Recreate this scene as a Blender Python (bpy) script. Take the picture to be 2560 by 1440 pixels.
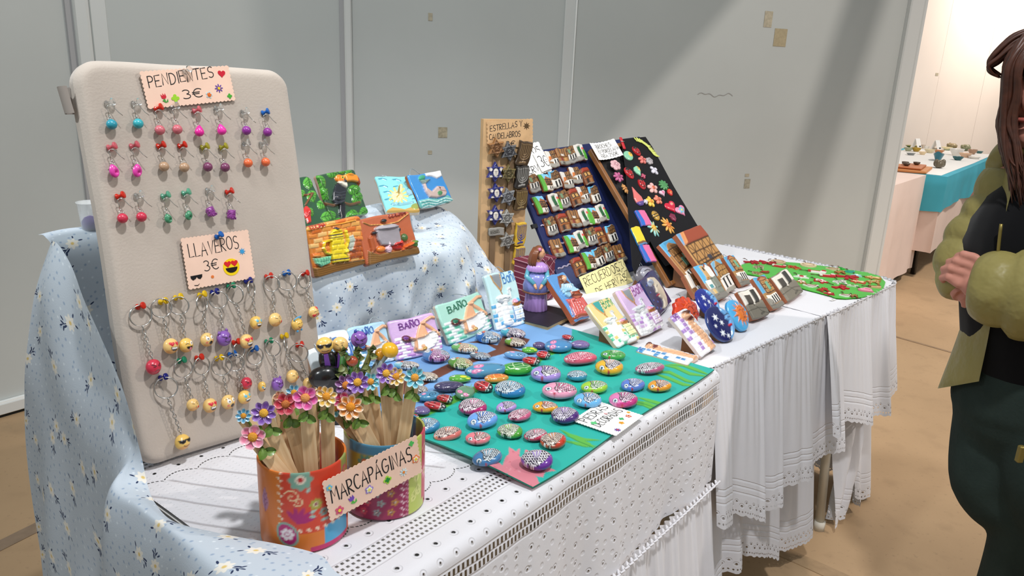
import bpy, bmesh, math, random
import numpy as np
from mathutils import Vector, Matrix
for o in list(bpy.data.objects): bpy.data.objects.remove(o)
random.seed(7); rng=np.random.default_rng(7)
sc=bpy.context.scene; COL=sc.collection
R_=math.radians
# ---------------------------------------------------------------- camera
FPX=1900.; CAMH=1.35
_up=-np.array([993.-1280,-(7280.-720),FPX]); _up/=np.linalg.norm(_up)
_d=np.array([0,0,1.]); _Y=_d-_up*(_up@_d); _Y/=np.linalg.norm(_Y)
_X=np.cross(_Y,_up); _X/=np.linalg.norm(_X)
if _X[0]<0: _X=-_X
RC=np.stack([_X,_Y,_up]); CAM=np.array([0,0,CAMH])
cd=bpy.data.cameras.new('camera'); cam=bpy.data.objects.new('camera',cd); COL.objects.link(cam)
cd.sensor_width=36; cd.lens=FPX/2560*36; cd.clip_start=.05; cd.clip_end=60
m=Matrix(((RC[0][0],RC[0][1],-RC[0][2],0),(RC[1][0],RC[1][1],-RC[1][2],0),(RC[2][0],RC[2][1],-RC[2][2],CAMH),(0,0,0,1)))
cam.matrix_world=m; sc.camera=cam
# ---------------------------------------------------------------- light
vs=sc.view_settings; vs.view_transform='Standard'; vs.look='None'; vs.exposure=0.0; vs.gamma=1; vs.use_curve_mapping=False
w=bpy.data.worlds.new('hall_light'); sc.world=w; w.use_nodes=True
bg=w.node_tree.nodes['Background']; bg.inputs[0].default_value=(.88,.955,1,1); bg.inputs[1].default_value=.43
def lamp(name,kind,loc,target,energy,color,size=.2,angle=60,blend=.6):
    l=bpy.data.lights.new(name,kind); l.energy=energy; l.color=color
    if kind=='AREA': l.shape='DISK'; l.size=size
    else: l.shadow_soft_size=size
    if kind=='SPOT': l.spot_size=R_(angle); l.spot_blend=blend
    o=bpy.data.objects.new(name,l); COL.objects.link(o); o.location=loc
    d=Vector(target)-Vector(loc); o.rotation_euler=d.to_track_quat('-Z','Y').to_euler(); return o
# hall floodlights high above the aisle; the last lamp is an added fill
lamp('floodlight_aisle','SPOT',(.5,.25,3.6),(.2,1.6,.75),232,(.985,.985,1),.09,66,.6)
lamp('floodlight_hall','SPOT',(-2.3,-.45,3.3),(-.08,1.5,1.05),240,(.92,.98,1),.10,22,.8)
FLR=(3.4,1.0,3.6)
lamp('floodlight_right','SPOT',FLR,(1.0,2.8,.9),225,(1,.90,.82),.045,85,.6)
lamp('stall_spot','SPOT',(6.0,8.35,3.1),(5.2,9.1,2.35),330,(1,.87,.74),.12,130,.9)
lamp('stall_flood','SPOT',(3.9,4.0,3.8),(3.6,6.2,.6),420,(1,.90,.82),.2,90,.7)
lamp('aisle_lamp','SPOT',(3.3,2.5,3.7),(2.3,3.1,0),300,(1,.86,.73),.25,52,.8)
lamp('wall_fill','SPOT',(-.6,.3,4.0),(-.5,3.2,1.45),200,(.96,.98,.96),.3,75,.8)  # added lamp without a known source, brightens the back wall
# ---------------------------------------------------------------- geometry helpers
def ray(px,py):
    r=RC@np.array([px-1280.,720.-py,FPX]); return r/np.linalg.norm(r)
def zp(px,py,z=.757):
    r=ray(px,py); return CAM+r*((z-CAMH)/r[2])
def onpl(px,py,p0,n):
    r=ray(px,py); p0=np.array(p0,float); n=np.array(n,float); return CAM+r*(((p0-CAM)@n)/(r@n))
OA=np.array([-.098,.8]); EA=np.array([.613,.79]); EA/=np.linalg.norm(EA); NA=np.array([-EA[1],EA[0]])
OB=np.array([.463,1.562]); EB=np.array([math.cos(R_(46.2)),math.sin(R_(46.2))]); NB=np.array([-EB[1],EB[0]])
def WA(e,n,z): return np.array([*(OA+EA*e+NA*n),z])
def WB(e,n,z): return np.array([*(OB+EB*e+NB*n),z])
def enA(p): q=np.array(p[:2])-OA; return q@EA,q@NA
TZ=.757
def lin(c):
    if isinstance(c,str): c=[int(c[i:i+2],16)/255 for i in (0,2,4)]
    return np.array([x/12.92 if x<=.04045 else ((x+.055)/1.055)**2.4 for x in c[:3]])
# materials
MATS={}
def nodes(m): return m.node_tree.nodes,m.node_tree.links
def mat(name,c='888888',rough=.6,metal=0,spec=.5,coat=0,trans=0,bump=0,bscale=200,var=0,vscale=20,alpha=1,sheen=0,vc=False,sub=0,ior=1.45,bdist=.002):
    if name in MATS: return MATS[name]
    m=bpy.data.materials.new(name); m.use_nodes=True; N,L=nodes(m); b=N['Principled BSDF']; MATS[name]=m
    cl=lin(c); b.inputs['Base Color'].default_value=(*cl,1); b.inputs['Roughness'].default_value=rough
    b.inputs['Metallic'].default_value=metal; b.inputs['Specular IOR Level'].default_value=spec; b.inputs['IOR'].default_value=ior
    b.inputs['Coat Weight'].default_value=coat; b.inputs['Coat Roughness'].default_value=.12
    b.inputs['Transmission Weight'].default_value=trans; b.inputs['Alpha'].default_value=alpha; b.inputs['Sheen Weight'].default_value=sheen
    tc=N.new('ShaderNodeTexCoord')
    csock=None
    if vc:
        a=N.new('ShaderNodeVertexColor'); a.layer_name='Col'; csock=a.outputs[0]; L.new(csock,b.inputs['Base Color'])
    if var:
        n=N.new('ShaderNodeTexNoise'); n.inputs['Scale'].default_value=vscale; n.inputs['Detail'].default_value=5; L.new(tc.outputs['Object'],n.inputs['Vector'])
        mr=N.new('ShaderNodeMapRange'); mr.inputs[1].default_value=.3; mr.inputs[2].default_value=.7; mr.inputs[3].default_value=1-var; mr.inputs[4].default_value=1+var*.6; L.new(n.outputs[0],mr.inputs[0])
        mx=N.new('ShaderNodeMix'); mx.data_type='RGBA'; mx.blend_type='MULTIPLY'; mx.inputs[0].default_value=1
        if csock: L.new(csock,mx.inputs[6])
        else: mx.inputs[6].default_value=(*cl,1)
        L.new(mr.outputs[0],mx.inputs[7]); L.new(mx.outputs[2],b.inputs['Base Color'])
    if bump:
        n=N.new('ShaderNodeTexNoise'); n.inputs['Scale'].default_value=bscale; n.inputs['Detail'].default_value=3; L.new(tc.outputs['Object'],n.inputs['Vector'])
        bp=N.new('ShaderNodeBump'); bp.inputs['Strength'].default_value=bump; bp.inputs['Distance'].default_value=bdist; L.new(n.outputs[0],bp.inputs['Height']); L.new(bp.outputs[0],b.inputs['Normal'])
    return m
# shader maths
class SN:
    def __init__(s,m): s.t=m.node_tree; s.N=s.t.nodes; s.L=s.t.links
    def _set(s,inp,v):
        if hasattr(v,'node'): s.L.new(v,inp)
        else: inp.default_value=v
    def m(s,op,a,b=0,c=0):
        n=s.N.new('ShaderNodeMath'); n.operation=op
        for i,v in enumerate((a,b,c)): s._set(n.inputs[i],v)
        return n.outputs[0]
    def sep(s,v):
        n=s.N.new('ShaderNodeSeparateXYZ'); s.L.new(v,n.inputs[0]); return n.outputs[0],n.outputs[1],n.outputs[2]
    def comb(s,x,y,z=0):
        n=s.N.new('ShaderNodeCombineXYZ')
        for i,v in enumerate((x,y,z)): s._set(n.inputs[i],v)
        return n.outputs[0]
    def step(s,v,a,b):   # 0 below a, 1 above b
        n=s.N.new('ShaderNodeMapRange'); n.inputs[1].default_value=a; n.inputs[2].default_value=b; s._set(n.inputs[0],v); n.clamp=True; return n.outputs[0]
    def inside(s,v,r,aa): # 1 where v<r
        n=s.N.new('ShaderNodeMapRange'); n.inputs[1].default_value=r-aa; n.inputs[2].default_value=r+aa; n.inputs[3].default_value=1; n.inputs[4].default_value=0; s._set(n.inputs[0],v); return n.outputs[0]
    def mix(s,f,a,b):
        n=s.N.new('ShaderNodeMix'); n.data_type='RGBA'; s._set(n.inputs[0],f)
        for i,v in ((6,a),(7,b)):
            if isinstance(v,str): v=(*lin(v),1)
            s._set(n.inputs[i],v)
        return n.outputs[2]
    def band(s,v,c,hw,aa): return s.inside(s.m('ABSOLUTE',s.m('SUBTRACT',v,c)),hw,aa)
    def frac(s,v,p): return s.m('MULTIPLY',s.m('SUBTRACT',s.m('FRACT',s.m('DIVIDE',v,p)),.5),p)  # centred cell coord
    def length(s,x,y): return s.m('SQRT',s.m('ADD',s.m('MULTIPLY',x,x),s.m('MULTIPLY',y,y)))
    def noise(s,vec,scale,detail=3):
        n=s.N.new('ShaderNodeTexNoise'); n.inputs['Scale'].default_value=scale; n.inputs['Detail'].default_value=detail; s.L.new(vec,n.inputs[0]); return n.outputs[0]
    def uv(s): return s.N.new('ShaderNodeUVMap').outputs[0]
    def obj(s): return s.N.new('ShaderNodeTexCoord').outputs['Object']
# objects
def mk(name,verts,faces,mt=None,parent=None,smooth=True,col=None,uv=None,M=None,auto=None):
    me=bpy.data.meshes.new(name)
    verts=np.asarray(verts,float)
    me.from_pydata(verts.tolist(),[],[tuple(int(i) for i in f) for f in faces]); me.update()
    if mt: me.materials.append(mt)
    if smooth: me.polygons.foreach_set('use_smooth',[True]*len(me.polygons))
    if col is not None:
        a=me.color_attributes.new('Col','FLOAT_COLOR','POINT'); c=np.ones((len(verts),4)); c[:,:3]=col; a.data.foreach_set('color',c.ravel())
    if uv is not None:
        l=me.uv_layers.new(name='UVMap'); idx=np.empty(len(me.loops),int); me.loops.foreach_get('vertex_index',idx); l.data.foreach_set('uv',np.asarray(uv)[idx].ravel())
    if auto is not None:
        me.set_sharp_from_angle(angle=R_(auto))
    o=bpy.data.objects.new(name,me); COL.objects.link(o)
    if parent is not None: o.parent=parent
    if M is not None: o.matrix_world=M if parent is None else o.matrix_world; 
    if M is not None and parent is not None: o.matrix_local=M
    return o
def inst(o,parent,M=None,mt=None,name=None):
    c=o.copy(); COL.objects.link(c); c.parent=parent
    if name: c.name=name
    if M is not None: c.matrix_local=M
    return c
def share(name,me,parent=None,M=None):
    o=bpy.data.objects.new(name,me); COL.objects.link(o)
    if parent is not None: o.parent=parent
    if M is not None: o.matrix_local=M
    return o
def tag(o,label,cat,group=None,kind=None):
    if label: o['label']=label
    if cat: o['category']=cat
    if group: o['group']=group
    if kind: o['kind']=kind
    return o
def struct(o): o['kind']='structure'; return o
def thing(name,label,cat,M=None,group=None):
    o=bpy.data.objects.new(name,None); COL.objects.link(o); o.empty_display_size=.02
    if M is not None: o.matrix_world=M
    return tag(o,label,cat,group)
def frame(o,x,y,z):
    return Matrix(((x[0],y[0],z[0],o[0]),(x[1],y[1],z[1],o[1]),(x[2],y[2],z[2],o[2]),(0,0,0,1)))
def nrm(v): v=np.array(v,float); return v/np.linalg.norm(v)
def Rz(a): return Matrix.Rotation(a,4,'Z')
def T(x,y,z=0): return Matrix.Translation((x,y,z))
def S(x,y,z): return Matrix.Diagonal((x,y,z,1))
class MB:
    """collects simple shapes into one mesh"""
    def __init__(s): s.v=[]; s.f=[]; s.c=[]
    def add(s,v,f,c=None):
        k=len(s.v); s.v+= [tuple(p) for p in v]; s.f+=[tuple(i+k for i in q) for q in f]
        cc=lin(c) if isinstance(c,str) else (c if c is not None else (.5,.5,.5)); s.c+=[tuple(cc)]*len(v); return s
    def box(s,c,d,M=None,col=None,bev=0):
        x,y,z=[k/2 for k in d]
        if bev: 
            b=min(bev,x*.9,y*.9,z*.9); vs=[];
            prof=[(-z,b),(-z+b,0),(z-b,0),(z,b)]
            for zz,i in prof:
                X,Y=x-i,y-i
                q=min(b,X*.6,Y*.6)
                vs+=[(-X+q,-Y,zz),(X-q,-Y,zz),(X,-Y+q,zz),(X,Y-q,zz),(X-q,Y,zz),(-X+q,Y,zz),(-X,Y-q,zz),(-X,-Y+q,zz)]
            fs=[tuple(range(7,-1,-1)),tuple(range(24,32))]
            for k in range(3):
                for i in range(8): fs.append((k*8+i,k*8+(i+1)%8,k*8+8+(i+1)%8,k*8+8+i))
        else:
            vs=[(-x,-y,-z),(x,-y,-z),(x,y,-z),(-x,y,-z),(-x,-y,z),(x,-y,z),(x,y,z),(-x,y,z)]
            fs=[(3,2,1,0),(4,5,6,7),(0,1,5,4),(1,2,6,5),(2,3,7,6),(3,0,4,7)]
        vs=[Vector(p)+Vector(c) for p in vs]
        if M is not None: vs=[M@p for p in vs]
        return s.add(vs,fs,col)
    def tube(s,pts,r,n=8,col=None,closed=False,caps=True):
        pts=[np.array(p,float) for p in pts]; m=len(pts); rs=r if hasattr(r,'__len__') else [r]*m
        vs=[];fs=[]; ref=None
        for i in range(m):
            if closed: t=pts[(i+1)%m]-pts[i-1]
            else: t=pts[min(i+1,m-1)]-pts[max(i-1,0)]
            t=t/(np.linalg.norm(t)+1e-12)
            if ref is None: ref=np.array([0,0,1.]) if abs(t[2])<.9 else np.array([1.,0,0])
            a=ref-t*(ref@t); a/=np.linalg.norm(a)+1e-12; b=np.cross(t,a); ref=a
            for k in range(n):
                w=2*math.pi*k/n; vs.append(pts[i]+rs[i]*(a*math.cos(w)+b*math.sin(w)))
        for i in range(m if closed else m-1):
            j=(i+1)%m
            for k in range(n): fs.append((i*n+k,i*n+(k+1)%n,j*n+(k+1)%n,j*n+k))
        if caps and not closed: fs+=[tuple(range(n-1,-1,-1)),tuple(range((m-1)*n,m*n))]
        return s.add(vs,fs,col)
    def lathe(s,prof,n=16,M=None,col=None,sx=1,sy=1):
        vs=[];fs=[];m=len(prof)
        for r,z in prof:
            for k in range(n): w=2*math.pi*k/n; vs.append((r*sx*math.cos(w),r*sy*math.sin(w),z))
        for i in range(m-1):
            for k in range(n): fs.append((i*n+k,i*n+(k+1)%n,(i+1)*n+(k+1)%n,(i+1)*n+k))
        fs+=[tuple(range(n-1,-1,-1)),tuple(range((m-1)*n,m*n))]
        vs=[Vector(p) for p in vs]
        if M is not None: vs=[M@p for p in vs]
        return s.add(vs,fs,col)
    def ball(s,c,r,n=12,m=8,M=None,col=None):
        r=r if hasattr(r,'__len__') else (r,r,r)
        prof=[(max(math.sin(math.pi*i/m),1e-4),-math.cos(math.pi*i/m)) for i in range(m+1)]
        MM=T(*c)@S(*r)
        if M is not None: MM=M@MM
        return s.lathe(prof,n,MM,col)
    def prism(s,pts,z0,z1,M=None,col=None):
        k=len(pts); vs=[Vector((x,y,z0)) for x,y in pts]+[Vector((x,y,z1)) for x,y in pts]
        if M is not None: vs=[M@p for p in vs]
        fs=[tuple(range(k-1,-1,-1)),tuple(range(k,2*k))]+[(i,(i+1)%k,k+(i+1)%k,k+i) for i in range(k)]
        return s.add(vs,fs,col)
    def build(s,name,mt,parent=None,smooth=True,M=None,auto=None,vc=False):
        return mk(name,s.v,s.f,mt,parent,smooth,col=np.array(s.c) if vc else None,M=M,auto=auto)
def gridfaces(nu,nv,off=0,wrap=False):
    f=[]
    for j in range(nv-1):
        for i in range(nu if wrap else nu-1):
            k=(i+1)%nu; f.append((off+j*nu+i,off+j*nu+k,off+(j+1)*nu+k,off+(j+1)*nu+i))
    return f
def cr(P,t):
    """catmull-rom through rows of P (k,...) at params t in [0,k-1]"""
    P=np.asarray(P,float); k=len(P); t=np.clip(np.asarray(t,float),0,k-1-1e-9); i=t.astype(int); f=t-i
    g=lambda j:P[np.clip(j,0,k-1)]
    f=f.reshape(-1,*([1]*(P.ndim-1)))
    p0,p1,p2,p3=g(i-1),g(i),g(i+1),g(i+2)
    return .5*((2*p1)+(-p0+p2)*f+(2*p0-5*p1+4*p2-p3)*f**2+(-p0+3*p1-3*p2+p3)*f**3)
def loft(ctrl,nu,nv):
    """ctrl[row][col] -> dense grid of nv rows, nu cols"""
    C=np.asarray(ctrl,float); A=cr(C,np.linspace(0,len(C)-1,nv)); B=cr(np.swapaxes(A,0,1),np.linspace(0,C.shape[1]-1,nu)); return np.swapaxes(B,0,1)
def smooth_noise(x,seed,amp=1):
    r=np.random.default_rng(seed); y=0
    for k in range(5): y=y+np.sin(x*(k+1)*r.uniform(.7,1.4)+r.uniform(0,6.3))/(k+1)
    return y*amp/2
# ---------------------------------------------------------------- painting on vertices
class Paint:
    def __init__(s,X,Y,base,aa):
        s.X=np.asarray(X,float); s.Y=np.asarray(Y,float); s.c=np.tile(lin(base),(len(s.X),1)); s.h=np.zeros(len(s.X)); s.aa=aa
    def put(s,sd,col,h=0,edge=None,keep=False):
        m=np.clip(.5-sd/s.aa,0,1)[:,None]
        if col is not None:
            cl=lin(col) if isinstance(col,str) else col
            s.c=s.c*(1-m)+cl*m
        if h:
            e=edge or s.aa*2.5; q=np.clip(-sd/e,0,1); q=np.sqrt(1-(1-q)**2)
            s.h=s.h+h*q if keep else np.where(sd<0,h*q,s.h)
        return s
    def ell(s,x,y,rx,ry,col,h=0,rot=0,edge=None,keep=True):
        c,n=math.cos(R_(rot)),math.sin(R_(rot)); dx=s.X-x; dy=s.Y-y; u=(dx*c+dy*n)/rx; v=(-dx*n+dy*c)/ry
        return s.put((np.sqrt(u*u+v*v)-1)*min(rx,ry),col,h,edge or min(rx,ry)*.8,keep)
    def rect(s,x0,y0,x1,y1,col,h=0,keep=True): return s.poly([(x0,y0),(x1,y0),(x1,y1),(x0,y1)],col,h,None,keep)
    def sdpoly(s,P):
        d=np.full(len(s.X),1e9); ins=np.zeros(len(s.X),bool); k=len(P)
        for i in range(k):
            ax,ay=P[i]; bx,by=P[(i+1)%k]; ex,ey=bx-ax,by-ay; wx=s.X-ax; wy=s.Y-ay
            t=np.clip((wx*ex+wy*ey)/(ex*ex+ey*ey+1e-12),0,1); d=np.minimum(d,(wx-ex*t)**2+(wy-ey*t)**2)
            cond=((ay<=s.Y)!=(by<=s.Y)); 
            with np.errstate(divide='ignore',invalid='ignore'): xi=ax+(s.Y-ay)/(by-ay if by!=ay else 1e-9)*ex
            ins^=cond&(s.X<xi)
        d=np.sqrt(d); return np.where(ins,-d,d)
    def poly(s,P,col,h=0,edge=None,keep=True): return s.put(s.sdpoly(P),col,h,edge,keep)
    def sdline(s,P):
        d=np.full(len(s.X),1e9)
        for (ax,ay),(bx,by) in zip(P[:-1],P[1:]):
            ex,ey=bx-ax,by-ay; wx=s.X-ax; wy=s.Y-ay; t=np.clip((wx*ex+wy*ey)/(ex*ex+ey*ey+1e-12),0,1); d=np.minimum(d,(wx-ex*t)**2+(wy-ey*t)**2)
        return np.sqrt(d)
    def line(s,P,wd,col,h=0,keep=True): return s.put(s.sdline(P)-wd/2,col,h,wd/2,keep)
    def text(s,t,x,y,size,col,wd,h=0,dx=(1,0),dy=(0,-1)):
        for st in strokes(t,size,x,y,dx,dy): s.line(st,wd,col,h)
        return s
    def leaf(s,x,y,l,w_,rot,col,vein,h):
        c,n=math.cos(R_(rot)),math.sin(R_(rot)); q=[(t,w_*math.sin(math.pi*t**.8)) for t in np.linspace(0,1,7)]
        P=[(x+l*t*c-k*n,y+l*t*n+k*c) for t,k in q]+[(x+l*t*c+k*n,y+l*t*n-k*c) for t,k in q[::-1]]
        s.poly(P,col,h,w_*.8); s.line([(x,y),(x+l*c,y+l*n)],w_*.18,vein)
        for t in (.25,.45,.65):
            for g in (-1,1):
                k=w_*.7; s.line([(x+l*t*c,y+l*t*n),(x+l*(t+.18)*c-g*k*n,y+l*(t+.18)*n+g*k*c)],w_*.12,vein)
        return s
    def speck(s,amp,seed=0,sc_=1.):
        r=np.random.default_rng(seed); k=(np.sin(s.X*7.1*sc_+3*np.sin(s.Y*5.3*sc_))+np.sin(s.Y*8.7*sc_+2*np.sin(s.X*6.1*sc_)))*.25
        s.c=np.clip(s.c*(1+amp*k[:,None]),0,1); return s
# ---------------------------------------------------------------- stroke lettering
def arc(cx,cy,rx,ry,a0,a1,n=10): return [(cx+rx*math.cos(R_(a0+(a1-a0)*i/n)),cy+ry*math.sin(R_(a0+(a1-a0)*i/n))) for i in range(n+1)]
GL={'A':[[(0,0),(.32,1),(.64,0)],[(.1,.38),(.56,.38)]],'B':[[(0,0),(0,1)],[(0,1)]+arc(.25,.76,.24,.24,90,-90)[0:]+[(0,.52)],[(0,.5)]+arc(.28,.25,.28,.25,90,-90)+[(0,0)]],
'C':[arc(.32,.5,.32,.5,50,310,14)],'D':[[(0,0),(0,1)],[(0,1)]+arc(.15,.5,.42,.5,90,-90,12)+[(0,0)]],'E':[[(.5,1),(0,1),(0,0),(.52,0)],[(0,.52),(.4,.52)]],
'F':[[(.5,1),(0,1),(0,0)],[(0,.52),(.4,.52)]],'G':[arc(.34,.5,.34,.5,50,330,14)+[(.66,.45),(.36,.45)]],'H':[[(0,0),(0,1)],[(.54,0),(.54,1)],[(0,.52),(.54,.52)]],
'I':[[(.08,0),(.08,1)]],'L':[[(0,1),(0,0),(.5,.02)]],'M':[[(0,0),(.08,1),(.36,.35),(.66,1),(.74,0)]],'N':[[(0,0),(.04,1),(.52,0),(.56,1)]],
'O':[arc(.33,.5,.33,.5,90,450,18)],'P':[[(0,0),(0,1)],[(0,1)]+arc(.22,.74,.26,.26,90,-90)+[(0,.48)]],'R':[[(0,0),(0,1)],[(0,1)]+arc(.22,.75,.25,.25,90,-90)+[(0,.5),(.5,0)]],
'S':[arc(.27,.75,.25,.25,40,270,9)+arc(.27,.25,.27,.25,90,-140,9)],'T':[[(0,1),(.62,1)],[(.31,1),(.31,0)]],'U':[[(0,1),(0,.3)]+arc(.28,.28,.28,.28,180,360,8)+[(.56,1)]],
'V':[[(0,1),(.28,0),(.58,1)]],'Y':[[(0,1),(.28,.5),(.56,1)],[(.28,.5),(.28,0)]],'a':[arc(.25,.3,.24,.3,30,390,12)+[(.5,.55),(.5,0)]],'i':[[(.08,0),(.08,.6)]],
'n':[[(0,0),(0,.6)],[(0,.45)]+arc(.22,.35,.22,.25,160,0,6)+[(.44,0)]],'o':[arc(.25,.3,.25,.3,90,450,12)],'3':[arc(.24,.76,.24,.24,140,-80,9)+arc(.24,.26,.28,.26,80,-140,9)],
'€':[arc(.38,.5,.34,.5,50,310,14),[(-.04,.6),(.46,.6)],[(-.04,.42),(.42,.42)]],'2':[arc(.25,.74,.25,.26,160,-20,8)+[(0,0),(.52,0)]],'5':[[(.48,1),(.06,1),(.04,.58)]+arc(.24,.32,.28,.32,120,-140,9)],'0':[arc(.28,.5,.28,.5,90,450,16)],"'":[[(.06,1.05),(.02,.8)]]}
for k_,b_,acc in (('Á','A',[(.34,1.1),(.46,1.25)]),('Í','I',[(.05,1.1),(.22,1.3)]),('Ñ','N',arc(.14,1.16,.14,.08,180,0,5)+arc(.42,1.16,.14,.08,180,360,5)),('ñ','n',[(0,.78),(.14,.88),(.3,.76),(.46,.88)])): GL[k_]=GL[b_]+[acc]
def strokes(t,size,x,y,dx=(1,0),dy=(0,1),jit=0,space=.2,seed=1):
    r=random.Random(seed); out=[]; p=0
    for ch in t:
        if ch==' ': p+=.45; continue
        g=GL[ch]; wmax=max(q[0] for st in g for q in st); ja=r.uniform(-1,1)*jit; jy=r.uniform(-1,1)*jit
        for st in g:
            out.append([(x+size*((p+q[0]+ja*q[1]*.4)*dx[0]+(q[1]+jy*.5)*dy[0]),y+size*((p+q[0]+ja*q[1]*.4)*dx[1]+(q[1]+jy*.5)*dy[1])) for q in st])
        p+=wmax+space
    return out
def textwidth(t,space=.2): return sum(.45 if ch==' ' else max(q[0] for st in GL[ch] for q in st)+space for ch in t)-space
def ribbon(sts,wd,z,mb=None,col=None):
    """flat pen strokes as thin ribbons"""
    mb=mb or MB()
    for st in sts:
        P=[np.array(p,float) for p in st]; k=len(P)
        closed=np.linalg.norm(P[0]-P[-1])<1e-6
        L_=[];Rr=[]
        for i in range(k):
            a=P[i-1] if i else (P[-2] if closed else P[0]); b=P[i+1] if i<k-1 else (P[1] if closed else P[-1])
            d=b-a; d=d/(np.linalg.norm(d)+1e-12)
            if i==0 and not closed: q=P[0]-d*wd*.4
            elif i==k-1 and not closed: q=P[-1]+d*wd*.4
            else: q=P[i]
            nn=np.array([-d[1],d[0]])*wd/2; L_.append((*(q+nn),z)); Rr.append((*(q-nn),z))
        mb.add(L_+Rr,[(k+i,k+i+1,i+1,i) for i in range(k-1)],col)
    return mb
def ribbon_draped(sts,wd,zfun,lift,mb=None,col=None):
    mb=ribbon(sts,wd,0,mb,col); mb.v=[(x,y,zfun(x,y)+lift if z==0 else z) for x,y,z in mb.v]; return mb
# ---------------------------------------------------------------- relief tiles
def rect_relief(name,w_,h_,th,nx,ny,paint,mt,side='b08a70',parent=None,M=None,rnd=.004,wob=.0015,seed=0,dome=0,amp=1,crn=None):
    """paint(P) paints in unit coordinates x 0..1, y 0..1 (y up); returns mesh object, back on z=0, origin bottom centre"""
    u=np.linspace(0,1,nx); v=np.linspace(0,1,ny); U,V=np.meshgrid(u,v); U=U.ravel(); V=V.ravel()
    P=paint(U,V)
    X=(U-.5)*w_; Y=V*h_
    d=np.minimum(np.minimum(U,1-U)*w_,np.minimum(V,1-V)*h_); q=np.clip(d/rnd,0,1)
    Z=th-rnd*(1-np.sqrt(np.clip(1-(1-q)**2,0,1)))+P.h*amp*np.clip(d/(rnd*.6),0,1)+dome*(1-(2*U-1)**2)*(1-(2*V-1)**2)
    r=np.random.default_rng(seed); f1,f2,f3,f4=r.uniform(0,6.3,4)
    X=X+wob*(np.sin(V*5+f1)+.5*np.sin(V*11+f2)); Y=Y+wob*(np.sin(U*5+f3)+.5*np.sin(U*11+f4))-wob*.0
    # rounded corners
    k=crn or rnd*1.6
    cx=np.clip(np.abs((U-.5)*w_)-(w_/2-k),0,None); cy=np.clip(np.abs((V-.5)*h_)-(h_/2-k),0,None); rr=np.hypot(cx,cy); mx_=np.maximum(cx,cy)
    sc_=np.where(rr>1e-9,mx_/np.maximum(rr,1e-9),1); X=X-np.sign(U-.5)*cx*(1-sc_); Y=Y-np.sign(V-.5)*cy*(1-sc_)
    vs=np.stack([X,Y,Z],1); fs=gridfaces(nx,ny); col=P.c
    ring=list(range(nx))+[j*nx+nx-1 for j in range(1,ny)]+[(ny-1)*nx+i for i in range(nx-2,-1,-1)]+[j*nx for j in range(ny-2,0,-1)]
    k0=len(vs); n_=len(ring); a=vs[ring].copy(); b=a.copy(); b[:,2]=0
    vs=np.concatenate([vs,a,b]); sc3=np.tile(lin(side),(2*n_,1)); col=np.concatenate([col,sc3])
    fs+=[(k0+(i+1)%n_,k0+i,k0+n_+i,k0+n_+(i+1)%n_) for i in range(n_)]; fs.append(tuple(range(k0+2*n_-1,k0+n_-1,-1)))
    fs=[tuple(f) for f in fs]
    return mk(name,vs,fs,mt,parent,True,col=col,M=M,auto=50)
def blob_relief(name,outline,th,nr,na,paint,mt,side=None,parent=None,M=None,dome=.3,amp=1,flat=False,base=0.,upow=.5):
    """outline(theta)->radius (array ok); painted in local metres; z from 0; domed top; flat back"""
    th_=np.linspace(0,2*math.pi,na,endpoint=False); Rm=outline(th_); rho=np.linspace(0,1,nr)**.85
    X=(rho[:,None]*(Rm*np.cos(th_))[None]).ravel(); Y=(rho[:,None]*(Rm*np.sin(th_))[None]).ravel(); RHO=np.repeat(rho,na)
    P=paint(X,Y)
    Z=th*(base+(1-base)*np.clip(1-RHO**3,0,1)**upow)+P.h*amp*np.clip((1-RHO)*6,0,1)
    vs=np.stack([X,Y,Z],1); fs=gridfaces(na,nr,0,True); col=P.c
    k0=len(vs); a=vs[-na:].copy(); b=a.copy(); a2=a.copy(); b[:,2]=0 if base else -th*.0
    if base:
        vs=np.concatenate([vs,a2,b]); sc3=np.tile(lin(side),(2*na,1)) if side else np.concatenate([P.c[-na:]]*2); col=np.concatenate([col,sc3])
        fs+=[(k0+i,k0+(i+1)%na,k0+na+(i+1)%na,k0+na+i) for i in range(na)]; fs.append(tuple(k0+2*na-1-i for i in range(na)))
    else: fs.append(tuple(k0-1-i for i in range(na)))
    return mk(name,vs,fs,mt,parent,True,col=col,M=M,auto=60)
def stand_frame(BL,BR,TL,z,th=0):
    """frame of a leaning tile whose front face has these photo corners and whose foot is on height z"""
    tilt=0
    for _ in range(3):
        zz=z+th*math.sin(max(tilt,0)); a=zp(*BL,zz); b=zp(*BR,zz); x=nrm(b-a); w_=np.linalg.norm(b-a)
        t=onpl(*TL,a,x); u=t-a; h_=np.linalg.norm(u); u=nrm(u); back=np.array([-x[1],x[0],0]); tilt=math.atan2(u@back,u[2])
    nn=np.cross(x,u); o=(a+b)/2-nn*th
    return frame(o,x,u,nn),w_,h_,tilt
def plane_pt(px,py,M):
    """board-local coordinates of a photo point on the board's z=0 plane"""
    o=np.array(M.translation); n=np.array(M.col[2][:3]); p=onpl(px,py,o,n); q=M.inverted()@Vector(p); return q.x,q.y
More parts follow.
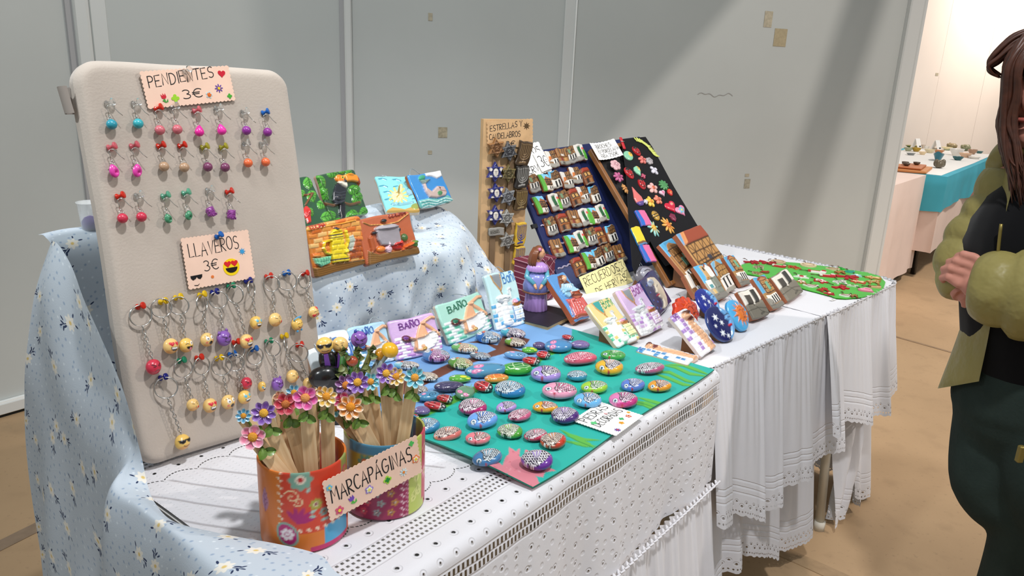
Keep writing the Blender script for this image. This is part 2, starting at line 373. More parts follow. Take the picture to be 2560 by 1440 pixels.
# ---------------------------------------------------------------- room
WA0=np.array([-1.66,2.94]); WD=np.array([math.cos(R_(20)),math.sin(R_(20))]); WN=np.array([WD[1],-WD[0]])  # WN points to the viewer
def WW(t,off,z): return np.array([*(WA0+WD*t+WN*off),z])
WALLM=frame((WA0[0],WA0[1],0),(WD[0],WD[1],0),(0,0,1),(WN[0],WN[1],0))   # local x along wall, y up, z to viewer
m_panel=mat('wall_laminate','bfc3c1',.55,spec=.3,var=.03,vscale=2.5)
m_post=mat('white_post','d2d4d2',.4,spec=.4)
m_line=mat('edge_white','f2f4f2',.4)  # brighter white of the post edge and baseboard cap
m_strip=mat('strip_grey','a9a9ab',.6)
def panelwall(name,t0s,M,height=2.6,posts=(),lineposts=()):
    root=bpy.data.objects.new(name,None); COL.objects.link(root); root.matrix_world=M; struct(root)
    for a,b in zip(t0s[:-1],t0s[1:]):
        MB().box(((a+b)/2,height/2,-.012),(b-a-.004,height,.02)).build('panel',m_panel,root,False)
    for p,wd in posts:
        MB().box((p,height/2,.004),(wd,height,.034),bev=.006).build('post',m_post,root,False)
        MB().box((p-wd/2-.009,height/2,0),(.018,height,.006)).build('panel_strip',m_strip,root,False)  # grey strip paints the side shadow and gap beside the post
    return root
wb=panelwall('wall_back',(0,1,2,4),WALLM,posts=((1,.03),))
MB().box((1.985,1.3,.002),(.05,2.6,.01),bev=.003).build('post',m_post,wb,False)
MB().box((2.012,1.3,.006),(.006,2.6,.012)).build('post_edge',m_line,wb,False)
MB().box((.035,1.3,.004),(.05,2.6,.03),bev=.008).build('post',m_post,wb,False)
MB().box((.09,1.3,0),(.05,2.6,.006)).build('panel_strip',m_post,wb,False)
MB().box((3.955,1.3,.006),(.09,2.6,.04),bev=.006).build('post',m_post,wb,False)
MB().box((4.012,1.3,-.02),(.03,2.6,.09),bev=.008).build('post',m_post,wb,False)
# left wall, set at an obtuse angle to the back wall
LD=nrm([.6,.8]); L0=np.array([-1.665,2.952])-LD*3.2; LN=np.array([LD[1],-LD[0]])
LM=frame((L0[0],L0[1],0),(LD[0],LD[1],0),(0,0,1),(LN[0],LN[1],0))
wl=panelwall('wall_left',(0,1.2,2.2,3.2),LM)
MB().box((3.186,1.3,.002),(.024,2.6,.02)).build('panel_strip',m_strip,wl,False)
bl=MB().box((1.6,.033,.012),(3.2,.043,.024),bev=.003).build('baseboard_left',m_post,None,False,M=LM); struct(bl)
MB().box((1.6,.0575,.009),(3.19,.006,.018)).build('rail_cap',m_line,bl,False)
MB().box((1.6,.006,.009),(3.2,.011,.016)).build('shadow_gap',mat('black_gap','16150f',.9),bl,False)
# floor
m_floor=bpy.data.materials.new('concrete_floor'); m_floor.use_nodes=True; q=SN(m_floor); B=q.N['Principled BSDF']
ob=q.obj(); n1=q.noise(ob,1.3,6); n2=q.noise(ob,9,5); n3=q.noise(ob,60,3)
c1=q.mix(q.step(n1,.35,.65),'a88c6b','b89a77'); c2=q.mix(q.m('MULTIPLY',q.step(n2,.55,.72),.35),c1,'93795c'); c3=q.mix(q.m('MULTIPLY',q.step(n3,.62,.7),.3),c2,'8a735a')
q.L.new(c3,B.inputs['Base Color']); B.inputs['Roughness'].default_value=.62; B.inputs['Specular IOR Level'].default_value=.3
bp=q.N.new('ShaderNodeBump'); bp.inputs['Strength'].default_value=.15; bp.inputs['Distance'].default_value=.004; q.L.new(n2,bp.inputs['Height']); q.L.new(bp.outputs[0],B.inputs['Normal'])
fl=mk('floor',[(-9,-5,0),(16,-5,0),(16,20,0),(-9,20,0)],[(0,1,2,3)],m_floor,None,False); struct(fl)
def strip(name,pts,wd,c,label,z=.002):
    P=[zp(*p,0) for p in pts]; d=nrm(P[-1]-P[0]); nn=np.array([-d[1],d[0],0])*wd/2
    v=[p+nn+[0,0,0] for p in P]+[p-nn for p in P]; k=len(P)
    mb=MB(); vv=[(x,y,zz) for zz in (0.0003,z) for x,y,_ in v]; f=[]
    for i in range(k-1): f.append((2*k+i,2*k+k+i,2*k+k+i+1,2*k+i+1)); f.append((i,i+1,k+i+1,k+i)); f.append((i,2*k+i,2*k+i+1,i+1)); f.append((k+i,k+i+1,3*k+i+1,3*k+i))
    mb.add(vv,f); o=mb.build(name,mat('floor_tape_'+c,c,.5,var=.15,vscale=30),None,False); struct(o); return o
strip('trim_1',[(1880,1345),(2200,1490)],.055,'a98d6c','')
strip('trim_2',[(-60,1395),(150,1290)],.05,'8a7560','')
strip('trim_3',[(2225,838),(2420,893),(2560,925)],.02,'8d7357','')
# marks on the back wall
m_tape=mat('old_tape','b0a283',.5,var=.12,vscale=60)
def wallmark(px,py,wp,hp,label,m=m_tape,name='tape_mark',rot=0):
    p=onpl(px,py,WW(0,0,0),(*WN,0)); l=WALLM.inverted()@Vector(p); d=np.linalg.norm(p-CAM)
    o=MB().box((0,0,.0008),(wp*d/1900*1.12,hp*d/1900,.0016)).build(name,m,None,False,M=WALLM@T(l.x,l.y,-.0015)@Rz(rot)); return tag(o,label,'tape')
wallmark(1951,94,30,38,'square piece of old brown tape on the back wall, largest of them')
wallmark(1921,48,19,34,'upright brown tape scrap just above the largest square tape on the wall',mat('old_tape_pale','b9b09a',.5,var=.2,vscale=60))
wallmark(1868,459,14,22,'small grey brown tape scrap low on the wall right of the black brooch board',mat('old_tape_grey','a9a493',.5,var=.25,vscale=80))
wallmark(1868,438,10,7,'tiny beige glue spot just above the low tape scrap on the wall',mat('old_tape_pale','b9b09a'))
wallmark(1107,331,20,25,'small beige tape scrap on the wall left of the star board',mat('old_tape_mid','b3aa92',.5,var=.3,vscale=80))
wallmark(1075,381,9,9,'tiny beige fleck of tape below the scrap left of the star board',mat('old_tape_pale','b9b09a'))
wallmark(1076,42,9,17,'faint beige tape fleck high on the second wall panel',mat('old_tape_pale','b9b09a'))
o=wallmark(869,367,5,6,'dark screw head low on the first wall post',mat('dark_screw','30302e',.5),'screw_head'); o['category']='screw'; o.location=Vector(o.location)+Vector((*(WN*.006),0))
mb=ribbon([[(x*.2,.004*math.sin(x*23)+.006*math.sin(x*9)) for x in np.linspace(0,1,40)]],.004,.0006)
p=onpl(1745,236,WW(0,0,0),(*WN,0)); l=WALLM.inverted()@Vector(p)
o=mb.build('scuff_mark',mat('scuff','9b9a97',.7),None,False,M=WALLM@T(l.x,l.y,-.0015)); tag(o,'faint grey scuff smeared across the last wall panel','scuff')
# ---------------------------------------------------------------- tables
m_tab=mat('table_laminate','d6d4d0',.5); m_leg=mat('cream_metal_leg','cfcabb',.35,metal=.2)
def table(name,label,F,e0,e1,n0,n1,legs):
    t=thing(name,label,'table',T(*F(e0,n0,0)))
    inv=t.matrix_world.inverted()
    c=[F(e0,n0,0),F(e1,n0,0),F(e1,n1,0),F(e0,n1,0)]
    v=[inv@Vector((p[0],p[1],z)) for z in (.722,.7495) for p in c]
    MB().add(v,[(3,2,1,0),(4,5,6,7),(0,1,5,4),(1,2,6,5),(2,3,7,6),(3,0,4,7)]).build('tabletop',m_tab,t,False)
    for (a,b),(a2,b2) in legs:
        P=[inv@Vector(F(a,b,.72)),inv@Vector(F(a2,b2,.012))]
        l=MB().tube([np.array(P[0]),np.array(P[1])],.014,10).build('leg',m_leg,t)
        MB().tube([np.array(inv@Vector(F(a2,b2,.03))),np.array(inv@Vector(F(a2,b2,.0)))],.017,10).build('foot_cap',mat('foot_cap_cream','d8d3c6',.5),l)
    return t
table('folding_table','folding table under the white eyelet cloth, at the left of the stall',WA,-.14,.868,.012,.77,[((-.08,.1),(-.10,.08)),((.78,.1),(.82,.1)),((-.08,.66),(-.10,.68)),((.78,.66),(.8,.68))])
table('folding_table','folding table under the ruffled white cloth with its cream leg showing',WB,-.065,1.05,.012,.76,[((.05,.1),(.03,.1)),((.80,.05),(.752,-.016)),((.05,.52),(.03,.54)),((.9,.52),(.92,.54))])
# ---------------------------------------------------------------- white cloths
def cloth_mat(name,kind):
    m=bpy.data.materials.new(name); m.use_nodes=True; q=SN(m); B=q.N['Principled BSDF']; uv=q.uv(); s,t,_=q.sep(uv)
    B.inputs['Roughness'].default_value=.85; B.inputs['Specular IOR Level'].default_value=.15; B.inputs['Sheen Weight'].default_value=.15
    ob=q.obj(); base=q.mix(q.noise(ob,3,3),'d6d6da','e4e3e7')
    hole=None; bumps=None
    def add(a,b): return b if a is None else q.m('MAXIMUM',a,b)
    def slots(tc,p,hw,hh,off=0.):   # row of slots
        x=q.frac(q.m('ADD',s,off),p); return q.m('MULTIPLY',q.inside(q.m('ABSOLUTE',x),hw,.0006),q.band(t,tc,hh,.0006))
    def eyes(tc,p,r,off=0.,amp=0):
        x=q.frac(q.m('ADD',s,off),p); y=q.m('SUBTRACT',t,tc); return q.length(x,y)
    weave=q.noise(ob,900,2); slub=q.noise(ob,40,4)
    bumps=q.m('ADD',q.m('MULTIPLY',weave,.15),q.m('MULTIPLY',slub,.5))
    if kind=='eyelet':
        for k,tc in enumerate((.040,.0495,.059,.0685)): hole=add(hole,slots(tc,.0084,.0022,.0021,k%2*.0012))
        for tc,o in ((-.040,0),(-.0535,.004)): hole=add(hole,slots(tc,.0088,.0022,.0052,o))
        rim=None
        for tc,p,rr,o in ((.012,.034,.0030,0),(.094,.037,.0028,.01),(-.015,.03,.0016,.01),(-.085,.034,.0019,.0),(-.118,.05,.0017,.013),(-.152,.034,.0019,.006),(-.188,.05,.0017,.02),(-.22,.034,.0017,0)):
            d=eyes(tc,p,rr,o); hole=add(hole,q.inside(d,rr,.0006)); rim=add(rim,q.band(d,rr+.0022,.0014,.0008))
        # scattered stitched sprigs
        vo=q.N.new('ShaderNodeTexVoronoi'); vo.voronoi_dimensions='2D'; vo.inputs['Scale'].default_value=38; vo.inputs['Randomness'].default_value=.5; q.L.new(uv,vo.inputs['Vector'])
        hang=q.inside(t,-.07,.004); sprig=q.m('MULTIPLY',q.inside(vo.outputs['Distance'],.16,.05),hang)
        # scalloped stitch line on the table top
        sx=q.m('ABSOLUTE',q.m('SINE',q.m('MULTIPLY',s,math.pi/.052))); sc_=q.m('ADD',.126,q.m('MULTIPLY',q.m('POWER',sx,.6),-.014)); dash=q.m('GREATER_THAN',q.m('FRACT',q.m('DIVIDE',s,.0052)),.35)
        dd=q.m('ABSOLUTE',q.m('SUBTRACT',t,sc_)); scal=q.m('MULTIPLY',q.inside(dd,.0012,.0005),dash); hole=add(hole,scal)
        sc2=q.m('ADD',.405,q.m('MULTIPLY',q.m('POWER',sx,.6),.014)); hole=add(hole,q.m('MULTIPLY',q.inside(q.m('ABSOLUTE',q.m('SUBTRACT',t,sc2)),.0012,.0005),dash))
        for tc,p,rr,o in ((.437,.037,.0028,.01),): d=eyes(tc,p,rr,o); hole=add(hole,q.inside(d,rr,.0006))
        for k,tc in enumerate((.462,.4715,.481)): hole=add(hole,slots(tc,.0084,.0022,.0021,k%2*.0012))
        # dotted muslin and pintucks at the back
        tuck=q.m('MULTIPLY',q.m('MULTIPLY',q.step(t,.135,.14),q.inside(t,.405,.004)),q.m('POWER',q.m('ABSOLUTE',q.m('SINE',q.m('MULTIPLY',q.m('ADD',s,q.m('MULTIPLY',t,.55)),math.pi/.05))),90.))
        dx=q.frac(s,.011); dy=q.frac(t,.008); dots=q.m('MULTIPLY',q.inside(q.length(dx,dy),.0016,.0006),q.step(t,.13,.14))
        bumps=q.m('ADD',bumps,q.m('MULTIPLY',rim,1.2)); bumps=q.m('ADD',bumps,q.m('MULTIPLY',sprig,1.)); bumps=q.m('ADD',bumps,q.m('MULTIPLY',tuck,1.8)); bumps=q.m('ADD',bumps,q.m('MULTIPLY',dots,.6))
        cordv=None
        for tc in (-.0315,-.0465,-.062,.0345,.074): cordv=add(cordv,q.band(t,tc,.0016,.0008))
        bumps=q.m('ADD',bumps,q.m('MULTIPLY',cordv,1.2))
        ln=q.m('MULTIPLY',tuck,.6); base=q.mix(ln,base,'968f92')  # shade along the pintucks is put into the cotton colour
    else:
        # t measured up from the hem
        d=eyes(.022,.024,.003); hole=q.inside(d,.0026,.0007); d2=eyes(.008,.0075,.0015); hole=add(hole,q.m('MULTIPLY',q.inside(d2,.0017,.0005),1.)); d3=eyes(.032,.024,.002,.012); hole=add(hole,q.inside(d3,.0019,.0005))
        rim=add(q.band(d,.0046,.0013,.0006),q.band(d3,.0036,.001,.0006)); bumps=q.m('ADD',bumps,q.m('MULTIPLY',rim,1.2))
        for tc in (.056,.072,.088): bumps=q.m('ADD',bumps,q.m('MULTIPLY',q.step(t,tc-.006,tc),q.m('MULTIPLY',q.inside(t,tc,.0008),1.6)))
    bp=q.N.new('ShaderNodeBump'); bp.inputs['Strength'].default_value=.55; bp.inputs['Distance'].default_value=.0016; q.L.new(bumps,bp.inputs['Height']); q.L.new(bp.outputs[0],B.inputs['Normal'])
    q.L.new(base,B.inputs['Base Color']); q.L.new(q.m('SUBTRACT',1,hole),B.inputs['Alpha'])
    # a little light comes through the thin cotton
    return m
m_lace=cloth_mat('eyelet_cotton','eyelet'); m_ruf=cloth_mat('ruffle_cotton','ruffle')
m_cot=mat('plain_cotton','e0dfe3',.85,spec=.15,bump=.25,bscale=350,sheen=.15)
def cloth_top_hang(name,F,e0,e1,nback,zb,mt,ns,amp=.006,seed=1,zt=.7535):
    s=np.linspace(e0,e1,ns); prof=[(n,0.) for n in np.linspace(nback,.02,26)]
    ra=.018; prof+=[(.018*(1-math.sin(a))-.004,-.018*(1-math.cos(a))) for a in np.linspace(.2,math.pi/2,6)]
    z0=prof[-1][1]; prof+=[(prof[-1][0]-.002*0,z0-(z0-(zb-zt))*0+ (zb-zt-z0)*k) for k in np.linspace(.03,1,34)]
    prof=np.array(prof); d=np.concatenate([[0],np.cumsum(np.hypot(*np.diff(prof,axis=0).T))]); te=np.interp(.0,prof[::-1,0],d[::-1]) if False else d[26]
    vs=[];uv=[]
    for j,(n,z) in enumerate(prof):
        f=max(0,-z)/(zt-zb)
        off=amp*f*(1.2*np.sin(s*2*math.pi/.31+1)+.8*np.sin(s*2*math.pi/.17+seed)+.35*np.sin(s*2*math.pi/.06))-.012*f
        zz=zt+z+(.0012*smooth_noise(s*40+j*.5,seed) if z==0 else 0)
        for i in range(ns): p=F(s[i],n+off[i],zz[i] if hasattr(zz,'__len__') else zz); vs.append(p); uv.append((s[i],(d[26]-d[j])))
    return mk(name,vs,gridfaces(ns,len(prof)),mt,None,True,uv=uv)
ca=cloth_top_hang('eyelet_tablecloth',WA,-.138,.885,.74,.50,m_lace,220)
tag(ca,'white eyelet lace tablecloth with drawn thread bands on the left table','tablecloth')
def ruffle(name,path,s0,s1,ztop,zbot,mt,lam=.085,amp=.03,seed=0,parent=None,ns=None,nt=34,gather=.004,out0=0.,flare=.02,hem=.006,cutl=None):
    """path(s)->(xy, outward xy); folds widen towards the hem"""
    ns=ns or int((s1-s0)/.0045); s=np.linspace(s0,s1,ns); r=np.random.default_rng(seed); ph=smooth_noise(s*6,seed,1.2)
    a=np.sin(2*math.pi*s/lam+ph*1.9)+.32*np.sin(2*math.pi*s/(lam*.47)+ph*3+1)+.06*np.sin(2*math.pi*s/(lam*.23)+ph*2); g=np.sin(2*math.pi*s/.021+ph)
    zt_=ztop(s) if callable(ztop) else np.full(ns,ztop); zb_=zbot(s) if callable(zbot) else np.full(ns,zbot)
    vs=[];uv=[];arcs=s*1.35
    for j in range(nt):
        t=j/(nt-1); k=t**.7
        off=out0+amp*k*(a*.6+.25)+gather*(1-t)**2*g+flare*t
        z=zt_+(zb_-zt_)*t
        if j==nt-1: z=z-hem*np.abs(np.sin(math.pi*arcs/.024))
        sh=.35*amp*k*np.cos(2*math.pi*s/lam+ph*1.6)
        for i in range(ns):
            xy,o=path(s[i]+sh[i]*.6); vs.append((xy[0]+o[0]*off[i],xy[1]+o[1]*off[i],z[i])); uv.append((arcs[i],(zt_[i]-zb_[i])*(1-t)))
    o=mk(name,vs,gridfaces(ns,nt),mt,parent,True,uv=uv); return o
pA=lambda s:(WA(s,-.016,0)[:2],-NA)
ra=ruffle('bottom_ruffle',pA,-.12,.875,.502,.07,m_ruf,.075,.035,3,ca,flare=.05)
# stitched zigzag trim between panel and ruffle
mb=MB(); s=np.linspace(-.1,.88,260); mb.tube([WA(x,-.032+.004*math.sin(i*math.pi/2),.503+.006*(i%2)) for i,x in enumerate(s)],.0028,5); mb.build('zigzag_trim',m_cot,ca)
def heading(path,s0,s1,parent):
    n=int((s1-s0)/.0022); vs=[]
    for j,(z,o0,am) in enumerate(((.7535,.003,.0012),(.7560,.005,.0022),(.7590,.005,.003),(.7612,.004,.0034))):
        for i in range(n):
            s=s0+(s1-s0)*i/(n-1); p,o=path(s); k=o0+am*math.sin(s*2*math.pi/.0135+2*math.sin(s*31)); vs.append((p[0]+o[0]*k,p[1]+o[1]*k,z+(.0015*math.sin(s*2*math.pi/.023) if j>1 else 0)))
    return mk('gathered_heading',vs,gridfaces(n,4),m_cot,parent,True)
# second cloth: flat top + two skirts
def rimpath(pts,r=.06,n=8):
    """rounded polyline -> (path function by arclength, total)"""
    P=[np.array(p,float) for p in pts]; out=[P[0]]
    for i in range(1,len(P)-1):
        a=nrm(P[i-1]-P[i]); b=nrm(P[i+1]-P[i]); A=P[i]+a*r; B_=P[i]+b*r
        for k in range(n+1): t=k/n; out.append((1-t)**2*A+2*t*(1-t)*P[i]+t*t*B_)
    out.append(P[-1]); Q=np.array(out); L=np.concatenate([[0],np.cumsum(np.linalg.norm(np.diff(Q,axis=0),axis=1))])
    def f(s):
        p=np.array([np.interp(s,L,Q[:,0]),np.interp(s,L,Q[:,1])]); q2=np.array([np.interp(s+.01,L,Q[:,0]),np.interp(s+.01,L,Q[:,1])]); q1=np.array([np.interp(s-.01,L,Q[:,0]),np.interp(s-.01,L,Q[:,1])])
        if np.linalg.norm(q2-q1)<1e-6: d=Q[-1]-Q[-2]
        else: d=q2-q1
        d=d/np.linalg.norm(d); return p,np.array([d[1],-d[0]])
    return f,L[-1],Q
def top_cloth(name,F,poly,z,mt,parent=None,drop=.0,seed=0):
    P=[F(a,b,z) for a,b in poly]; c=np.mean(P,axis=0); vs=[];fs=[];uv=[]
    # grid fan: rings from centre to outline, gently rumpled
    Q=[]; 
    for i in range(len(P)):
        for t in np.linspace(0,1,14,endpoint=False): Q.append(P[i]*(1-t)+P[(i+1)%len(P)]*t)
    Q=np.array(Q); k=len(Q); nr=12
    for j in range(nr):
        f=(j+1)/nr
        for q_ in Q:
            p=c+(q_-c)*f; p=p.copy(); p[2]+=.0015*math.sin(p[0]*31+p[1]*17+seed)*math.sin(p[1]*43-seed)*(f<.95); vs.append(p)
    vs.append(c); fs=gridfaces(k,nr,0,True)+[(i,(i+1)%k,len(vs)-1)[::-1] for i in range(k)]
    return mk(name,vs,[f[::-1] for f in fs] if False else fs,mt,parent,True)
cb=top_cloth('ruffled_tablecloth',WB,[(-.055,-.012),(.60,-.012),(.60,.64),(.4,.77),(-.10,.77),(-.28,.5),(-.28,.2)],.7545,m_cot); tag(cb,'white cotton tablecloth with a long gathered ruffle on the middle of the stall','tablecloth')
pB,lB,_=rimpath([WB(-.06,-.014,0)[:2],WB(.62,-.014,0)[:2]])
zb1=lambda s:.395-.07*np.clip(s/.25,0,1)+.03*np.clip((s-.3)/.3,0,1)+.008*np.sin(s*20)
ruffle('skirt_ruffle',pB,0,.67,.7555,zb1,m_ruf,.15,.036,5,cb,flare=.045,gather=.005)
heading(pB,.005,.665,cb)
pB2,_,_=rimpath([WB(-.03,.02,0)[:2],WB(.80,.02,0)[:2]])
ruffle('under_skirt',pB2,0,.66,.62,lambda s:.125+.05*np.sin(s*9),m_ruf,.17,.035,8,cb,flare=.05)
cc=top_cloth('ruffled_tablecloth',WB,[(.50,-.018),(1.0,-.018),(1.045,-.008),(1.063,.03),(1.065,.62),(.52,.62)],.7560,m_cot,seed=2); tag(cc,'white cotton tablecloth hanging to the floor under the green felt, at the far end','tablecloth')
pC,lC,_=rimpath([WB(.51,-.022,0)[:2],WB(1.068,-.022,0)[:2],WB(1.068,.60,0)[:2]],.07)
ruffle('skirt_ruffle',pC,0,lC,.757,lambda s:.43-.05*np.clip(s/.4,0,1)+.012*np.sin(s*14),m_ruf,.17,.04,11,cc,flare=.05,gather=.006)
pC2,lC2,_=rimpath([WB(.88,.02,0)[:2],WB(1.05,.02,0)[:2],WB(1.05,.58,0)[:2]],.06)
ruffle('under_skirt',pC2,0,lC2,.6,lambda s:.02+.06*np.exp(-((s-.0)/.05)**2),m_ruf,.14,.035,14,cc,flare=.07)
heading(pC,.005,lC-.005,cc)
# a twisted lace corner of the far cloth tied near the table leg
v=[]; 
for j in range(18):
    t=j/17; w_=.03+.035*math.sin(t*math.pi)+.03*t
    for i in range(12):
        k=i/11-.5; e=.80+.035*math.sin(t*3)+k*w_*1.6; v.append(WB(e,-.02-.025*math.cos(k*9+t*4)-.02*t,.48-t*.45+.01*math.cos(k*20)*(j==17)))
mk('twisted_corner',v,gridfaces(12,18),m_ruf,cc,True,uv=[(i%12*.01,(1-i//12/17)*.45) for i in range(len(v))])
# ---------------------------------------------------------------- blue floral cloth on the stepped stand
m=bpy.data.materials.new('blue_floral_cotton'); m.use_nodes=True; q=SN(m); B=q.N['Principled BSDF']; m_flor=m
B.inputs['Roughness'].default_value=.8; B.inputs['Specular IOR Level'].default_value=.2; B.inputs['Sheen Weight'].default_value=.1
uv=q.uv()
def vor(scale,rand,seed=0):
    v=q.N.new('ShaderNodeTexVoronoi'); v.voronoi_dimensions='2D'; v.inputs['Scale'].default_value=scale; v.inputs['Randomness'].default_value=rand
    mp=q.N.new('ShaderNodeVectorMath'); mp.operation='ADD'; q.L.new(uv,mp.inputs[0]); mp.inputs[1].default_value=(seed,seed*.37,0); q.L.new(mp.outputs[0],v.inputs['Vector'])
    d=q.N.new('ShaderNodeVectorMath'); d.operation='SUBTRACT'; q.L.new(mp.outputs[0],d.inputs[0]); q.L.new(v.outputs['Position'],d.inputs[1]); x,y,_=q.sep(d.outputs[0]); r_,g_,b_=q.sep(v.outputs['Color']); return x,y,r_,g_
x,y,r_,g_=vor(1/.072,.7)
ang=q.m('MULTIPLY',r_,6.283); cs=q.m('COSINE',ang); sn=q.m('SINE',ang)
lx=q.m('ADD',q.m('MULTIPLY',x,cs),q.m('MULTIPLY',y,sn)); ly=q.m('SUBTRACT',q.m('MULTIPLY',y,cs),q.m('MULTIPLY',x,sn))
rad=q.length(lx,ly); th=q.m('ARCTAN2',ly,lx); pet=q.m('ADD',.0088,q.m('MULTIPLY',q.m('COSINE',q.m('MULTIPLY',th,7)),.0017))
petal=q.inside(q.m('SUBTRACT',rad,pet),0,.0008); cen=q.inside(rad,.0026,.0008)
leaf=None
for (cx,cy,a,l,wd) in ((.0135,.003,.2,.0042,.0014),(.017,-.0022,-.7,.0036,.0013),(.0185,.0045,.9,.0036,.0013),(.0145,-.0068,-1.2,.0032,.0012),(-.0125,.006,2.4,.0036,.0013),(-.012,-.0075,-2.4,.0032,.0012),(.0215,.0005,0,.003,.0011)):
    dx=q.m('SUBTRACT',lx,cx); dy=q.m('SUBTRACT',ly,cy); u=q.m('DIVIDE',q.m('ADD',q.m('MULTIPLY',dx,math.cos(a)),q.m('MULTIPLY',dy,math.sin(a))),l); v=q.m('DIVIDE',q.m('SUBTRACT',q.m('MULTIPLY',dy,math.cos(a)),q.m('MULTIPLY',dx,math.sin(a))),wd)
    k=q.inside(q.length(u,v),1,.15); leaf=k if leaf is None else q.m('MAXIMUM',leaf,k)
leaf=q.m('MAXIMUM',leaf,q.m('MULTIPLY',q.inside(q.m('ABSOLUTE',ly),.0006,.0003),q.band(lx,.0155,.006,.0005)))
x2,y2,r2,g2=vor(1/.0135,.75,3.3); d2=q.length(x2,y2); dot=q.m('MULTIPLY',q.inside(d2,.0019,.0008),q.m('GREATER_THAN',r2,.35)); dotw=q.m('MULTIPLY',q.inside(d2,.0016,.0008),q.m('LESS_THAN',r2,.25))
c=q.mix(q.m('MULTIPLY',dot,.75),'c5d0da','8ba2bd'); c=q.mix(dotw,c,'dfe8ef'); c=q.mix(petal,c,'eeeadf'); c=q.mix(cen,c,'e3c77d'); c=q.mix(leaf,c,'2c3a5c')
q.L.new(c,B.inputs['Base Color'])
nz=q.noise(q.obj(),500,2); bp=q.N.new('ShaderNodeBump'); bp.inputs['Strength'].default_value=.15; bp.inputs['Distance'].default_value=.001; q.L.new(nz,bp.inputs['Height']); q.L.new(bp.outputs[0],B.inputs['Normal'])
cols=[(-.100,[(.77,1.06),(.745,1.062),(.715,1.035),(.71,.93),(.70,.84),(.69,.762)]),(.05,[(.80,1.06),(.735,1.06),(.71,1.03),(.70,.93),(.69,.84),(.68,.762)]),
(.18,[(.86,1.04),(.75,1.04),(.71,.99),(.65,.955),(.62,.85),(.60,.762)]),(.27,[(.87,1.01),(.765,1.006),(.742,.96),(.592,.952),(.578,.86),(.585,.762)]),(.45,[(.87,1.006),(.765,1.006),(.742,.957),(.592,.952),(.578,.86),(.59,.762)]),
(.60,[(.87,1.006),(.765,1.006),(.742,.957),(.592,.952),(.582,.87),(.59,.762)]),(.70,[(.87,1.006),(.765,1.006),(.735,.965),(.60,.948),(.58,.87),(.575,.762)]),(.80,[(.88,1.004),(.77,1.0),(.73,.978),(.65,.945),(.60,.86),(.575,.762)]),
(.885,[(.90,.985),(.81,.98),(.74,.955),(.67,.90),(.62,.83),(.58,.762)]),(.945,[(.92,.85),(.83,.86),(.76,.85),(.70,.82),(.65,.79),(.60,.762)]),(.965,[(.9,.765),(.83,.765),(.77,.765),(.71,.765),(.66,.765),(.62,.765)])]
ctrl=[[ [e,n,z] for e,pr in cols for n,z in [pr[r]] ] for r in range(6)]
g=loft(ctrl,150,90); nv,nu=g.shape[:2]
r=np.random.default_rng(5)
E_,N_,Z_=g[...,0],g[...,1],g[...,2]
front=np.clip((.95-Z_)/.12,0,1)*np.clip((Z_-.757)/.05,0,1)
fold=.012*np.sin(E_*2*math.pi/.19+1+2*np.sin(Z_*9))+.007*np.sin(E_*2*math.pi/.083+Z_*22)+.004*np.sin(E_*60-Z_*50)
N_=N_-fold*front*(1+1.2*np.clip((E_-.6)/.3,0,1)); rt=np.clip((E_-.72)/.1,0,1)
Z_=Z_+.006*np.sin(N_*60+E_*30)*rt*np.clip((Z_-.80)/.1,0,1)+.0015*np.sin(E_*40+N_*70)
Z_=np.maximum(Z_,.7605)
du=np.concatenate([[0],np.cumsum(np.linalg.norm(np.diff(g[45],axis=0),axis=1))]); uvs=[];V1=[]
dl=np.concatenate([np.zeros((1,nu)),np.cumsum(np.linalg.norm(np.diff(g,axis=0),axis=2),axis=0)])
for j in range(nv):
    for i in range(nu): V1.append(WA(E_[j,i],N_[j,i],Z_[j,i])); uvs.append((du[i],-dl[j,i]))
F1=gridfaces(nu,nv)
# left fall: from the block corner and over the table's left end to the floor
st=[(.715,-.101,1.060,.775),(.685,-.106,1.064,.755),(.645,-.116,1.064,.72),(.56,-.132,1.02,.66),(.5,-.132,.97,.585),(.45,-.132,.905,.52),(.42,-.134,.835,.46),(.395,-.137,.778,.41),(.34,-.155,.770,.34),(.28,-.160,.770,.28),(.22,-.137,.770,.22),(.15,-.102,.770,.15),(.09,-.080,.770,.09),(.05,-.088,.770,.05),(-.02,-.09,.770,-.0)]
C2=[]
rows=7
for n0,e0,z0,n1 in st:
    hi=max(0,z0-.77)
    if hi>.02:
        C2.append([[e0,n0,z0],[-.135,n0*.75+n1*.25,.77+hi*.70],[-.150,n0*.45+n1*.55,.765+hi*.33],[-.160,n1,.72],[-.172,n1,.54],[-.185,n1,.29],[-.20,n1,.02]])
    else:
        C2.append([[e0,n0,.774],[e0*.45-.182*.55,n1,.781],[-.183,n1,.771],[-.196,n1,.70],[-.203,n1,.52],[-.215,n1,.27],[-.235,n1,.02]])
g2=loft(C2,70,110)
E_,N_,Z_=g2[...,0].copy(),g2[...,1],g2[...,2]
dep=np.clip((.80-Z_)/.3,0,1)
E_-=dep*(.010*np.sin(N_*2*math.pi/.27+.8-Z_*3)+.005*np.sin(N_*2*math.pi/.12+Z_*6))
up=np.clip((Z_-.79)/.1,0,1); E_-=up*.004*np.sin((N_-Z_*.3)*2*math.pi/.16)
Z_[:,:]=np.where((Z_<.768)&(E_>-.15)&(Z_>.7),.768,Z_)
du=np.concatenate([[0],np.cumsum(np.linalg.norm(np.diff(g2[:,35],axis=0),axis=1))]); dl=np.concatenate([np.zeros((g2.shape[0],1)),np.cumsum(np.linalg.norm(np.diff(g2,axis=1),axis=2),axis=1)],axis=1)
k=len(V1); V2=[];U2=[]
